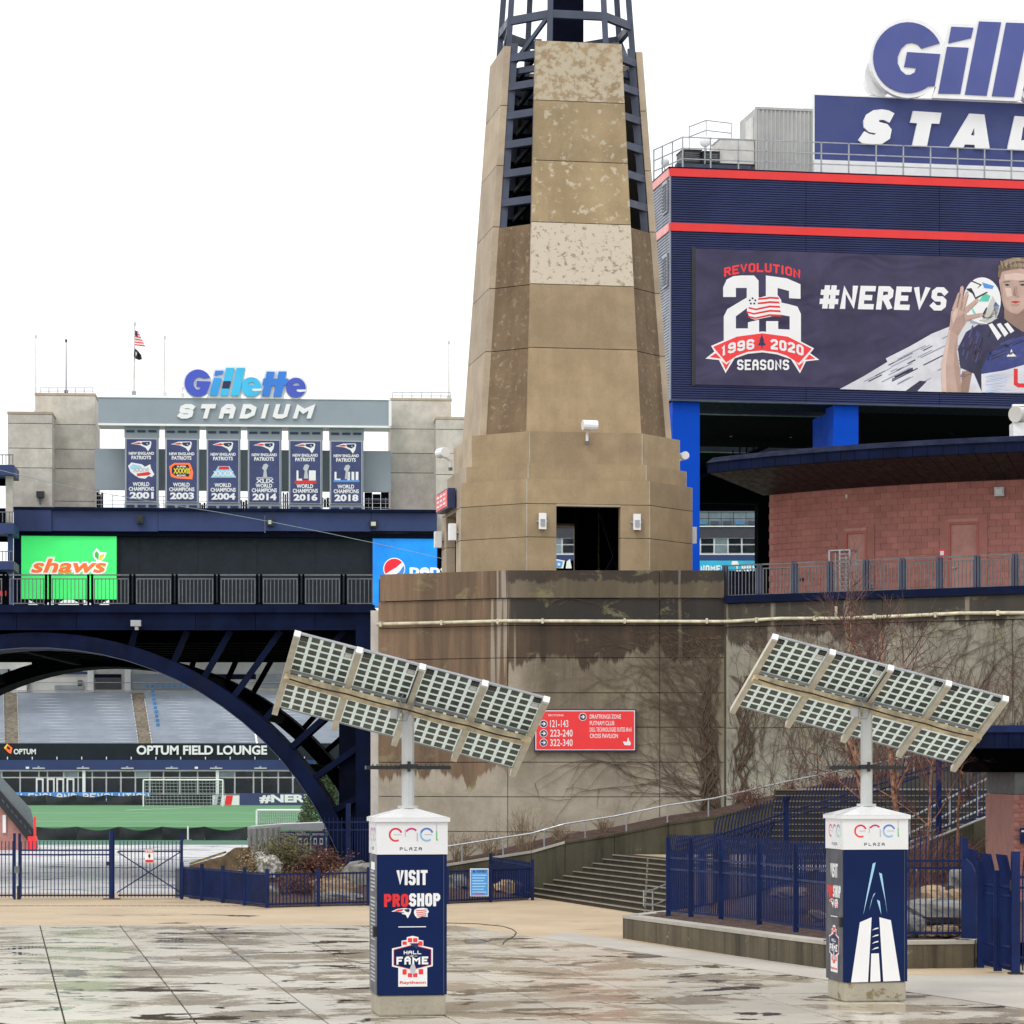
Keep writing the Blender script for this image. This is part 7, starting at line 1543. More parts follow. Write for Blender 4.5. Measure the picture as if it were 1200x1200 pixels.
rock(388, 1052, 84, 0.75, 0.5, 0.36, m_rockt, 'tan layered boulder behind the low fence left of kiosk', seed=3)
rock(425, 1040, 86, 0.65, 0.6, 0.5, m_rock, 'grey boulder behind the low fence next to the kiosk', seed=4)
rock(398, 1058, 83, 0.8, 0.4, 0.2, m_rock, 'low flat grey rock in front of the tan boulder', seed=5)
rock(319, 1052, 83.5, 0.28, 0.3, 0.22, m_rock, 'small grey stone near the low fence corner', seed=6)
rock(364, 1061, 82.5, 0.3, 0.3, 0.09, m_rock, 'pale flat stone lying in the mulch bed', seed=7)
rock(314, 1024, 86.6, 0.42, 0.4, 0.36, m_lichen, 'white lichen-speckled boulder under the olive shrub', seed=8)
rock(596, 1044, 86.5, 0.4, 0.3, 0.22, m_rockt, 'tan rock behind the fence beside the rules poster', seed=9)
rock(534, 1040, 86, 0.35, 0.3, 0.25, m_rock, 'grey rock right of the first kiosk behind the fence', seed=29)
rock(925, 1050, 64.5, 0.42, 0.35, 0.13, m_rockt, 'flat tan rock left of the second kiosk behind the fence', seed=10)
rock(957, 1077, 60.5, 0.2, 0.2, 0.12, m_rockt, 'tan stone just left of the second kiosk', seed=11)
rock(1095, 1056, 61, 0.30, 0.35, 0.22, m_rockt, 'rounded tan rock behind the picket fence right of kiosk', seed=12)
rock(1120, 1055, 62, 0.26, 0.3, 0.16, m_rockt, 'smaller tan rock beside the rounded tan rock', seed=13)
rock(1102, 1076, 59.5, 0.82, 0.5, 0.26, m_rock, 'broad grey slab boulder behind the picket fence', seed=14, rot=0.2)
rock(1128, 1040, 63.5, 0.3, 0.3, 0.28, m_rock, 'dark grey boulder near the fin post', seed=15)
rock(1072, 1093, 57.6, 0.22, 0.25, 0.22, m_rock, 'grey stone at the kiosk side of the fence', seed=16)
for i, (px, py, s_) in enumerate(((1090, 1095, .17), (1103, 1096, .13), (1112, 1095, .2), (1122, 1096, .12), (1131, 1095, .1), (1082, 1097, .1), (1098, 1090, .1))):
    rock(px, py, 57.4, s_, s_, s_*0.6, m_rockt, ['small tan stone at the fence foot just right of the kiosk', 'tan stone between the two larger stones at the fence foot', 'largest tan stone in the row at the fence foot', 'small tan stone right of the largest at the fence foot', 'tiny tan stone nearest the blue fin post', 'tiny tan stone nearest the kiosk in the fence foot row', 'tiny tan stone behind the row, under the slab boulder'][i], 'stone', seed=20+i, group='small stones at the planter fence foot')
def shrub(px, py, Y, w_, h, n, label, m=m_twigt, leaves=None, lm=None, lsz=0.05, name='bare_shrub', r=0.009, group=None):
    c = P(px, py, Y); t = thing(name, label, 'shrub', c, group); mb = MB(); rnd = random.Random(int(px*7+py)); tips = []
    for k in range(n):
        a = rnd.uniform(0, 6.283); sp = rnd.uniform(0.1, 1)*w_; hh = h*rnd.uniform(0.55, 1.05)*(1-0.3*sp/w_); p = c+Vector((rnd.uniform(-.25, .25)*w_, rnd.uniform(-.25, .25)*w_, 0)); pts = [p]
        for s in range(1, 5): f = s/4; pts.append(p+Vector((math.cos(a)*sp*f**1.4+rnd.gauss(0, .03), math.sin(a)*sp*f**1.4*0.7+rnd.gauss(0, .03), hh*f)))
        mb.tube(pts, r*rnd.uniform(.7, 1.5), 3, r*0.3, False); tips += pts[2:]
        for s in (2, 3): 
            q = pts[s]; e = q+Vector((rnd.gauss(0, .12), rnd.gauss(0, .1), rnd.uniform(.05, .25)))*min(1, h); mb.tube([q, e], r*0.6, 3, r*0.25, False); tips.append(e)
    mb.build('stem', m, t, kind='stuff')
    if leaves:
        mb = MB()
        for k in range(leaves):
            q = rnd.choice(tips)+Vector((rnd.gauss(0, .09), rnd.gauss(0, .09), rnd.gauss(0, .08))); q.z = max(q.z, c.z+0.03); d1 = Vector((rnd.gauss(0, 1), rnd.gauss(0, 1), rnd.gauss(0, 1))).normalized(); d2 = d1.orthogonal().normalized(); s = lsz*rnd.uniform(.5, 1.2)
            mb.add([q-d1*s, q+d2*s*.5, q+d1*s, q-d2*s*.5], [(0, 1, 2, 3)])
        mb.build('foliage', lm, t, kind='stuff')
    return t
shrub(334, 1030, 87.5, 1.15, 1.45, 110, 'olive rounded shrub above the white lichen boulder', m_twigt, 4200, m_greenbush, 0.045, 'leafy_shrub')
shrub(372, 1036, 87.5, 0.95, 1.15, 90, 'rust-red leafy shrub before the navy information boards', m_twig, 3600, m_redbush, 0.045, 'leafy_shrub')
shrub(352, 1056, 83.5, 0.8, 0.9, 90, 'russet twiggy shrub behind the low fence corner', m_twig, 1500, m_redbush, 0.04, 'leafy_shrub')
shrub(392, 1056, 84.5, 0.6, 0.95, 90, 'dry tan twiggy shrub left of the tan boulder', m_twigt, 1200, m_tanbush, 0.035, 'leafy_shrub')
shrub(300, 1030, 86.5, 0.55, 0.8, 60, 'brown grassy clump left of the white boulder', m_twigt, 700, m_tanbush, 0.04, 'leafy_shrub')
shrub(292, 1015, 89, 0.4, 0.6, 50, 'upright dry grass tuft behind the low fence', m_twig, 300, m_tanbush, 0.04, 'grass_tuft')
for px, py, h, w_, lab in ((500, 1015, 0.9, .8, 'bare shrub just right of the first kiosk cap'), (540, 1010, 1.2, .9, 'bare shrub above the poster fence, left one'), (575, 1006, 1.1, .8, 'bare shrub above the poster fence, right one'), (615, 996, 1.5, 1.0, 'tall bare tan shrub at the foot of the ramp'), (655, 988, 0.8, .6, 'low bare shrub under the red wayfinding sign, left'), (708, 978, 0.7, .5, 'low bare shrub beneath the wayfinding sign, right')):
    shrub(px, py, 90.3, w_, h, 55, lab, m_twigt)
for k, (px, py) in enumerate(((880, 945), (925, 938), (975, 928), (1030, 918), (1080, 908), (1130, 898))):
    shrub(px, py, 87.6-k*0.5, 0.9, 0.7, 60, ['low reddish shrub on the bank at the vine wall foot, nearest the corner', 'low reddish shrub on the bank left of the second kiosk pole', 'low reddish shrub on the bank above the blue fence post', 'low reddish shrub on the bank right of the second kiosk pole', 'low reddish shrub on the bank behind the birch stems', 'low reddish shrub on the bank behind the stair handrails'][k], m_twig, 350, m_redbush, 0.035, 'leafy_shrub', group=None)
shrub(1135, 1028, 71, .9, .9, 60, 'rusty low bush below the stair side wall', m_twig, 1400, m_redbush, 0.04, 'leafy_shrub')
shrub(1100, 1035, 66, 1.1, 1.4, 90, 'dense bare thicket right of the birch stems', m_twig, 300, m_redbush, 0.03, 'bare_shrub')
shrub(1075, 1040, 64, .9, 1.7, 80, 'tall bare thicket beside the second kiosk cap', m_twig, None)
for k in range(26):   # upright grassy clump (white-green) above the planter
    pass
def branch(mb, tw_, p, d, L, r, depth, rnd, maxd=4):
    n = 4; pts = [p]; q = p.copy(); dd = d.copy()
    for i in range(n):
        dd = (dd+Vector((rnd.gauss(0, .10), rnd.gauss(0, .10), rnd.gauss(0.02, .06)))).normalized(); q = q+dd*L/n; pts.append(q.copy())
    (mb if depth < 2 else tw_).tube(pts, r, 6 if depth == 0 else (4 if depth == 1 else 3), r*0.55, False)
    if depth >= maxd: return
    for i in range(1, n+1):
        for s in range(2 if depth < 3 else 1):
            if depth == 0 and i < 2: continue
            a = rnd.uniform(0, 6.283); up = rnd.uniform(0.35, 0.8); o = dd.orthogonal().normalized(); o = (Matrix.Rotation(a, 3, dd) @ o)
            branch(mb, tw_, pts[i], (dd*up+o*rnd.uniform(.4, .75)+Vector((0, 0, .15))).normalized(), L*rnd.uniform(.38, .6), r*(0.5 if depth else 0.38), depth+1, rnd, maxd)
def birch(px, py, Y, h, r, lean, seed, label):
    c = P(px, py, Y); t = thing('birch_tree', label, 'tree', c, None); tr_, tw_ = MB(), MB(); rnd = random.Random(seed)
    branch(tr_, tw_, c, Vector((lean, 0, 1)).normalized(), h, r, 0, rnd); tr_.build('trunk', m_birch, t); tw_.build('crown', m_twig, t, kind='stuff')
birch(1060, 1045, 68, 4.6, 0.085, 0.03, 11, 'birch with peeling orange bark right of the second kiosk pole')
birch(1039, 1045, 69, 4.3, 0.06, -0.03, 12, 'slim leafless birch stem close behind the kiosk pole')
birch(1030, 1045, 69.5, 4.5, 0.05, -0.07, 13, 'slimmest leafless birch stem leaning left behind the kiosk pole')
birch(1120, 1030, 72, 3.4, 0.045, 0.05, 15, 'small leafless tree behind the fence left of the booth')
birch(1085, 1040, 66, 2.8, 0.04, 0.1, 16, 'small twiggy tree beside the birch with peeling bark')
# evergreen seen through the arch
c = P(377, 935, 150); t = thing('evergreen_tree', 'small olive evergreen seen between the arch and pier', 'tree', (c.x, c.y, 0)); rnd = random.Random(3); mb = MB(); mb.tube([(c.x, c.y, 0), (c.x, c.y, 3.5)], 0.12, 6, 0.05); mb.build('trunk', m_bark, t); mb = MB()
for k in range(5200):
    f = rnd.random(); a = rnd.uniform(0, 6.283); rr = (1-f)**0.8*1.35*rnd.uniform(.5, 1)+0.1; q = Vector((c.x+rr*math.cos(a), c.y+rr*math.sin(a), 0.7+f*3.9)); d1 = Vector((rnd.gauss(0, 1), rnd.gauss(0, 1), rnd.gauss(0, .6))).normalized(); d2 = d1.orthogonal().normalized(); s = 0.1
    mb.add([q-d1*s, q+d2*s*.4, q+d1*s, q-d2*s*.4], [(0, 1, 2, 3)])
mb.build('crown', m_evergreen, t, kind='stuff')
m_kerb = mat('mossy_brown_kerb', (0.13, 0.09, 0.05), 0.9, 0, 0.4, 3, bmp=0.5)
# tan stepped block past the low fence
t = thing('ramp_kerb', 'brown weathered sloping kerb block behind the low fence', 'kerb', P(270, 1015, 90)); FRk = Fr(0, 90, 0)
poly_px(FRk, [(222, 1014), (262, 1003), (274, 994), (290, 994), (291, 1020), (222, 1020)], 0, 'block', m_kerb, t, 1.0); poly_px(FRk, [(222, 1013.5), (262, 1000.5), (262, 998), (222, 1011)], 0.1, 'grass_cap', m_grassw, t, 0.8)

# ------------------------------------------------------------------ booth at the right edge
bt = thing('ticket_booth', 'rose brick booth with blue overhanging roof at the right edge', 'building', Vector((12.0, 66.5, 0)))
bx0 = (1187.5-600)/FPX*66
core = MB(); core.box(bx0+0.02, 17, 66.02, 70, 0, 3.24); core.build('wall_core', m_brickb, bt); mb = MB()
bm = unit_mesh('brick', lambda b: b.box(-0.145, 0.145, -0.012, 0.02, 0.004, 0.094), m_brick); n = 0
for r in range(32):
    for k in range(4): inst('brick', bm, (bx0+0.15+k*0.3+(0.15 if r % 2 else 0), 66.0, 0.03+r*0.1), bt)
mb = MB(); mb.box(bx0+0.05, 17, 66.1, 70, 3.25, 3.9); mb.build('clerestory', m_galvd, bt)
yR = 64.3; zR1, zR0 = zat(850, yR), zat(877, yR); xR = (1134-600)/FPX*yR
for k in range(12):
    mb = MB(); mb.box(xR+k*0.3+0.005, xR+(k+1)*0.3-0.005, yR, yR+0.08, zR0, zR1-0.16); mb.build('fascia_panel', m_navy, bt)
mb = MB(); mb.box(xR-0.02, xR+3.7, yR-0.04, yR+6, zR1-0.155, zR1); mb.build('roof_edge', m_fence, bt)
mb = MB(); mb.hexa([(bx0-0.5, 65.9, 3.75), (17, 65.9, 3.75), (17, 70, 3.75), (bx0-0.5, 70, 3.75), (xR+0.02, yR+0.1, zR0+0.02), (17, yR+0.1, zR0+0.02), (17, 71, zR0+0.02), (xR+0.02, 71, zR0+0.02)]); mb.build('soffit', m_blackshade, bt)
FBo = Fr(0, 65.9, 0); t = thing('booth_notice', 'small blue notice on the brick booth wall', 'sign', FBo.wh(1198, 988, 0)); pbox(FBo, 1195.5, 970, 1210, 988, 0, 0.03, 'plate', m_fence, t); pbox(FBo, 1197, 973, 1208, 975, -0.005, -0.001, 'print_line', m_textw, t)

# ================================================================== SOLAR KIOSKS
def kiosk(px, py, beam_px, label, front):
    Y = gY(py); o = P(px, py, Y); f = Fr(o.x, o.y, 8.9); Wd = 1.075
    t = thing('solar_kiosk', label, 'kiosk', f.w(Wd/2, Wd/2, 0), 'solar kiosks on the plaza')
    fl = Fr(*f.w(0, Wd, 0)[:2], 8.9-90)       # left side, x runs from back to front
    mb = MB(); mb.box(0.015, Wd-0.015, 0.015, Wd-0.015, 0, 0.325, f.M); b0 = mb.build('base', m_basec, t); 
    bv = b0.modifiers.new('bevel', 'BEVEL'); bv.width = 0.03; bv.segments = 2
    mb = MB(); mb.box(0.0, Wd, 0.0, Wd, 0.327, 2.485, f.M); mb.build('cabinet', m_knavy, t)
    mb = MB(); mb.box(0.004, Wd-0.03, -0.006, -0.001, 0.33, 2.48, fl.M); mb.build('side_panel', m_kside, t)
    mb = MB(); mb.box(-0.012, Wd+0.012, -0.012, Wd+0.012, 2.488, 2.985, f.M); mb.build('white_band', m_kwhite, t)
    for x in (Wd-0.055,):
        mb = MB(); mb.box(x, x+0.012, -0.008, -0.001, 0.34, 2.47, f.M); mb.build('edge_strip', m_slate, t)
    e = 0.045; mb = MB(); mb.box(-e, Wd+e, -e, Wd+e, 2.987, 3.05, f.M); mb.build('eave', m_kwhite, t)
    mb = MB(); q = 0.42; a = [f.w(x, y, 3.052) for x, y in ((-e, -e), (Wd+e, -e), (Wd+e, Wd+e), (-e, Wd+e))]; b = [f.w(x, y, 3.19) for x, y in ((q, q), (Wd-q, q), (Wd-q, Wd-q), (q, Wd-q))]; mb.hexa(a+b); mb.build('roof', m_kwhite, t)
    pc0 = f.w(Wd/2, Wd/2, 3.19); C0 = P(beam_px[0], beam_px[1], pc0.y)
    mb = MB(); mb.tube([pc0, Vector((pc0.x, pc0.y, C0.z-0.12))], 0.098, 8); mb.build('pole', m_pole, t)
    mb = MB(); mb.tube([pc0, pc0+Vector((0, 0, 0.04))], 0.16, 12); mb.build('pole_flange', m_pole, t)
    mb = MB(); c = Vector((pc0.x, pc0.y, C0.z-0.12)); mb.box(c.x-0.07, c.x+0.07, c.y-0.12, c.y+0.1, c.z, c.z+0.16); mb.tube([c+Vector((-0.12, -0.1, 0.1)), c+Vector((0.12, -0.1, 0.1))], 0.035, 8); mb.build('swivel_bracket', m_galv, t)
    mb = MB(); mb.box(c.x-0.27, c.x-0.12, c.y-0.14, c.y, c.z-0.16, c.z+0.02); mb.build('junction_box', m_pole, t)
    # lamps on the pole
    zl = 3.84; s = f.M.to_3x3() @ Vector((1, 0, 0)); n = f.M.to_3x3() @ Vector((0, 1, 0)); pc1 = Vector((pc0.x, pc0.y, zl))
    mb = MB(); mb.box(-0.14, 0.14, -0.14, 0.14, -0.035, 0.035, Matrix.Translation(pc1) @ f.M.to_3x3().to_4x4()); mb.tube([pc1-n*0.14+Vector((0, 0, -0.08)), pc1-n*0.14+Vector((0, 0, 0.08))], 0.03, 6); mb.build('lamp_clamp', m_blk, t)
    for sg_ in (-1, 1):
        for w_ in (0,):
            M = Matrix.Translation(pc1) @ f.M.to_3x3().to_4x4(); mb = MB(); a0, a1 = sg_*0.13, sg_*0.66
            mb.hexa([M @ Vector(p) for p in ((min(a0, a1), -.1, -.045), (max(a0, a1), -.1, -.045), (max(a0, a1), .12, -.045), (min(a0, a1), .12, -.045), (min(a0, a1), -.1, .012), (max(a0, a1), -.1, .012), (max(a0, a1), .12, .012), (min(a0, a1), .12, .012))])
            mb.build('area_lamp', m_blk, t)
            mb = MB()
            for k in range(6): xx = sg_*(0.2+k*0.07); mb.box(xx-0.006, xx+0.006, -0.05, 0.09, 0.0125, 0.035, M)
            mb.build('cooling_fins', m_blk, t)
    # panel array
    u = Vector((3.80, 0, -0.99)); v = Vector((-0.486, 2.1, -1.07)); u.y = -(u.x*v.x+u.z*v.z)/v.y
    nn_ = u.cross(v).normalized(); nn_ = nn_ if nn_.z < 0 else -nn_        # nn_ points to the underside
    O = C0-u/2-v*0.485
    def pt(s_, t_, d=0.0): return O+u*s_+v*t_+nn_*d
    def slab(mb, s0, s1, t0, t1, d0, d1): mb.hexa([pt(s0, t0, d1), pt(s1, t0, d1), pt(s1, t1, d1), pt(s0, t1, d1), pt(s0, t0, d0), pt(s1, t0, d0), pt(s1, t1, d0), pt(s0, t1, d0)])
    for i in range(4):
        for t0, t1, nr in ((0.0, 0.475, 6), (0.497, 0.99, 6)):
            s0, s1 = i/4+0.012, (i+1)/4-0.012
            mb = MB(); slab(mb, s0, s1, t0, t1, 0.0, 0.014); md = mb.build('module', m_sheet, t)
            
            for ta in (t0-0.006, t1): mb = MB(); slab(mb, s0-0.002, s1+0.002, ta, ta+0.006, -0.005, 0.03); mb.build('frame_edge', m_galv, md)
            mb, mk = MB(), MB()
            for a in range(5):
                for r in range(nr):
                    cs, ct = s0+(s1-s0)*(a+0.5)/5, t0+(t1-t0)*(r+0.5)/nr; hs, ht = (s1-s0)/5*0.355, (t1-t0)/nr*0.345
                    if t0 == 0 and r == 0 and a in (0, 4): slab(mk, cs-hs, cs+hs, ct-ht*0.8, ct+ht, 0.0145, 0.045); continue
                    if t0 == 0 and r == 1 and a == 4: continue
                    slab(mb, cs-hs, cs+hs, ct-ht, ct+ht, 0.0145, 0.018)
            mb.build('cells', m_cell, md, kind='stuff')
            if mk.v:
                mk.build('junction_caps', m_cellk, md, kind='stuff'); mb = MB(); cs, ct = s0+(s1-s0)*0.9, t0+(t1-t0)*1.5/6; slab(mb, cs-0.017, cs+0.017, ct-0.026, ct+0.026, 0.0145, 0.0165); mb.build('rating_label', m_textg, md)
                mb = MB(); slab(mb, cs-0.012, cs+0.012, ct-0.017, ct+0.017, 0.017, 0.018); mb.build('label_print', m_textw, md)
    for i in range(5):
        s_ = min(max(i/4, 0.004), 0.996); mb = MB(); slab(mb, s_-0.012, s_+0.012, 0.0, 0.475, 0.02, 0.12); slab(mb, s_-0.012, s_+0.012, 0.476, 1.04, 0.02, 0.12); mb.build('rib', m_alum, t)
        mb = MB(); slab(mb, s_-0.0125, s_+0.0125, -0.022, -0.001, 0.01, 0.11); mb.build('rib_cap', m_white, t)
    mb = MB(); slab(mb, 0.0, 1.0, 0.455, 0.515, 0.121, 0.22); mb.build('main_beam', m_alumr, t)
    for a, b, dr in ((0.02, 0.25, .05), (0.25, 0.5, .03), (0.5, 0.75, .04), (0.75, 0.96, .05)):
        mb = MB(); pts = [pt(a+(b-a)*k/8, 0.445+dr*math.sin(math.pi*k/8)*0.3-0.008, 0.235) for k in range(9)]; mb.tube(pts, 0.012, 5); mb.build('cable', m_blk, t)
    mb = MB(); mb.tube([c+Vector((-.02, -.16, .3)), c+Vector((-.12, -.2, .12)), c+Vector((-.05, -.2, -.1)), c+Vector((.08, -.18, 0.0)), c+Vector((.13, -.2, .25))], 0.014, 5)
    mb.tube([c+Vector((-.14, -.16, -.02)), c+Vector((-.16, -.22, -.2)), c+Vector((-.02, -.2, -.2)), c+Vector((.1, -.16, .1))], 0.012, 5); mb.build('cable_loop', m_galv, t)
    mb = MB(); mb.tube([pt(0.487, t_, 0.13) for t_ in (0.0, 0.1, 0.25, 0.43)], 0.012, 5); mb.build('cable', m_blk, t)
    # brand ring lettering, front and side, drawn in metres on each face
    def enel(fr, cx, w_, z0, off, m4, m_small=True):
        k = w_/0.62
        def arcb(x, z, r, a0, a1, m, th=0.029): loops_mesh(fr, [[(cx+(x+px_)*k if 0 else cx+x*k+px_*k, z+py_) for px_, py_ in [(rr*math.cos(R(a)), rr*math.sin(R(a))) for rr, aa in ((r, (a0, a1, 1)), (r-th, (a1, a0, -1))) for a in [aa[0]+(aa[1]-aa[0])*i/14 for i in range(15)]]]], off, 'ring_letter', m, t)
        rr = 0.108
        arcb(-0.245, z0, rr, 20, 170, m4[0]); arcb(-0.245, z0, rr, 170, 300, m4[1]); loops_mesh(fr, [[(cx+(-0.245-0.03)*k, z0-0.006), (cx+(-0.245+0.085)*k, z0-0.006), (cx+(-0.245+0.085)*k, z0+0.008), (cx+(-0.245-0.03)*k, z0+0.008)]], off, 'ring_letter', m_textg, t)
        arcb(0.0, z0, rr, 40, 150, m4[2]); loops_mesh(fr, [[(cx+0.078*k, z0-0.1), (cx+0.1*k, z0-0.1), (cx+0.1*k, z0+0.02), (cx+0.078*k, z0+0.04)]], off, 'ring_letter', m_textg, t); loops_mesh(fr, [[(cx-0.106*k, z0-0.03), (cx-0.088*k, z0-0.03), (cx-0.088*k, z0+0.07), (cx-0.106*k, z0+0.09)]], off, 'ring_letter', m_textg, t)
        arcb(0.235, z0, rr, 20, 160, m4[3]); arcb(0.235, z0, rr, 160, 310, m4[4]); loops_mesh(fr, [[(cx+0.2*k, z0-0.006), (cx+0.32*k, z0-0.006), (cx+0.32*k, z0+0.008), (cx+0.2*k, z0+0.008)]], off, 'ring_letter', m_textg, t)
        loops_mesh(fr, [[(cx+0.385*k, z0-0.09), (cx+0.405*k, z0-0.095), (cx+0.41*k, z0-0.075), (cx+0.398*k, z0-0.06), (cx+0.398*k, z0+0.05), (cx+0.38*k, z0+0.05), (cx+0.38*k, z0-0.07)]], off, 'ring_letter', m4[5], t)
        loops_mesh(fr, [[(cx+0.381*k, z0+0.052), (cx+0.396*k, z0+0.052), (cx+0.396*k, z0+0.17), (cx+0.381*k, z0+0.17)]], off, 'ring_letter', m_textg, t)
    cols = [m_ered, m_ered2, m_emag, m_eblue, m_esky, m_egreen]
    enel(f, Wd*0.49, 0.62, 2.79, -0.0135, cols); enel(fl, Wd*0.52, 0.62, 2.79, -0.0135, cols)
    def lt(fr, s_, x0, x1, z0, z1, m, wt=0.3, off=-0.004, gap=0.22):
        # text laid in metres on a face
        class Q:  # tiny adapter: pixel box -> face metres
            def hit(self, a, b, y=0): return a, -b
            def w(self, x, y, z): return fr.w(x, y, z)
        return text_px(Q(), s_, (x0, -z1, x1, -z0), off, 'lettering', m, t, wt, 0, gap)
    lt(f, 'PLAZA', 0.345, 0.685, 2.548, 2.598, m_textn, 0.26, -0.0135, 0.6); lt(fl, 'PLAZA', 0.4, 0.72, 2.548, 2.598, m_textn, 0.26, -0.0135, 0.6)
    def pl(fr, pts, m, name, off=-0.004): return loops_mesh(fr, [pts], off, name, m, t)
    def proshop(fr, x0, sc, off):
        X = lambda a: x0+(a-150)/715*Wd*sc; 
        Zt = lambda b: 2.47-(b-495)/8.886/76.2       # rows of the upper close-up
        Zb = lambda b: Zt(495)-((b+1022-495+0)/8.886)/76.2   # rows of the lower close-up (1022 rows further down)
        lt(fr, 'VISIT', X(348), X(666), Zt(802), Zt(646), m_textw, 0.36, off, 0.14); lt(fr, 'PRO', X(218), X(468), Zt(1028), Zt(893), m_textr, 0.36, off, 0.14); lt(fr, 'SHOP', X(476), X(796), Zt(1024), Zt(888), m_textw, 0.36, off, 0.14)
        pp = lambda pts, m, nm, o=0: pl(fr, [(X(a), Zt(b)) for a, b in pts], m, nm, off-o)
        pp([(292, 1076), (350, 1050), (430, 1040), (500, 1050), (492, 1090), (462, 1148), (440, 1110), (395, 1100), (430, 1088), (370, 1080)], m_textw, 'team_mark'); pp([(320, 1074), (360, 1056), (420, 1050), (405, 1070), (350, 1078)], m_textr, 'team_mark_red', .003); pp([(425, 1055), (470, 1048), (485, 1062), (470, 1085), (440, 1075)], m_textn, 'team_mark_navy', .003)
        pp([(530, 1060), (560, 1045), (620, 1040), (660, 1046), (680, 1080), (665, 1105), (668, 1135), (610, 1130), (560, 1146), (535, 1120), (525, 1090)], m_textw, 'flag_emblem')
        for k in range(4): pp([(545+k*4, 1060+k*20), (600, 1064+k*19), (655, 1056+k*20), (655, 1064+k*20), (600, 1072+k*19), (545+k*4, 1068+k*20)], m_textr, 'flag_stripe', .003)
        pb = lambda pts, m, nm, o=0: pl(fr, [(X(a), Zb(b)) for a, b in pts], m, nm, off-o)
        rc = lambda a, b, c, d: [(a, b), (c, b), (c, d), (a, d)]
        pb(rc(365, 210, 650, 219), m_textw, 'rule')
        pb([(300, 437), (398, 417), (398, 358), (452, 350), (452, 322), (512, 308), (572, 322), (572, 350), (622, 358), (622, 415), (720, 437), (720, 625), (662, 640), (662, 836), (364, 836), (364, 640), (300, 625)], m_textw, 'crest_outline')
        for q in ((463, 332, 507, 374), (517, 332, 561, 374), (408, 366, 452, 400), (572, 366, 614, 412)): pb(rc(*q), m_signred, 'crest_block', .003)
        pb([(316, 450), (510, 400), (705, 450), (705, 612), (510, 662), (316, 612)], m_textr, 'crest_rim', .003); pb([(322, 455), (510, 408), (698, 455), (698, 608), (510, 655), (322, 608)], m_knavy, 'crest_field', .005)
        for q in ((408, 655, 450, 710), (575, 655, 620, 710), (463, 696, 507, 738), (517, 696, 561, 738)): pb(rc(*q), m_signred, 'crest_block', .003)
        pb([(480, 385), (575, 385), (560, 445), (520, 420)], m_textn, 'crest_head', .007); pb([(500, 605), (530, 600), (545, 650), (530, 705), (500, 705), (482, 650)], m_textg, 'crest_ball', .007)
        Zc = lambda b: Zb(b)
        lt(fr, 'HALL', X(420), X(600), Zc(500), Zc(462), m_textw, 0.34, off-.007); lt(fr, 'OF', X(487), X(522), Zc(527), Zc(511), m_textw, 0.34, off-.007); lt(fr, 'FAME', X(345), X(672), Zc(606), Zc(524), m_textw, 0.36, off-.007)
        for q in ((450, 517, 480, 521), (530, 517, 560, 521)): pb(rc(*q), m_textw, 'rule', .007)
        class Q:
            def hit(self, a, b, y=0): return a, -b
            def w(self, x, y, z): return fr.w(x, y, z)
        ftext_px(Q(), 'Raytheon', (X(380), -Zc(778), X(648), -Zc(815)), off-.005, 'lettering', m_textr, t, 0.018)
    if front == 'shop':
        proshop(f, 0.0, 1.0, -0.004)
        for k in range(30):
            if k in (6, 19): continue
            z = 2.2-k*0.058; wz = 0.62 if k % 5 else 0.45; pl(fl, [(0.2, z), (0.2+wz, z), (0.2+wz, z+0.022), (0.2, z+0.022)], m_textg, 'print_line', -0.009)
        pl(fl, [(0.25, 2.24), (0.8, 2.24), (0.8, 2.36), (0.25, 2.36)], m_textw, 'print_heading', -0.009)
    else:
        proshop(fl, 0.0, 0.96, -0.009)
        Xk = lambda a: (a-265)/690*Wd; Zk = lambda b: 0.327+(975-b)/9.2308/71.9
        Xu = lambda a: (a-268)/762*Wd; Zu = lambda b: 2.485-(b-552)/10.0/71.9
        kk = lambda pts, m, nm: pl(f, [(Xk(a), Zk(b)) for a, b in pts], m, nm)
        kk([(345, 978), (440, 328), (567, 275), (528, 975)], m_textw, 'tower_graphic'); kk([(650, 275), (775, 308), (878, 968), (693, 972)], m_textw, 'tower_graphic'); kk([(563, 668), (645, 666), (664, 970), (552, 974)], m_textw, 'tower_graphic')
        for b in (385, 460, 530, 597): kk([(568, b+33), (605, b+8), (640, b), (640, b+14), (605, b+22)], m_textw, 'rung_graphic')
        kk([(625, 85), (655, 100), (672, 250)], m_cyan, 'beam_graphic'); 
        zA, zB = Zu(700), Zk(250)
        pl(f, [(Xu(615), Zu(715)), (Xu(650), zA), (Xu(628), Zu(800)), (Xk(476), Zk(250)), (Xk(520), Zk(0)-0.0)], m_cyan, 'beam_graphic')
        pl(f, [(Xu(690), Zu(820)), (Xu(725), Zu(835)), (Xk(738), Zk(245)), (Xk(715), Zk(100))], m_cyan, 'beam_graphic')
        pl(f, [(Xu(625), Zu(1075)), (Xu(650), Zu(1055)), (Xk(565), Zk(90)), (Xk(540), Zk(205))], m_cyan, 'beam_graphic')
    mb = MB(); mb.box(Wd-0.16, Wd-0.05, -0.06, -0.0065, 1.22, 1.38, fl.M); mb.build('lock_handle', m_blk, t)
    return t
m_ered = mat('brand_red', (0.7, 0.02, 0.06), 0.4); m_ered2 = mat('brand_scarlet', (0.75, 0.05, 0.03), 0.4); m_emag = mat('brand_magenta', (0.65, 0.02, 0.2), 0.4)
m_eblue = mat('brand_blue', (0.08, 0.2, 0.55), 0.4); m_esky = mat('brand_sky', (0.25, 0.55, 0.8), 0.4); m_egreen = mat('brand_green', (0.1, 0.5, 0.15), 0.4)
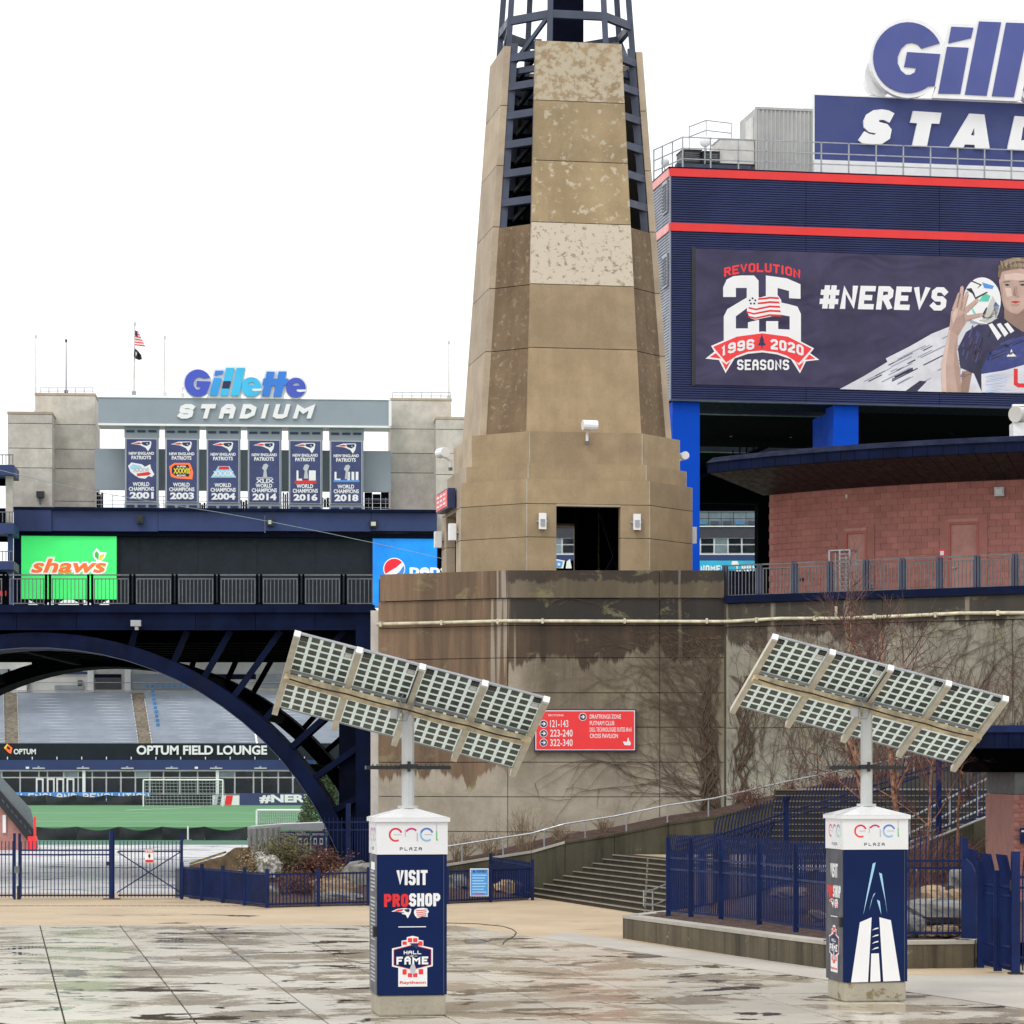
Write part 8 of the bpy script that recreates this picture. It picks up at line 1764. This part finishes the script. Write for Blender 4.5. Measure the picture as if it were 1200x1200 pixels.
kiosk(442.2, 1191.5, (480, 821), 'navy solar kiosk with PRO SHOP print, left one of two', 'shop')
kiosk(988.6, 1174.5, (1017.5, 820), 'navy solar kiosk with white tower graphic, right one of two', 'tower')
